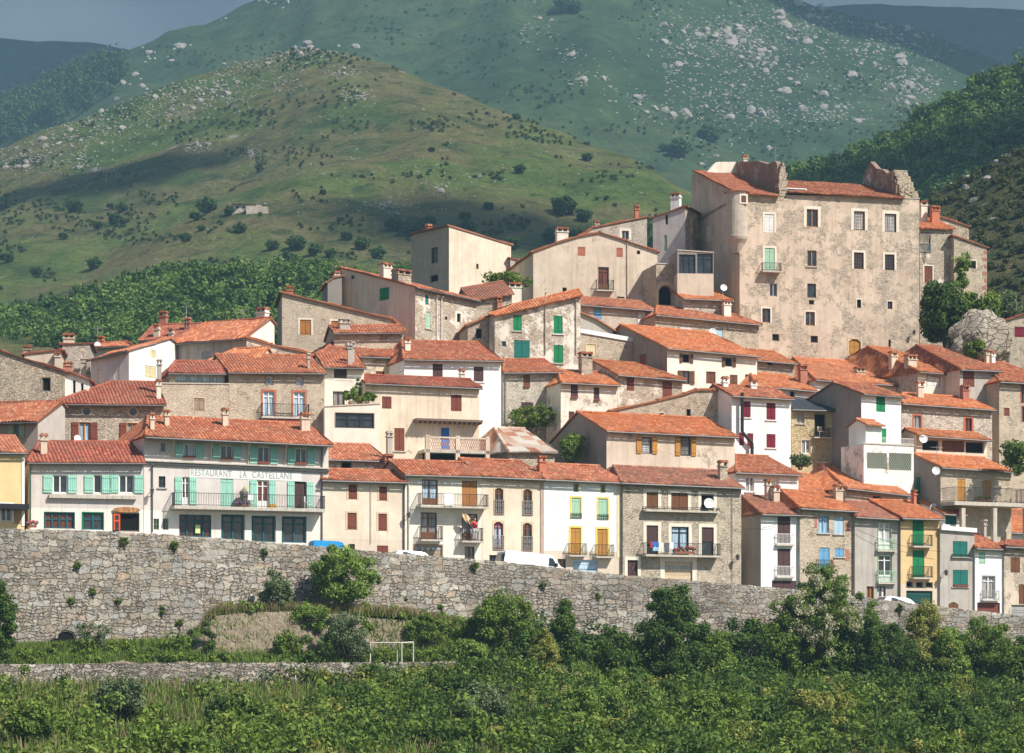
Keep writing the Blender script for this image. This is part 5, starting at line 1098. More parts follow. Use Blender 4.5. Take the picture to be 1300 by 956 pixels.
# ---------------------------------------------------------------- mountains
class Hill: pass
def hill(name, sil, foot, Yr, Yf, n, m, mat, amp, wav, seed, curve=1.0, x0=-700, x1=2000, back=300, drop=.25, gully=0):
    h = Hill(); x = np.linspace(x0, x1, n); t = np.linspace(0, 1, m)[:, None]
    ys = np.interp(x, *zip(*sil))[None, :]; yf = np.interp(x, *zip(*foot))[None, :]
    yr = np.interp(x, *zip(*Yr))[None, :] if isinstance(Yr, list) else Yr; yff = Yf
    Y = yff + (yr-yff)*t**curve; py = yf + (ys-yf)*t; X = (x[None, :]-CX)/F*Y; Z = (HY-py)/F*Y
    env = np.minimum(1, t*4)*np.minimum(1, (1-t)*6+.12)
    g = fbm(X/wav, Y/wav, 6, seed)*amp*env + fbm(X/(wav*.12), Y/(wav*.12), 4, seed+7)*amp*.12
    if gully: g = g - np.abs(fbm(X/(wav*.45), Y/(wav*1.6), 4, seed+3))*gully*env
    Z = Z + g
    P = np.stack([X+0*Z, Y+0*Z, Z], -1)
    bk = [np.stack([P[-1,:,0]*(1+k*back/yr.ravel().mean() if hasattr(yr,'ravel') else 1+k*back/yr), P[-1,:,1]+k*back, P[-1,:,2]-k*back*drop], -1) for k in (.3, 1, 2.5)]
    fr = [np.stack([P[0,:,0], P[0,:,1], P[0,:,2]-40], -1)]
    h.P = P; h.x = x; h.py = HY - P[:,:,2]/P[:,:,1]*F; h.ob = grid_mesh(name, np.concatenate([np.array(fr), P, np.array(bk)]), mat)
    return h
def on_hill(h, px, py):
    "surface point seen at a pixel"
    g = (px-h.x[0])/(h.x[1]-h.x[0]); j = min(max(int(g), 0), len(h.x)-2); f = min(max(g-j, 0), 1)
    col = h.py[:, j]*(1-f) + h.py[:, j+1]*f; i = int(np.argmax(col <= py))
    if col[i] > py: return None
    A = h.P[i, j]*(1-f) + h.P[i, j+1]*f
    if i == 0: return Vector(A)
    B = h.P[i-1, j]*(1-f) + h.P[i-1, j+1]*f; k = (col[i-1]-py)/max(1e-6, col[i-1]-col[i]); return Vector(B*(1-k) + A*k)
def mountain_mat(name, cols, rock, sc_=.006, rockamt=.62, brush=(.045,.08,.03), brushamt=.5):
    t = NT(name, .95, .1); p = t.pos(); pf = t.vmul(p, (1, .45, 1.6))
    base = t.ramp(t.noise(pf, sc_, 8, .68), [(.30+.40*i/(len(cols)-1), k) for i, k in enumerate(cols)])
    fine = t.ramp(t.noise(p, sc_*18, 9, .78), [(.32, .5), (.68, 1.35)]); base = t.mix(1.0, base, fine, 'MULTIPLY')
    b = t.ramp(t.noise(p, sc_*9, 8, .74), [(brushamt, 0.0), (brushamt+.07, 1.0)]); base = t.mix(t.math('MULTIPLY', b, .8), base, brush)
    r = t.ramp(t.noise(pf, sc_*7, 9, .76), [(rockamt, 0.0), (rockamt+.04, 1.0)]); base = t.mix(r, base, t.ramp(t.noise(p, .3, 4), [(.3, sc(rock, .6)), (.7, rock)]))
    t.col(base); t.bump(t.math('ADD', t.noise(p, sc_*30, 7, .8), t.math('MULTIPLY', t.noise(p, sc_*6, 4, .7), 2.5)), 5.0, .8); return t.mat
mB = mountain_mat('near mountain slope', [(.055,.11,.03),(.10,.17,.045),(.17,.23,.06),(.24,.21,.09),(.10,.16,.045),(.20,.24,.07)], (.50,.42,.36), .009, .625, brushamt=.53)
mA = mountain_mat('far mountain slope', [(.038,.075,.032),(.06,.108,.042),(.10,.145,.055),(.048,.088,.038)], (.46,.42,.38), .004, .66, brushamt=.52)
mC = mountain_mat('distant wooded mountain', [(.02,.035,.02),(.03,.045,.022)], (.1,.1,.1), .003, .9)
C_ = hill('distant_mountain', [(-900,30),(0,43),(60,50),(130,56),(200,68),(300,95),(420,130),(900,60),(1000,8),(1150,3),(1300,12),(2000,-30)], [(-900,330),(2000,330)], 3000, 2150, 160, 60, mC, 60, 700, 5)
A_ = hill('far_mountain', [(-900,240),(-200,190),(0,150),(50,125),(100,105),(150,72),(215,42),(260,26),(320,4),(400,-40),(650,-110),(850,-70),(960,-20),(1030,4),(1100,20),(1150,29),(1200,47),(1250,67),(1290,82),(1400,150),(2000,330)], [(-900,420),(2000,420)], 1900, 800, 420, 220, mA, 26, 240, 21, gully=26)
B_ = hill('near_mountain', [(-900,290),(-150,230),(0,186),(60,163),(140,136),(220,104),(300,76),(380,60),(440,66),(520,94),(600,128),(700,165),(800,200),(870,240),(950,300),(1100,420),(2000,560)], [(-900,470),(2000,470)], [(-900,1000),(300,1000),(900,760),(2000,700)], 380, 480, 260, mB, 12, 120, 31, curve=1.3, gully=9)
N_ = hill('scrub_hill', [(1000,470),(1120,330),(1165,262),(1200,240),(1250,212),(1300,186),(1450,120),(2000,40)], [(1000,480),(2000,480)], 395, 300, 90, 60, mountain_mat('dark scrub slope', [(.10,.105,.035),(.15,.14,.055),(.22,.17,.08)], (.42,.38,.32), .03, .62, brushamt=.5), 3, 40, 41, x0=1020, x1=2000)
RF = hill('wooded_ridge', [(900,420),(960,270),(1000,235),(1040,222),(1100,205),(1150,178),(1200,142),(1250,115),(1300,92),(1450,30),(2000,-60)], [(900,440),(2000,440)], 640, 430, 120, 60, mC, 6, 80, 51, x0=900, x1=2000)
LF = hill('wooded_foothill', [(-900,440),(-100,418),(0,410),(60,397),(120,376),(200,357),(330,347),(430,350),(520,356),(700,352),(850,345),(960,350),(1100,420)], [(-900,500),(1100,500)], 470, 320, 200, 60, mC, 4, 70, 61, x0=-900, x1=1100)

# ---------------------------------------------------------------- foliage
def leaf_mat(name, cols, trans=.3, lw=.6, ns=.9):
    t = NT(name, .75, .2); g = t.n('ShaderNodeNewGeometry'); oi = t.n('ShaderNodeObjectInfo')
    r = t.math('ADD', t.math('MULTIPLY', g.outputs['Random Per Island'], lw), t.math('MULTIPLY', t.ramp(t.noise(g.outputs['Position'], ns, 4, .6), [(.32, 0.0), (.68, 1.0)]), 1-lw))
    c = t.ramp(r, [(.15+.7*i/(len(cols)-1), k) for i, k in enumerate(cols)]); t.col(c)
    tr = t.n('ShaderNodeBsdfTranslucent'); t.l(t.mix(1.0, c, (1.0, 1.0, .5), 'MULTIPLY'), tr.inputs[0])
    mx = t.n('ShaderNodeMixShader'); mx.inputs[0].default_value = trans; t.l(t.b.outputs[0], mx.inputs[1]); t.l(tr.outputs[0], mx.inputs[2]); t.l(mx.outputs[0], t.o.inputs['Surface'])
    return t.mat
def leaves(C, Rr, n, size, rg, up=.25, asp=1.5):
    "leaf quads scattered round clump centres C (k,3) with radii Rr (k,)"
    k = len(C); d = rg.normal(size=(k, n, 3)); d /= np.linalg.norm(d, axis=2, keepdims=True)
    rad = (Rr[:, None]*rg.uniform(.45, 1.05, (k, n)))[..., None]
    pos = (C[:, None, :] + d*rad*np.array([1, 1, .8])).reshape(-1, 3); d = d.reshape(-1, 3)
    nr = d + rg.normal(size=d.shape)*.55 + np.array([0, 0, up]); nr /= np.linalg.norm(nr, axis=1, keepdims=True)
    h = rg.normal(size=d.shape); u = np.cross(nr, h); u /= np.linalg.norm(u, axis=1, keepdims=True); w = np.cross(nr, u)
    s = (size*rg.uniform(.6, 1.3, len(d)))[:, None]; a = u*s*asp*.5; b = w*s*.5
    V = np.stack([pos-a, pos+b*.8, pos+a, pos-b*.8], 1).reshape(-1, 3); return V, np.arange(len(V)).reshape(-1, 4)
def clumps(n, rx, ry, rz, rg, shape='round'):
    d = rg.normal(size=(n, 3)); d /= np.linalg.norm(d, axis=1, keepdims=True); q = rg.uniform(.35, 1, (n, 1))**.6
    c = d*q; z = (c[:, 2]+1)/2
    if shape == 'cone': k = (1.05-z)**.8; c[:, 0] *= k*1.4; c[:, 1] *= k*1.4
    if shape == 'flat': c[:, 2] = np.abs(c[:, 2])*1.0
    c += rg.normal(size=c.shape)*.09
    return c*np.array([rx, ry, rz])
def tree(name, label, cat, x, yt, yb, hw, dy, mat, leaf=.17, nc=42, nl=130, shape='round', trunk=True, group=None, cr=None, Y=None, trunk_frac=.25, bark=None, seed=None, base=None):
    "tree or bush from photo pixels: centre column, crown top row, foot row, half width"
    rg = np.random.default_rng(seed if seed is not None else int(x*7+yt)); Y = Y or float(Yw(x))-.9+dy; k = Y/F
    b = at(x, yb, Y); hgt = (yb-yt)*k; r = hw*k; root = empty(name, b); tag(root, label, cat, group)
    z0 = hgt*trunk_frac; rz = (hgt-z0)/2; C = clumps(nc, r*.85, r*.8, rz*.9, rg, shape); C[:, 2] += z0+rz
    if not trunk_frac: C[:, 2] = np.maximum(C[:, 2], .1)
    if cr is None: cr = max(.22, min(r, rz)*.36)
    if Y < 202: leaf *= .72; nl = int(nl*1.75)
    rad = cr*rg.uniform(.45, 1.35, nc); V, Fq = leaves(C, rad, nl, leaf, rg); np_mesh('crown' if trunk else 'foliage', V, Fq, mat, root)
    tb = MB(); bk = bark or BARK
    if trunk:
        tr = max(.06, r*.07); p = Vector((0, 0, -.4)); top = Vector((rg.uniform(-.2, .2)*r, 0, z0+rz*.9)); mid = Vector((rg.uniform(-.15,.15)*r, 0, max(z0, .3)))
        tb.bar(p, mid, tr*1.25, 7, 0, tr); tb.bar(mid, top, tr, 7, 0, tr*.3)
        for i in range(min(14, nc)):
            q = mid.lerp(top, rg.uniform(0, .8)); tb.bar(q, Vector(C[i]), tr*.42, 4, 0, .012)
        tb.build('trunk', bk, root)
    else:
        for i in range(min(10, nc)): tb.bar((rg.uniform(-.2,.2)*r, 0, -.3), Vector(C[i]), .035, 4, 0, .01)
        tb.build('stems', bk, root)
    return root
t = NT('bark', .95, .1); t.col(t.ramp(t.noise(t.vmul(t.pos(), (4, 4, 1)), 3, 5), [(.3, (.07,.055,.04)), (.7, (.17,.14,.11))])); BARK = t.mat
L_dark = leaf_mat('dark green leaves', [(0.030,0.060,0.014),(0.055,0.104,0.020),(0.088,0.150,0.029),(0.138,0.206,0.043)])
L_mid = leaf_mat('mid green leaves', [(0.058,0.104,0.018),(0.108,0.169,0.029),(0.166,0.244,0.043),(0.235,0.300,0.057)])
L_lite = leaf_mat('bright green leaves', [(0.087,0.150,0.026),(0.145,0.225,0.039),(0.203,0.300,0.058),(0.290,0.375,0.091)])
L_olive = leaf_mat('grey green leaves', [(0.058,0.090,0.039),(0.102,0.143,0.065),(0.160,0.210,0.098),(0.232,0.285,0.143)])
L_yel = leaf_mat('yellow green leaves', [(0.116,0.150,0.026),(0.203,0.240,0.046),(0.319,0.315,0.078),(0.406,0.360,0.130)])
L_dry = leaf_mat('dry grass stems', [(.10,.12,.04),(.18,.16,.07),(.30,.24,.12),(.36,.29,.16)])
L_bloss = leaf_mat('cream blossom', [(.30,.30,.18),(.48,.46,.32),(.62,.58,.42)])
L_for = leaf_mat('forest leaves', [(0.026,0.060,0.016),(0.043,0.093,0.021),(0.072,0.135,0.029),(0.109,0.180,0.039)], .2)

L_for2 = leaf_mat('mixed woodland leaves', [(.03,.07,.018),(.055,.115,.025),(.10,.18,.04),(.16,.25,.055),(.23,.29,.085)], .25, .3, .22)
tree('bright_tree', 'bright green small tree standing on the grassy ledge against the retaining wall', 'tree', 436, 691, 779, 50, -1.8, L_lite, .2, 60, 110, trunk_frac=.14, cr=.62)
tree('upright_shrub', 'upright grey green shrub growing against the retaining wall', 'shrub', 350, 717, 790, 19, -1.6, L_olive, .16, 34, 130, trunk=False, trunk_frac=0, cr=.42)
tree('round_tree', 'large round dark green bushy tree in front of the middle of the wall', 'tree', 640, 740, 848, 50, -5, L_mid, .18, 85, 150, trunk_frac=.02, cr=.66)
tree('upright_tree', 'narrow dark leafy tree right of the round bushy tree', 'tree', 716, 762, 868, 27, -6, L_dark, .19, 50, 130, 'cone', trunk_frac=.03, cr=.55)
tree('dark_tree', 'broad dark green tree with a ragged peak below the stone house', 'tree', 852, 742, 880, 64, -6, L_dark, .2, 120, 150, 'cone', trunk_frac=.02, cr=.72)
tree('fig_bush', 'large leaved fig bush between the dark tree and the blossoming tree', 'bush', 948, 784, 872, 44, -5, L_dark, .28, 45, 80, trunk_frac=.02, cr=.6)
bt = tree('blossoming_tree', 'tall climber covered tree with cream blossom reaching above the parapet', 'tree', 1040, 716, 872, 62, -3.2, L_mid, .2, 150, 140, trunk_frac=.0, cr=.66)
rg = np.random.default_rng(3); k_ = float(Yw(1040))/F; Cb = clumps(30, 50*k_, 20*k_, 55*k_, rg); Cb[:, 2] += 88*k_; Cb[:, 1] = -abs(Cb[:, 1])-2.3; V, Fq = leaves(Cb, np.full(30, .45), 75, .12, rg); np_mesh('blossom', V, Fq, L_bloss, bt)
tree('yellow_green_tree', 'feathery yellow green tree rising to the parapet under the ochre house', 'tree', 1172, 760, 880, 52, -4, L_yel, .17, 110, 140, 'cone', trunk_frac=.02, cr=.6)
tree('dark_bush', 'dense dark bush left of the feathery yellow green tree', 'bush', 1128, 782, 885, 42, -6, L_dark, .19, 55, 130, trunk_frac=.02, cr=.6)
tree('ivy_bush', 'square topped ivy mass draped over the wall near the right end', 'ivy', 1250, 773, 885, 46, -1.0, L_mid, .17, 90, 120, trunk=False, trunk_frac=0, cr=.58)
for (x_, yt_, yb_, hw_, dy_, mt_, lb_) in ((783,803,885,34,-6.5,L_dark,'low dark bush between the narrow tree and the broad dark tree'),(905,790,885,30,-7,L_mid,'mid green bush touching the right side of the broad dark tree'),(990,775,880,30,-4,L_mid,'dense green bush on the left skirt of the blossoming tree'),(1090,772,880,34,-5,L_dark,'dark bush filling the gap right of the blossoming tree'),(1205,788,890,34,-5.5,L_lite,'bright green bush between the feathery yellow green tree and the ivy mass'),(1288,808,890,30,-6,L_mid,'mid green bush under the right end of the retaining wall'),(596,806,876,26,-7,L_lite,'light green bush left of the foot of the round bushy tree')):
    tree('large_bush', lb_, 'bush', x_, yt_, yb_, hw_, dy_, mt_, .19, 60, 120, trunk_frac=.02, cr=.6)
for i_, (x_, y_, hw_, h_, mt_, lb_) in enumerate(((150,915,34,52,L_olive,'grey green bush low in the left foreground'),(300,935,40,56,L_dark,'dark bush low in the foreground under the sandy bank'),(470,910,30,46,L_lite,'light green bush low in the foreground left of centre'),(610,930,44,62,L_olive,'silvery bush low in the foreground at the centre'),(760,925,46,60,L_lite,'bright bush low in the foreground right of centre'),(905,940,46,66,L_mid,'full green bush low in the foreground below the fig'),(1040,930,40,60,L_yel,'yellowish bush low in the foreground below the blossoming tree'),(1190,940,50,68,L_dark,'dark bush low in the right foreground'),(40,940,36,50,L_mid,'green bush in the bottom left corner'))):
    dy_ = -float(np.interp(y_, [880, 930, 990], [12, 30, 58]))
    tree('foreground_bush', lb_, 'bush', x_, y_-h_, y_, hw_, dy_, mt_, .19, 60, 120, trunk_frac=.02, cr=.5)
tree('edge_tree', 'dark leafy tree at the right edge in front of the wall', 'tree', 1312, 800, 885, 34, -6, L_dark, .19, 50, 120, trunk_frac=.05, cr=.6)
tree('edge_tree', 'tall dark tree at the left edge in front of the wall', 'tree', -4, 728, 858, 31, -5.5, L_dark, .19, 60, 140, trunk_frac=.03, cr=.6)
tree('sapling', 'thin grey green sapling beside the small drain arch', 'tree', 119, 786, 838, 23, -3, L_olive, .13, 26, 70, trunk_frac=.3, cr=.34)
tree('olive_bush', 'rounded grey green bush in front of the sandy bank', 'bush', 440, 778, 842, 34, -6, L_olive, .15, 60, 140, trunk=False, trunk_frac=0, cr=.5)
tree('bramble', 'low bramble sprawling on the sandy bank', 'bush', 366, 802, 840, 19, -5, L_mid, .15, 34, 100, trunk=False, trunk_frac=0, cr=.4)
tree('slim_shrub', 'slim dark shrub climbing the end of the sandy bank', 'shrub', 265, 786, 832, 8, -4.4, L_dark, .13, 16, 110, trunk=False, trunk_frac=0, cr=.3)
tree('yellow_shrub', 'yellow green flowering shrub at the foot of the round bushy tree', 'shrub', 690, 800, 868, 22, -8, L_yel, .13, 36, 110, trunk=False, trunk_frac=0, cr=.4)
tree('yellow_shrub', 'bright shrub below the shafts of the bright green small tree', 'shrub', 395, 768, 800, 26, -3.2, L_lite, .15, 30, 100, trunk=False, trunk_frac=0, cr=.4)
tree('shrub', 'leafy shrub at the right end of the grassy ledge', 'shrub', 540, 770, 822, 26, -4, L_mid, .15, 34, 100, trunk=False, trunk_frac=0, cr=.4)
tree('slim_tree', 'slim young tree poking above the wall right of the blossoming tree', 'tree', 1106, 752, 850, 14, -2.5, L_lite, .15, 26, 90, 'cone', trunk_frac=.1, cr=.36)
# castle side trees
tree('castle_tree', 'dense dark green tree pressed against the right corner of the castle', 'tree', 1196, 355, 446, 30, 0, L_dark, .26, 80, 140, trunk_frac=.02, cr=.85, Y=234)
tree('castle_shrub', 'reddish green creeper covered bank below the ivy hung house', 'shrub', 1240, 372, 408, 34, 0, L_mid, .24, 50, 110, trunk=False, trunk_frac=0, cr=.7, Y=236)
tree('castle_shrub', 'pale leaved shrub on the hill edge right of the ivy hung house', 'shrub', 1275, 372, 412, 18, 0, L_olive, .22, 26, 100, trunk=False, trunk_frac=0, cr=.7, Y=240)
tree('wall_shrub', 'tall leafy shrub beside the stone house at the right edge', 'shrub', 1291, 552, 600, 18, 0, L_mid, .2, 26, 100, trunk=False, trunk_frac=0, cr=.6, Y=206)
tree('wall_shrub', 'sparse shrub hanging on the stone house cut off at the right edge', 'shrub', 1290, 566, 590, 14, 0, L_olive, .2, 18, 70, trunk=False, trunk_frac=0, cr=.5, Y=217.5) if False else None
tree('terrace_shrub', 'grey green shrub at the foot of the golden stone house', 'shrub', 1016, 578, 592, 13, 0, L_olive, .16, 20, 100, trunk=False, trunk_frac=0, cr=.4, Y=207)
tree('vine', 'dark climbing vine across the pale stone house', 'vine', 676, 513, 546, 37, 0, L_mid, .17, 44, 90, trunk=False, trunk_frac=0, cr=.42, Y=211.5)
tree('garden_tree', 'bright bushy garden tree between the rusty shed and the orange shuttered house', 'tree', 726, 546, 590, 15, 0, L_lite, .17, 34, 110, trunk_frac=.05, cr=.5, Y=203)
tree('ivy', 'ivy spilling over the terrace below the lone tall house', 'ivy', 640, 347, 368, 32, 0, L_mid, .22, 36, 80, trunk=False, trunk_frac=0, cr=.6, Y=239)
tree('ivy', 'green ivy trailing down the brick cornered house beside the castle', 'ivy', 1222, 308, 372, 11, 0, L_lite, .2, 26, 80, trunk=False, trunk_frac=0, cr=.5, Y=241.5)
tree('rock_shrub', 'small shrub on the rock outcrop below the castle trees', 'shrub', 1238, 432, 452, 14, 0, L_mid, .2, 20, 80, trunk=False, trunk_frac=0, cr=.5, Y=228)
# rock outcrop
def rock_mesh(seed, n=3, amp=.35):
    import bmesh
    bm = bmesh.new(); bmesh.ops.create_icosphere(bm, subdivisions=n, radius=1.0); r_ = np.random.default_rng(seed); o = r_.uniform(-9, 9, 3)
    from mathutils import noise as mn
    for v in bm.verts:
        p = v.co*1.1 + Vector(o); k = 1 + amp*mn.noise(p) + amp*.5*mn.noise(p*2.3) + amp*.25*abs(mn.noise(p*5))
        v.co = v.co*k
        for q in ((1,.2,.3),(-.4,1,.2),(-.7,-.6,.5),(.3,-1,-.1)):   # broken facets
            nq = Vector(q).normalized(); dd = v.co.dot(nq)
            if dd > .72: v.co -= nq*(dd-.72)*.8
    me = bpy.data.meshes.new('rock'); bm.to_mesh(me); bm.free(); return me
t = NT('granite', .95, .15); p_ = t.pos(); t.col(t.mix(t.ramp(t.noise(p_, .6, 6, .7), [(.52, 0.0), (.68, 1.0)]), t.ramp(t.noise(p_, 2, 6, .7), [(.3, (.30,.27,.24)), (.7, (.52,.47,.42))]), (.20,.19,.16))); t.bump(t.noise(p_, 1.5, 7, .8), .5); GRAN = t.mat
ROCKS = []
for i in range(6):
    me = rock_mesh(40+i, 2 if i else 3); me.materials.append(GRAN); ROCKS.append(me)
big = rock_mesh(77, 5, .4); t = NT('cliff rock', .95, .1); p_ = t.pos(); e_ = t.voro(t.vmul(p_, (1, 1, 1.7)), 1.1, 'DISTANCE_TO_EDGE').outputs['Distance']; ck = t.ramp(t.math('ADD', e_, t.math('MULTIPLY', t.noise(p_, 3, 5, .7), .12)), [(.04, .35), (.13, 1.0)]); t.col(t.mix(1.0, t.ramp(t.noise(t.vmul(p_, (1, 1, 1.6)), .9, 8, .75), [(.3, (.34,.29,.22)), (.5, (.56,.48,.38)), (.7, (.68,.61,.51))]), ck, 'MULTIPLY')); t.bump(t.math('ADD', t.noise(p_, 1.3, 8, .8), ck), .5); big.materials.append(t.mat)
o = bpy.data.objects.new('rock_outcrop', big); link(o); tag(o, 'pale rocky outcrop between the castle tree and the tiled roofs', 'rock'); o.location = at(1246, 432, 232); o.scale = (2.9, 2.2, 2.5)

# ---- woods as masses
def woods(name, h, pts_fn, n, rad, leaf, nl, seed, mat, mask=0):
    rg = np.random.default_rng(seed); Vs, Fs, off = [], [], 0
    C, Rr = [], []
    for _ in range(n):
        q = pts_fn(rg); p = on_hill(h, *q)
        if p is None or (mask and fbm(np.float64(q[0]/55), np.float64(q[1]/16), 5, seed) < mask*rg.uniform(.2, 1.6)): continue
        r = rad*rg.uniform(.6, 1.35)*(p.y/480)**.5
        for k in range(7):
            d = rg.normal(size=3); d /= np.linalg.norm(d); C.append([p.x+d[0]*r*.55, p.y+d[1]*r*.55, p.z+r*.7+d[2]*r*.45]); Rr.append(r*.5*rg.uniform(.7, 1.2))
    V, Fq = leaves(np.array(C), np.array(Rr), nl, leaf, rg, .3, 1.2)
    o = np_mesh(name, V, Fq, mat); tag(o, kind='stuff'); return o
def in_band(h, x0, x1, ymax):
    def f(rg):
        while True:
            x = rg.uniform(x0, x1); j = min(max(int(round((x-h.x[0])/(h.x[1]-h.x[0]))), 0), len(h.x)-1); top = h.py[:, j].min()
            y = top + abs(rg.uniform(0, 1))**1.1*(ymax-top)
            if y > top: return x, y
    return f
o = woods('woodland', LF, in_band(LF, -480, 960, 450), 1950, 2.3, .6, 36, 1, L_for2); tag(o, 'dense oak woodland on the foothill behind the left of the village', 'woodland')
o = woods('woodland', RF, in_band(RF, 930, 1420, 300), 1000, 3.0, .8, 40, 2, L_for2); tag(o, 'dark wooded ridge falling behind the castle from the right', 'woodland')
o = woods('scrub', N_, in_band(N_, 1120, 1420, 460), 750, .8, .4, 12, 3, leaf_mat('dark scrub', [(.06,.075,.02),(.10,.115,.035),(.16,.15,.06)])); tag(o, 'dark heath scrub on the near hill at the right edge', 'scrub')
# the wooded shoulder on the far mountain's left skyline and small copses
def gauss(lst):
    w = np.array([c[4] for c in lst], float); w /= w.sum()
    def f(rg):
        c = lst[rg.choice(len(lst), p=w)]; return c[0]+rg.normal()*c[2], c[1]+rg.normal()*c[3]
    return f
o = woods('woodland', A_, gauss([(30,150,22,8,3),(70,132,18,6,2),(105,115,14,6,2),(130,100,10,5,1),(5,165,14,10,2)]), 200, 6.5, 2.2, 22, 4, L_for); tag(o, 'dark trees along the left skyline of the far mountain', 'woodland')
o = woods('scrub', B_, in_band(B_, -350, 1050, 400), 11000, .55, .6, 3, 5, leaf_mat('heath bushes', [(.04,.075,.02),(.06,.10,.028),(.10,.13,.04)]), .22); tag(o, 'low heath bushes scattered over the near mountain', 'scrub')
o = woods('scrub', A_, in_band(A_, 200, 1290, 260), 5000, .7, 1.1, 3, 6, L_for, .22); tag(o, 'dark scrub flecks over the far mountain', 'scrub')
# countable trees on the slopes: one of each kind, then copies
bush_spots = [(263,262,15),(248,275,9),(155,264,9),(140,262,6),(292,268,9),(93,262,13),(146,278,10),(123,286,8),(235,302,9),(8,328,10),(120,335,11),(45,345,9),(155,281,7),(330,215,6),(410,244,5),(375,310,14),(345,312,10),(400,318,11),(420,322,9),(305,290,10),(500,285,14),(525,290,18),(545,282,11),(590,275,9),(593,290,14),(715,262,18),(742,275,12),(862,190,17),(843,188,8),(898,170,15),(905,175,10),(700,300,14),(650,310,12),(660,215,9),(745,200,8),(620,262,8),(460,310,12),(480,322,12),(440,300,9),(560,320,14),(255,290,6),(655,148,6),(715,8,14),(730,10,12),(705,14,8),(365,330,14),(820,290,10),(190,345,9),(80,300,7),(548,190,5),(685,135,4),(590,310,10),(630,325,12),(770,310,10)]
proto = None
for (x, y, r) in bush_spots:
    h = A_ if (x > 830 or y < 60) else B_; p = on_hill(h, x, y+r*.6)
    if p is None: p = on_hill(A_, x, y+r*.6)
    if p is None: continue
    s = r*p.y/F
    if proto is None:
        rg = np.random.default_rng(8); root = empty('hillside_tree', p); Cc = clumps(26, .8, .8, .6, rg); Cc[:, 2] += .75; V, Fq = leaves(Cc, np.full(26, .32), 60, .17, rg); np_mesh('crown', V, Fq, L_for, root)
        tb = MB(); tb.bar((0,0,-.3), (0,0,.8), .08, 6, 0, .04); tb.build('trunk', BARK, root); proto = root
        o = root
    else: o = copy_tree(proto)
    o.location = p; o.scale = (s, s, s*.9); o.rotation_euler = (0, 0, x % 6)
    tag(o, 'dark round tree or bush dotted on the open mountain slope', 'tree', 'dark trees dotted over the mountain slopes')
# boulders
bould = [(18,205,14,7,9),(75,178,20,8,10),(125,150,16,8,9),(40,202,12,4,5),(200,72,12,5,9),(235,58,9,4,8),(277,117,14,8,16),(223,122,14,6,8),(215,145,14,8,9),(145,165,14,5,6),(175,105,18,10,8),(120,122,14,9,8),(60,135,10,6,5),(350,72,16,5,10),(395,62,26,4,14),(310,85,10,5,5),(452,122,6,3,4),(435,92,8,3,4),(110,215,12,6,8),(252,186,6,3,3),(320,195,3,3,2),(490,262,10,3,5),(550,235,16,8,5),(360,100,10,8,5),
 (275,20,12,5,6),(340,5,30,5,6)]
boulA = [(915,42,14,8,12),(945,55,14,10,16),(960,75,12,10,12),(905,50,14,6,8),(870,60,10,6,6),(860,85,10,6,6),(1020,55,9,8,6),(1045,20,8,5,4),(1100,65,9,5,4),(1120,35,8,6,4),(1155,100,18,8,14),(1150,125,8,7,5),(1180,112,6,5,3),(920,120,20,8,10),(880,145,30,8,12),(1060,145,20,6,10),(970,145,18,6,8),(1000,120,30,15,8),(810,127,5,5,3),(1010,25,20,10,8),(975,12,30,8,8),(1150,60,30,14,12),(940,90,40,30,14),(1000,60,50,20,14),(1170,45,20,10,7),(1060,30,30,10,8),(770,105,10,10,3),(730,95,8,10,3),(680,35,10,10,4),(720,70,4,3,2),(900,190,20,8,5),(850,35,12,10,5),(1080,90,30,20,9)]
ri = np.random.default_rng(19); cnt = 0
def put_rock(p, s, wide, label, grp):
    global cnt
    o = bpy.data.objects.new('boulder', ROCKS[cnt % 6]); cnt += 1; link(o); o.location = p; o.scale = (s*ri.uniform(.8,1.3)*wide, s*ri.uniform(.8,1.2), s*ri.uniform(.6,1.0)); o.rotation_euler = (ri.uniform(-.3,.3), ri.uniform(-.3,.3), ri.uniform(0, 6)); tag(o, label, 'boulder', grp)
for lst, h, lab, grp in ((bould, B_, 'pale granite boulder among the outcrops on the nearer sunlit spur', 'boulders on the nearer spur'), (boulA, A_, 'grey granite boulder among the outcrops high on the far mountain', 'boulders high on the far mountain')):
    for (x, y, sx_, sy_, n) in lst:
        for k in range(max(1, int(n*(1.0 if h is B_ else .85)))):
            px, py = x+ri.normal()*sx_, y+ri.normal()*sy_; p = on_hill(h, px, py) or on_hill(A_, px, py)
            if p is None: continue
            r = (ri.uniform(1.5, 3.0) if ri.random() < .66 else ri.uniform(3.0, 6.0))*(1.35 if h is A_ else 1.0); put_rock(p, r*p.y/F, 1.15, lab, grp)
# scree too fine to count
def scree(h, lst, n, rmin, rmax, label):
    f = gauss(lst); rg = np.random.default_rng(23); base = ROCKS[1]; nv = len(base.vertices); co = np.zeros(nv*3); base.vertices.foreach_get('co', co); co = co.reshape(-1, 3)
    tri = np.array([tuple(p.vertices) for p in base.polygons]); Vs, Fs = [], []; c = 0
    for _ in range(n):
        x, y = f(rg); p = on_hill(h, x, y)
        if p is None: continue
        s = rg.uniform(rmin, rmax)*p.y/F; a = rg.uniform(0, 6.3); m = np.array([[math.cos(a), -math.sin(a), 0], [math.sin(a), math.cos(a), 0], [0, 0, 1]])
        Vs.append(co@m.T*np.array([s*rg.uniform(.8,1.6), s, s*.7])+np.array(p)); Fs.append(tri+c*nv); c += 1
    o = np_mesh('scree', np.concatenate(Vs), np.concatenate(Fs), GRAN); tag(o, label, 'scree', kind='stuff')
scree(B_, [(a, b, c*1.9, d*1.7, e) for a, b, c, d, e in bould] + [(300,200,200,60,14),(600,200,150,40,10)], 3800, .55, 1.7, 'small stones strewn over the nearer spur')
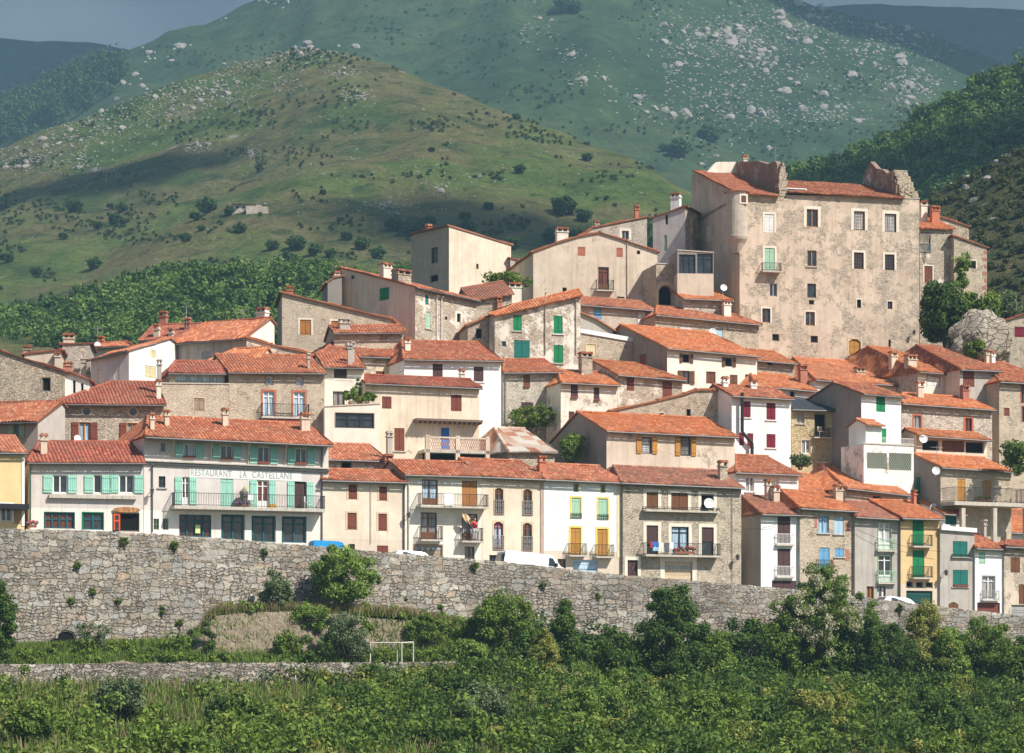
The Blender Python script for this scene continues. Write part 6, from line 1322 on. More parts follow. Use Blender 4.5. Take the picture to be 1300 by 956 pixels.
scree(A_, [(a, b, c*1.7, d*1.7, e) for a, b, c, d, e in boulA], 3000, .6, 1.9, 'small stones strewn over the far mountain')

for (x, y, sx_, sy_, n) in ((1195,238,10,4,7),(1225,222,10,5,8),(1255,205,12,5,8),(1285,192,12,4,7),(1240,250,30,20,6)):
    for k in range(n):
        p = on_hill(N_, x+ri.normal()*sx_, y+ri.normal()*sy_)
        if p is not None: put_rock(p, ri.uniform(.3, .85), 1.5, 'weathered rock along the crest of the dark scrub hill at the right edge', 'rocks on the scrub hill crest')
# farmhouse on the slope
p = on_hill(B_, 318, 268); fh = empty('farmhouse', p, R(8)); tag(fh, 'small stone farmhouse with a pale metal roof alone on the mountain slope', 'farmhouse'); k = p.y/F
m_ = MB(); m_.box(-24*k, 0, -2, 14*k, 8, 8*k); m_.box(-6*k, -3, -2, 22*k, 0, 3.5*k); m_.build('wall', wallmat('stone pink 2'), fh)
m_ = MB(); m_.face([(-26*k,-.6,8.2*k),(8*k,-.6,9*k),(14*k,8.5,14.5*k),(-16*k,8.5,14.5*k)]); m_.face([(-26*k,-.6,7.9*k),(-16*k,8.5,14.2*k),(14*k,8.5,14.2*k),(8*k,-.6,8.7*k)]); m_.build('roof', m_paint((.55,.55,.56), .6), fh)
m_ = MB()
for a_ in (-18, -10, -2, 8): m_.box(a_*k, -.08, 3*k, (a_+3)*k, -.02, 6*k)
m_.build('window', m_dark(), fh)
# old bare tree on the slope, pole on the ridge
tree('bare_tree', 'thin pale half-bare tree above the farmhouse', 'tree', 331, 196, 229, 9, 0, L_olive, .5, 16, 26, Y=(on_hill(B_, 331, 229) or at(331,229,700)).y, trunk_frac=.35, cr=1.0)
p = on_hill(RF, 1284, 190) or at(1284, 190, 560); m_ = MB(); m_.bar((0,0,-3), (0,0,(190-118)*p.y/F), .16, 6); m_.bar((-1.6,0,(190-124)*p.y/F), (1.6,0,(190-124)*p.y/F), .09, 4)
o = m_.build('utility_pole', m_paint((.07,.06,.05)), loc=p); tag(o, 'dark utility pole with a short crossarm standing on the wooded ridge', 'pole')

# ---------------------------------------------------------------- grass, weeds and undergrowth below the wall
def blades(name, n, fn, hmin, hmax, mat, label, seed, wd=.035):
    rg = np.random.default_rng(seed); P_ = np.array([q for q in (fn(rg) for _ in range(n)) if q is not None]); n = len(P_)
    hgt = rg.uniform(hmin, hmax, n); a = rg.uniform(0, 6.283, n); d = np.stack([np.cos(a), np.sin(a), 0*a], 1)*wd; lean = rg.normal(size=(n, 3))*.22*hgt[:, None]; lean[:, 2] = hgt
    V = np.stack([P_-d, P_+d, P_+lean*1.0+d*.2, P_+lean-d*.2], 1).reshape(-1, 3); o = np_mesh(name, V, np.arange(len(V)).reshape(-1, 4), mat); tag(o, label, 'grass', kind='stuff')
def gpt(x, dy):
    Y = float(Yw(x))-.9+dy; X = (x-CX)/F*float(Yw(x))*(1+.6*min(1, -dy/150.)); return X, Y, ground_z(x, dy)
def ledge(rg):
    x = rg.uniform(-60, 620); dy = rg.uniform(-7, -.1); return None if (268 < x < 460 and -4.9 < dy < -2.9 and rg.random() < .55) else gpt(x, dy)
def lower(rg): x = rg.uniform(-80, 1400); return gpt(x, rg.uniform(-60, -7.7))
def right_(rg): x = rg.uniform(560, 1400); return gpt(x, rg.uniform(-9, -.1))
blades('grass', 26000, ledge, .12, .5, L_mid, 'short grass and weeds on the ledge below the wall', 1)
blades('dry_grass', 9000, lambda rg: gpt(rg.uniform(262, 620), rg.uniform(-3.0, -.3)), .25, .8, L_dry, 'tall dry grass along the ledge top', 2)
blades('grass', 60000, lower, .2, .75, L_mid, 'rank grass on the slope at the bottom of the view', 3, .05)
blades('dry_grass', 26000, lower, .3, .9, L_dry, 'dry straw coloured grass among the undergrowth', 6, .05)
blades('grass', 14000, right_, .2, .8, L_mid, 'grass under the trees on the right', 4, .045)
def scrubs(fn, n, rmin, rmax, leaf, nl, mat, label, seed, kc=6):
    rg = np.random.default_rng(seed); C, Rr = [], []
    for _ in range(n):
        q = fn(rg); r = rg.uniform(rmin, rmax)
        if q is None or (q[1] < 158 and fbm(np.float64(q[0]/5), np.float64(q[1]/5), 4, 77) < -.08): continue
        for k in range(kc):
            d = rg.normal(size=3)*r*.6; C.append([q[0]+d[0], q[1]+d[1]*.7, q[2]+abs(d[2])*.9+r*.2]); Rr.append(r*rg.uniform(.35, .7))
    V, Fq = leaves(np.array(C), np.array(Rr), nl, leaf, rg); o = np_mesh('undergrowth', V, Fq, mat); tag(o, label, 'undergrowth', kind='stuff')
scrubs(lambda rg: (lambda x, dy: None if x < 430 and dy > -15 else gpt(x, dy))(rg.uniform(-80, 1400), -rg.uniform(9, 62)), 620, .6, 1.7, .2, 70, L_mid, 'mixed green undergrowth covering the lower slope', 1)
scrubs(lambda rg: gpt(rg.uniform(400, 1400), -rg.uniform(6, 55)), 330, .7, 1.9, .2, 70, L_dark, 'dark brambles on the lower slope at the right', 2)
scrubs(lambda rg: (lambda x, dy: None if 268 < x < 470 and dy > -6 else gpt(x, dy))(rg.uniform(-80, 620), -rg.uniform(3.5, 7.2)), 80, .25, .7, .15, 55, L_mid, 'low weeds along the ledge edge on the left', 3)
scrubs(lambda rg: gpt(rg.uniform(260, 620), -rg.uniform(.2, 2.6)), 40, .25, .6, .15, 50, L_lite, 'bright weeds on the upper ledge', 4)
scrubs(lambda rg: gpt(rg.uniform(380, 1350), -rg.uniform(7, 50)), 200, .4, 1.2, .16, 60, L_yel, 'yellowish broom and weeds among the brambles', 5)
scrubs(lambda rg: gpt(rg.uniform(640, 1350), -rg.uniform(.3, 7)), 110, .5, 1.3, .2, 70, L_dark, 'tangled dark bushes at the foot of the wall on the right', 6)
# tufts rooted in the wall
lab_t = {(221,691): 'green weed tuft rooted in the parapet below the restaurant', (603,718): 'green weed tuft hanging from the parapet left of the van', (158,686): 'tiny weed tuft on the parapet below the oval sign', (1142,772): 'yellowish weed tuft on the wall below the white estate car'}
for (x, y), lb in lab_t.items(): tree('wall_tuft', lb, 'weed', x, y-6, y+6, 6, .82, L_mid, .1, 12, 50, trunk=False, trunk_frac=0, cr=.16)
for (x, y) in ((98,717),(118,750),(150,762),(90,762),(205,775),(228,790),(245,800),(515,760),(560,770),(480,735),(335,700),(690,742),(760,756)):
    tree('wall_tuft', 'small weed tuft sprouting from the joints of the retaining wall', 'weed', x, y-4, y+5, 5, .78-.72*min(1, max(0, (y-ytop(x)-30)/(822-ytop(x)-30))), L_mid, .1, 9, 40, trunk=False, trunk_frac=0, cr=.14, group='small weed tufts in the retaining wall')
# ================================================================ vehicles, people, small things
def street_pt(x, back): 
    Y = float(Yw(x))+back; return Vector(((x-CX)/F*Y, Y, float(ZS(x))+.03))
def slope_at(x): return (float(ZS(x+60))-float(ZS(x)))/((street_pt(x+60,3)-street_pt(x,3)).xy.length)
def wheel(root, x, y, r=.33):
    t_ = MB(); t_.bar((x, y-.1, r), (x, y+.1, r), r, 18); W = t_.build('wheel', m_paint((.02,.02,.02), .8), root)
    h_ = MB(); h_.bar((x, y-.11, r), (x, y+.11, r), r*.6, 12); h_.build('rim', m_metal((.5,.5,.52)), W)
white = NT('vehicle paint', .25, .5); white.col((.82,.82,.82)); white = white.mat
silver = NT('silver paint', .3, .5); silver.col((.62,.64,.66)); silver = silver.mat
def vehicle(name, label, cat, x, back, prof, W, paint, roof_in=.12, belt=None, wheels=(.9, 3.4)):
    p = street_pt(x, back); r = empty(name, p, R(21)); r.rotation_euler = (0, -math.atan(slope_at(x)), R(21)); tag(r, label, cat)
    mb = MB(); n = len(prof)
    y = lambda z: roof_in*max(0, (z-belt)/(max(q[1] for q in prof)-belt)) if z > belt else 0
    fr = [(a, y(b), b) for a, b in prof]; bk = [(a, W-y(b), b) for a, b in prof]; mb.face(fr); mb.face(bk[::-1])
    for i in range(n): j = (i+1) % n; mb.face([fr[j], fr[i], bk[i], bk[j]])
    o = mb.build('body', paint, r); bv = o.modifiers.new('bevel', 'BEVEL'); bv.width = .05; bv.segments = 2; bv.limit_method = 'ANGLE'
    for wx_ in wheels:
        wheel(r, wx_, .1); wheel(r, wx_, W-.1)
    return r
van = vehicle('white_van', 'white panel van parked behind the parapet in front of the peach house', 'van', 638, 3.2, [(0,.32),(0,1.2),(.1,1.98),(.3,2.08),(3.55,2.08),(3.85,1.98),(4.45,1.32),(5.05,1.12),(5.2,.8),(5.2,.32)], 1.85, white, .10, 1.2, (.95, 4.25))
def panel(root, name, pts, mat): m = MB(); m.face(pts); return m.build(name, mat, root)
panel(van, 'side_window', [(3.5,.005,1.28),(4.2,.005,1.28),(3.8,.06,1.84),(3.5,.06,1.86)], m_glass()); panel(van, 'windscreen', [(4.46,.12,1.33),(4.46,1.73,1.33),(3.9,1.66,1.94),(3.9,.19,1.94)], m_glass())
for wy in (.1, .98): panel(van, 'rear_window', [(-.012+.01,wy,1.25),(-.005+.01,wy+.75,1.25),(.075,wy+.75,1.85),(.075,wy,1.85)], m_glass())
for wy in (0, 1.71): m_ = MB(); m_.box(-.03, wy-.01, .95, .06, wy+.15, 1.25); m_.build('tail_light', m_paint((.55,.01,.01), .3), van)
for wy in (.05, 1.5): m_ = MB(); m_.box(5.1, wy, .85, 5.22, wy+.3, 1.05); m_.build('headlight', m_paint((.8,.8,.8), .2), van)
m_ = MB(); m_.box(4.0, -.22, 1.25, 4.12, -.04, 1.5); m_.build('wing_mirror', m_paint((.03,.03,.03)), van); m_ = MB(); m_.box(5.0, -.02, .35, 5.3, 1.87, .62); m_.build('bumper', m_paint((.05,.05,.05)), van)
CP = [(0,.3),(0,.85),(.15,.95),(.55,1.40),(.8,1.46),(2.3,1.46),(2.6,1.38),(3.15,.98),(4.0,.82),(4.1,.6),(4.1,.3)]
def car(label, x, back, paint):
    c = vehicle('parked_car', label, 'car', x, back, CP, 1.7, paint, .22, .95)
    panel(c, 'side_window', [(.6,.06,1.0),(1.5,.06,1.0),(1.5,.19,1.36),(.75,.19,1.36)], m_glass()); panel(c, 'side_window', [(1.56,.06,1.0),(2.95,.06,1.0),(2.55,.19,1.36),(1.56,.19,1.36)], m_glass())
    panel(c, 'windscreen', [(3.12,.2,1.01),(3.12,1.5,1.01),(2.64,1.45,1.38),(2.64,.25,1.38)], m_glass()); panel(c, 'rear_window', [(.17,.2,.99),(.17,1.5,.99),(.52,1.45,1.37),(.52,.25,1.37)], m_glass())
    for wy in (.05, 1.4): m_ = MB(); m_.box(4.02, wy, .62, 4.12, wy+.25, .76); m_.build('headlight', m_paint((.8,.8,.8), .2), c)
    return c
car('silver hatchback with only its roof showing above the parapet by the cream house', 496, 3.0, silver)
ec = car('white estate car with its roof showing above the parapet by the grey cement house', 1118, 2.2, white); ec.location.z += .02
# blue covered trailer
p = street_pt(399, 1.6); tr = empty('covered_trailer', p, R(21)); tag(tr, 'bright blue tarpaulin covered trailer beside the parapet right of the restaurant', 'trailer')
BL = m_paint((.02,.30,.66), .5); m_ = MB(); m_.prism([(0,.5),(2.0,.45),(2.35,.75),(2.1,1.42),(1.7,1.52),(.1,1.56),(-.05,1.4)], 0, 1.3); m_.build('tarpaulin', BL, tr)
m_ = MB(); m_.box(.1, .1, .35, 2.0, 1.2, .45); m_.bar((2.0,.65,.4), (3.0,.65,.4), .04, 5); m_.build('frame', m_metal((.3,.3,.3)), tr); wheel(tr, .9, .02, .28); wheel(tr, .9, 1.28, .28)

# person on the balcony
def skin(name, pts, edges, mat, parent, sub=1, root=0):
    me = bpy.data.meshes.new(name); me.from_pydata([p[:3] for p in pts], edges, []); me.materials.append(mat); o = link(bpy.data.objects.new(name, me), parent)
    o.modifiers.new('skin', 'SKIN'); sv = me.skin_vertices[0].data if me.skin_vertices else None
    if sv is None:
        me.attributes; bpy.context.view_layer.update()
    return o
def tube_body(name, chains, mat, parent):
    "one smooth surface: tapered limbs remeshed together"
    mb = MB()
    for ch in chains:
        for (a, ra), (b, rb) in zip(ch, ch[1:]): mb.bar(a, b, ra, 10, 0, rb)
        for (a, ra) in ch:
            a = Vector(a); N_ = 8
            for i in range(N_):
                for j in range(4):
                    t0, t1 = math.pi*j/4, math.pi*(j+1)/4; p0, p1 = 2*math.pi*i/N_, 2*math.pi*(i+1)/N_
                    q = lambda t, p: a + Vector((math.sin(t)*math.cos(p), math.sin(t)*math.sin(p), math.cos(t)))*ra
                    mb.face([q(t0,p0), q(t1,p0), q(t1,p1), q(t0,p1)])
    o = mb.build(name, mat, parent); rm = o.modifiers.new('remesh', 'REMESH'); rm.mode = 'VOXEL'; rm.voxel_size = .014; rm.use_smooth_shade = True
    sm = o.modifiers.new('smooth', 'SMOOTH'); sm.iterations = 3; return o
u_, z_ = f4.uz(600.5, 686.6); M = f4.root; per = empty('person', (0,0,0)); th_ = M.rotation_euler.z
per.location = M.location + Vector((u_*math.cos(th_)+.36*math.sin(th_), u_*math.sin(th_)-.36*math.cos(th_), z_)); per.rotation_euler = (0, 0, th_)
tag(per, 'person in a red top and white trousers shaking something out on the lower balcony', 'person')
SK = m_paint((.50,.28,.19), .6); sh = {-1: (-.17, 0, 1.30), 1: (.17, 0, 1.30)}
hnd = {-1: (-.42, -.25, 1.46), 1: (-.20, -.32, 1.36)}; elb = {-1: (-.34, -.14, 1.20), 1: (.12, -.26, 1.15)}
ch = [[((0,0,.86),.13),((0,0,1.05),.115),((0,0,1.25),.14),((0,-.01,1.38),.06),((0,-.01,1.46),.05)], [((0,-.015,1.50),.085),((0,-.02,1.57),.095),((0,-.01,1.60),.09)], [((0,-.11,1.53),.018),((0,-.105,1.56),.012)]]
for s_ in (-1, 1):
    ch.append([((s_*.09,0,.86),.10),((s_*.10,-.01,.47),.065),((s_*.10,.02,.10),.04),((s_*.10,0,.05),.042)]); ch.append([((s_*.10,.03,.04),.038),((s_*.10,-.15,.03),.03)])
    ch.append([((s_*.10,0,1.31),.06),(sh[s_],.055),(elb[s_],.042),(hnd[s_],.028)]); hv = Vector(hnd[s_]); dv = (hv-Vector(elb[s_])).normalized(); ch.append([(hv, .03), (hv+dv*.06, .032)])
    for k in range(4): b0 = hv+dv*.07+Vector((.0,0,(k-1.5)*.018)); ch.append([(b0,.010),(b0+dv*(.045-.006*abs(k-1)),.009),(b0+dv*.06+Vector((0,.01,-.018)),.008)])
    ch.append([(hv+dv*.02,.012),(hv+dv*.04+Vector((.02,0,.035)),.010),(hv+dv*.06+Vector((.02,0,.045)),.009)])
    ch.append([((s_*.093,-.01,1.55),.018),((s_*.098,0,1.57),.014)])
body = tube_body('body', ch, SK, per)
shirt = [[((0,0,.90),.145),((0,0,1.06),.13),((0,0,1.25),.155),((0,-.005,1.35),.08)]] + [[((s_*.10,0,1.31),.075),(sh[s_],.07),(Vector(sh[s_]).lerp(Vector(elb[s_]), .85),.055)] for s_ in (-1, 1)]; tube_body('shirt', shirt, m_paint((.55,.02,.04)), per)
tube_body('trousers', [[((0,0,.92),.142),((0,0,.84),.14)]] + [[((s_*.09,0,.86),.115),((s_*.10,-.01,.47),.08),((s_*.10,.02,.12),.065)] for s_ in (-1, 1)], m_paint((.75,.73,.74)), per)
tube_body('hair', [[((0,.035,1.60),.095),((0,.05,1.55),.09),((0,.05,1.47),.06)], [((0,-.03,1.655),.07),((0,.03,1.66),.08)]], m_paint((.05,.03,.02)), per)
fc_ = MB()
for s_ in (-1, 1): fc_.disc((s_*.034,-.112,1.572), .013, (0,-1,0), 8)
fc_.build('eye', m_paint((.03,.02,.02)), per); fc_ = MB(); fc_.box(-.025,-.113,1.505,.025,-.100,1.513); fc_.build('mouth', m_paint((.35,.10,.08)), per)
m_ = MB(); c_ = Vector((-.50, -.30, 1.50))
for i in range(6):
    for j in range(5):
        q = lambda i, j: c_ + Vector((-.09*i+.05*math.sin(j*1.7), .05*math.sin(i*1.3+j), .22-.12*j+.07*i))
        m_.face([q(i,j), q(i+1,j), q(i+1,j+1), q(i,j+1)])
o = m_.build('cloth', m_paint((.62,.45,.26)), loc=per.location); o.rotation_euler = (0,0,th_); tag(o, 'tan cloth shaken out over the balcony by the person in red', 'cloth')
o.modifiers.new('thick', 'SOLIDIFY').thickness = .015

def on_facade(h, name, label, cat, x, y, d, group=None):
    "empty placed in front of a facade point; its axes follow the facade"
    u, z = h.uz(x, y); th = h.root.rotation_euler.z; L = h.root.location
    r = empty(name, (L.x+u*math.cos(th)-d*math.sin(th), L.y+u*math.sin(th)+d*math.cos(th), L.z+z), th); return tag(r, label, cat, group)
def hung(h, label, x0, x1, y0, y1, col, d=-.83, name='laundry', cat='laundry', group=None):
    r = on_facade(h, name, label, cat, x0, y0, d, group); w = (h.uz(x1, y0)[0]-h.uz(x0, y0)[0]); ht = h.uz(x0, y0)[1]-h.uz(x0, y1)[1]; m = MB(); n, k = 8, 6
    q = lambda i, j: (w*i/n, -.03-.035*math.sin(i*1.4+x0)*(j/k)-.02, -ht*j/k*(1+.04*math.sin(i*2+x0)))
    for i in range(n):
        for j in range(k): m.face([q(i,j+1), q(i+1,j+1), q(i+1,j), q(i,j)])
    m.face([(0,.05,-ht*.4),(w,.05,-ht*.4),(w,-.05,0),(0,-.05,0)])
    o = m.build('fabric', m_paint(col, .9), r); o.modifiers.new('thick', 'SOLIDIFY').thickness = .012
LG = 'laundry on the long balcony'
hung(f7, 'red and white garment hanging leftmost on the long balcony rail', 819.5, 823, 688.5, 696, (.55,.04,.05), group=LG)
hung(f7, 'deep blue shirt hung out on the long balcony rail', 822, 830, 688.7, 694.5, (.04,.15,.48), -.86, group=LG); hung(f7, 'light blue towel hanging below the deep blue shirt', 822.5, 830, 694.5, 700, (.30,.48,.62), -.84, group=LG)
hung(f7, 'cream towel hanging in the middle of the long balcony rail', 830.5, 836.5, 689.5, 701.5, (.75,.70,.58), group=LG); hung(f7, 'dark grey trousers hanging on the long balcony rail', 837.5, 843.5, 690.3, 702, (.12,.12,.13), group=LG)
hung(f7, 'small white cloth hanging rightmost of the laundry', 844, 849, 689.2, 697.5, (.8,.8,.8), group=LG)
hung(f4, 'white sheet draped over the long upper balcony rail of the cream house', 558, 569.5, 628, 642, (.80,.82,.82), -1.0, 'sheet', 'sheet')
def flowers(h, label, x0, x1, y, ybox, d, cols, leafm, name='flower_box', cat='flower box', n=160, sz=.09):
    r = on_facade(h, name, label, cat, x0, ybox, d); w = h.uz(x1, ybox)[0]-h.uz(x0, ybox)[0]; ht = h.uz(x0, y)[1]-h.uz(x0, ybox)[1]
    m = MB(); m.box(0, -.12, 0, w, .1, .2); m.build('trough', m_paint((.25,.10,.06)), r); rg = np.random.default_rng(int(x0))
    nc = max(3, int(w/.22)); C = np.stack([np.linspace(.05, w-.05, nc), rg.uniform(-.15, .05, nc), rg.uniform(.2, max(.25, ht), nc)], 1)
    V, Fq = leaves(C, np.full(nc, .17), 60, .09, rg); np_mesh('foliage', V, Fq, leafm, r)
    if cols:
        V, Fq = leaves(C+np.array([0, -.05, .05]), np.full(nc, .19), 34, sz, rg, .1, 1.0); np_mesh('blossom', V, Fq, leaf_mat('petals', cols, .15), r)
PINK = [(.55,.02,.08),(.65,.08,.22),(.70,.03,.03),(.75,.20,.35)]
flowers(f7, 'trough of pink and red geraniums on the long balcony of the rubble house', 851, 876.5, 695, 703.5, -.62, PINK, L_mid)
flowers(m6, 'trough of leafy plants on the raised terrace between the slatted doors', 1228, 1246, 632, 637.5, -1.2, None, L_mid)
flowers(f1, 'pink flowering planter at the left corner of the low grey house', 33, 44, 662, 671, -1.4, PINK, L_olive)
flowers(f2, 'purple planter on the restaurant balcony under the closed parasol', 295, 312, 641.5, 644, -.75, [(.25,.08,.30),(.35,.15,.40)], L_olive)
# restaurant balcony things
r = on_facade(f2, 'parasol', 'closed grey parasol leaning on the restaurant balcony', 'parasol', 307, 643, -.6); m_ = MB(); m_.bar((0,0,0),(0,0,2.0*.5),.2,9,0,.34); m_.bar((0,0,1.0),(0,0,1.3),.34,9,0,.03); m_.build('canopy', m_paint((.20,.18,.15)), r); m_ = MB(); m_.bar((0,0,-.0),(0,0,1.4),.03,5); m_.build('pole', m_metal((.4,.4,.4)), r)
r = on_facade(f2, 'crate', 'yellow plastic crate on the restaurant balcony', 'crate', 339.5, 645.3, -.5); m_ = MB(); m_.box(0,-.2,0,.46,.15,.05)
for q in ((0,-.2,.46,-.17),(0,.12,.46,.15),(0,-.17,.03,.12),(.43,-.17,.46,.12)): m_.box(q[0],q[1],.05,q[2],q[3],.28)
m_.build('box', m_paint((.75,.42,.03)), r)
def chair(h, label, x, y, d, col=(.8,.8,.78), rz=0.0):
    r = on_facade(h, 'garden_chair', label, 'chair', x, y, d); r.rotation_euler.z += rz; m = m_paint(col, .5)
    s_ = MB(); s_.box(-.22,-.22,.42,.22,.22,.46); s_.build('seat', m, r); s_ = MB(); s_.box(-.22,.2,.46,.22,.24,.88); s_.build('backrest', m, r)
    for a in (-.2, .2):
        for b in (-.2, .2): s_ = MB(); s_.bar((a,b,0),(a,b,.43),.02,5); s_.build('leg', m, r)
chair(f2, 'white garden chair on the restaurant balcony beside the parasol', 316, 643.5, -.55); chair(f2, 'white folding chair at the right end of the restaurant balcony', 388, 646.5, -.55, rz=1.2)
chair(m3, 'tan chair on the tiny balcony of the golden stone house', 1040, 555, -.3, (.6,.45,.28))
def pot_plant(h, label, x, y, d, hgt, mat, leaf=.16, spread=.5, name='potted_plant'):
    r = on_facade(h, name, label, 'plant', x, y, d); m_ = MB(); m_.bar((0,0,0),(0,0,.28),.13,9,0,.18); m_.build('pot', m_paint((.45,.17,.09)), r)
    rg = np.random.default_rng(int(x)); C = clumps(14, spread, spread*.8, hgt*.45, rg); C[:,2] += .3+hgt*.5; V, Fq = leaves(C, np.full(14, spread*.35), 45, leaf, rg, .1, 2.6); np_mesh('foliage', V, Fq, mat, r)
    m_ = MB()
    for i in range(6): m_.bar((0,0,.25), Vector(C[i]), .015, 4)
    m_.build('stem', BARK, r)
pot_plant(l7, 'tall potted palm on the terrace of the strip window house', 446, 513.5, .6, 1.2, L_lite); pot_plant(l7, 'leafy green pot plant at the right of the strip window terrace', 468, 514.5, .5, .8, L_mid)
pot_plant(l7, 'small bright pot plant in the middle of the strip window terrace', 457, 515, .5, .45, L_yel, .12, .3); pot_plant(l7, 'climbing plant in the corner behind the strip window terrace', 461, 514, 2.2, 2.2, L_dark, .13, .25)
pot_plant(c6, 'small plant', 0, 0, 0, 1, L_mid) if False else None
def cable(h1, x1, y1, h2, x2, y2, label, sag=.5):
    def wp(h, x, y): u, z = h.uz(x, y, -.25); th = h.root.rotation_euler.z; L = h.root.location; return Vector((L.x+u*math.cos(th)+.25*math.sin(th), L.y+u*math.sin(th)-.25*math.cos(th), L.z+z))
    a, b = wp(h1, x1, y1), wp(h2, x2, y2); m = MB(); n = 12; pt = lambda t: a.lerp(b, t) - Vector((0, 0, sag*4*t*(1-t)))
    for i in range(n): m.bar(pt(i/n)-a, pt((i+1)/n)-a, .014, 4)
    tag(m.build('cable', m_paint(PC['iron']), loc=a), label, 'cable')
cable(f7, 938, 668, r1, 988, 664, 'thin black cable slung from the rubble house to the narrow white house', .3)
cable(f2, 410, 600, f3, 512, 612, 'thin black cable running under the eave of the plain beige house', .15)
cable(l8, 408, 480, l5, 514, 470, 'thin black cable between the french window house and the long white house', .5)
cable(c3, 708, 498, c4, 782, 500, 'thin black cable across the cream house right of the vine', .25)
cable(r3, 1088, 672, r5, 1195, 700, 'thin black cable crossing the ochre yellow house', .35)
# white pipe frame and post on the bank
k = float(Yw(495)-8.5)/F; b = at(470, 838, float(Yw(495))-8.5); o = MB()
o.bar((0,0,-.3),(0,0,22*k),.045,6); o.bar((0,0,22*k),(40*k,0,22*k),.045,6); o.bar((40*k,0,-.3),(40*k,0,22*k),.045,6); o.bar((54*k,1.0,-.3),(54*k,1.0,23*k),.045,6); o.bar((40*k,0,22*k),(54*k,1.0,23*k),.045,6); o.bar((34*k,.3,-.3),(34*k,.3,14*k),.03,6)
o = o.build('pipe_frame', m_paint((.62,.58,.50)), loc=b); tag(o, 'pale pipe frame like a small goal standing in the weeds', 'frame')
b = at(375, 878, float(Yw(375))-9.6); m_ = MB(); m_.bar((0,0,-.3),(0,0,36*b.y/F),.045,6); m_.bar((0,0,35*b.y/F),(-2.3,.1,33*b.y/F),.012,4); o = m_.build('marker_post', m_paint((.6,.58,.54)), loc=b); tag(o, 'slim pale post with a wire at the bottom of the bank', 'post')

# ================================================================ air, sky, light, camera
lo = Vector((-2600, -60, -11)); hi = Vector((2600, 6200, 2300)) if False else Vector((2200, 4700, 1560)); m_ = MB(); m_.box(*lo, *hi); hz = m_.build('haze', bpy.data.materials.new('haze')); tag(hz, 'thin blue air over the valley', 'haze', kind='stuff')
hm = hz.data.materials[0]; hm.use_nodes = True; nt = hm.node_tree; nt.nodes.clear(); oo = nt.nodes.new('ShaderNodeOutputMaterial'); pv = nt.nodes.new('ShaderNodeVolumePrincipled')
pv.inputs['Color'].default_value = (.34, .60, .80, 1); pv.inputs['Density'].default_value = HAZE; pv.inputs['Anisotropy'].default_value = .0; nt.links.new(pv.outputs[0], oo.inputs['Volume'])
CLOUDS = [(1190, 60, A_, 150, 60, 63), (60, 110, C_, 900, 700, 65), (1200, 40, C_, 900, 700, 68), (820, 325, B_, 55, 24, 66), (10, 252, B_, 50, 12, 67)]  # unseen clouds, placed for the shadows they cast on the slopes
# storm cloud bank beyond the mountains
SUN_AZ, SUN_EL = 55.0, 47.0      # degrees to the right of the view's back, and up
w = bpy.data.worlds.new('World'); S.world = w; w.use_nodes = True; nt = w.node_tree; nt.nodes.clear()
wo = nt.nodes.new('ShaderNodeOutputWorld'); bg = nt.nodes.new('ShaderNodeBackground'); sky = nt.nodes.new('ShaderNodeTexSky'); sky.sky_type = 'NISHITA'; sky.sun_disc = False
sky.sun_elevation = R(SUN_EL); d = Vector((math.sin(R(SUN_AZ))*math.cos(R(SUN_EL)), -math.cos(R(SUN_AZ))*math.cos(R(SUN_EL)), math.sin(R(SUN_EL)))); sky.sun_rotation = math.atan2(d.x, d.y)
bg.inputs[1].default_value = .07; nt.links.new(sky.outputs[0], bg.inputs[0]); nt.links.new(bg.outputs[0], wo.inputs[0])
sl = bpy.data.lights.new('sun', 'SUN'); sl.energy = 4.8; sl.angle = R(.53); sl.color = (1, .95, .87); so = link(bpy.data.objects.new('sun', sl)); so.rotation_euler = d.to_track_quat('Z', 'Y').to_euler()
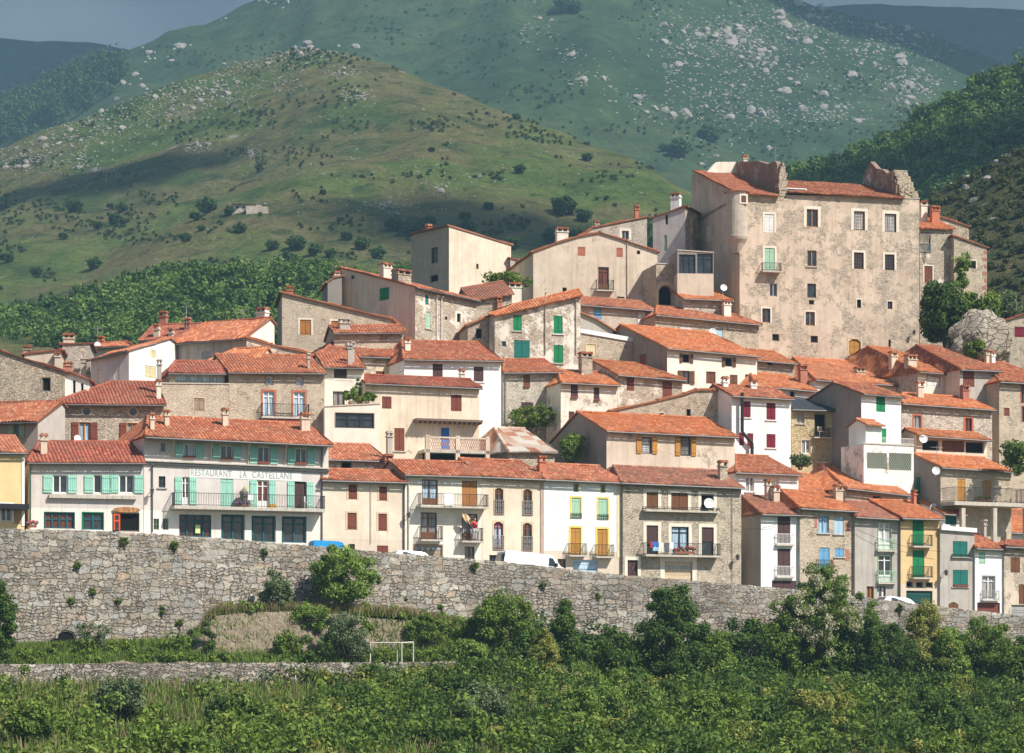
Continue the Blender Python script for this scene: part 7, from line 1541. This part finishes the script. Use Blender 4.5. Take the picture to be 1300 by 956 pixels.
cd = bpy.data.cameras.new('camera'); cam = link(bpy.data.objects.new('camera', cd)); cam.location = (0, 0, 0); cam.rotation_euler = (R(90), 0, 0)
cd.sensor_width = 36; cd.lens = F/1300*36; cd.shift_y = (HY-478)/1300; cd.clip_start = .5; cd.clip_end = 30000; S.camera = cam
def cloud_bank(name, label, x0, x1, y0, y1, Y, seed, col, th=90):
    P_ = []; xs = np.linspace(x0, x1, 90); ts = np.linspace(0, 1, 40)
    for t_ in ts:
        py = y1+(y0-y1)*t_; X = (xs-CX)/F*Y; Z = np.full_like(xs, (HY-py)/F*Y); dep = fbm(xs/160+seed, Z/500, 5, seed)*th - math.sin(t_*math.pi)*th*.5
        P_.append(np.stack([X, Y+dep, Z], -1))
    P_ += [np.stack([P_[-1][:,0], P_[-1][:,1]+1500, P_[-1][:,2]-100], -1)]
    t = NT('storm cloud', 1, 0); t.col(t.ramp(t.noise(t.pos(), .0012, 5, .5), [(.3, sc(col, .8)), (.7, sc(col, 1.2))])); grid_mesh(name, np.array(P_), t.mat, kind='stuff', label=label, cat='cloud')
def cloud_shading(x, y, hl, rx, ry, seed):
    "a cumulus high above the valley (out of view) whose shadow falls on the slope seen at a pixel"
    p = on_hill(hl, x, y) or at(x, y, 1500); Hc = 1900.0; k = (Hc-p.z)/d.z; c = p + d*k; me = rock_mesh(seed, 5, .55); me.materials.append(m_paint((.7,.7,.72), 1.0)); o = link(bpy.data.objects.new('cloud', me)); o.location = c; o.scale = (rx, ry, 90)
    for q in me.polygons: q.use_smooth = True
    tag(o, 'broad cumulus cloud unseen above the valley, placed to shade the slopes', 'cloud', 'clouds over the valley', 'stuff')
for c_ in CLOUDS: cloud_shading(*c_)
cloud_bank('storm_cloud', 'slate grey storm cloud filling the sky behind the mountains', -1500, 2600, -400, 330, 7500, 3, (.20,.22,.26))
S.view_settings.view_transform = 'Standard'; S.view_settings.look = 'None'; S.view_settings.gamma = 1; S.view_settings.exposure = EXPO; S.view_settings.use_curve_mapping = False
S.cycles.max_bounces = 6; S.cycles.volume_bounces = 0; S.cycles.transparent_max_bounces = 4; S.cycles.use_denoising = True
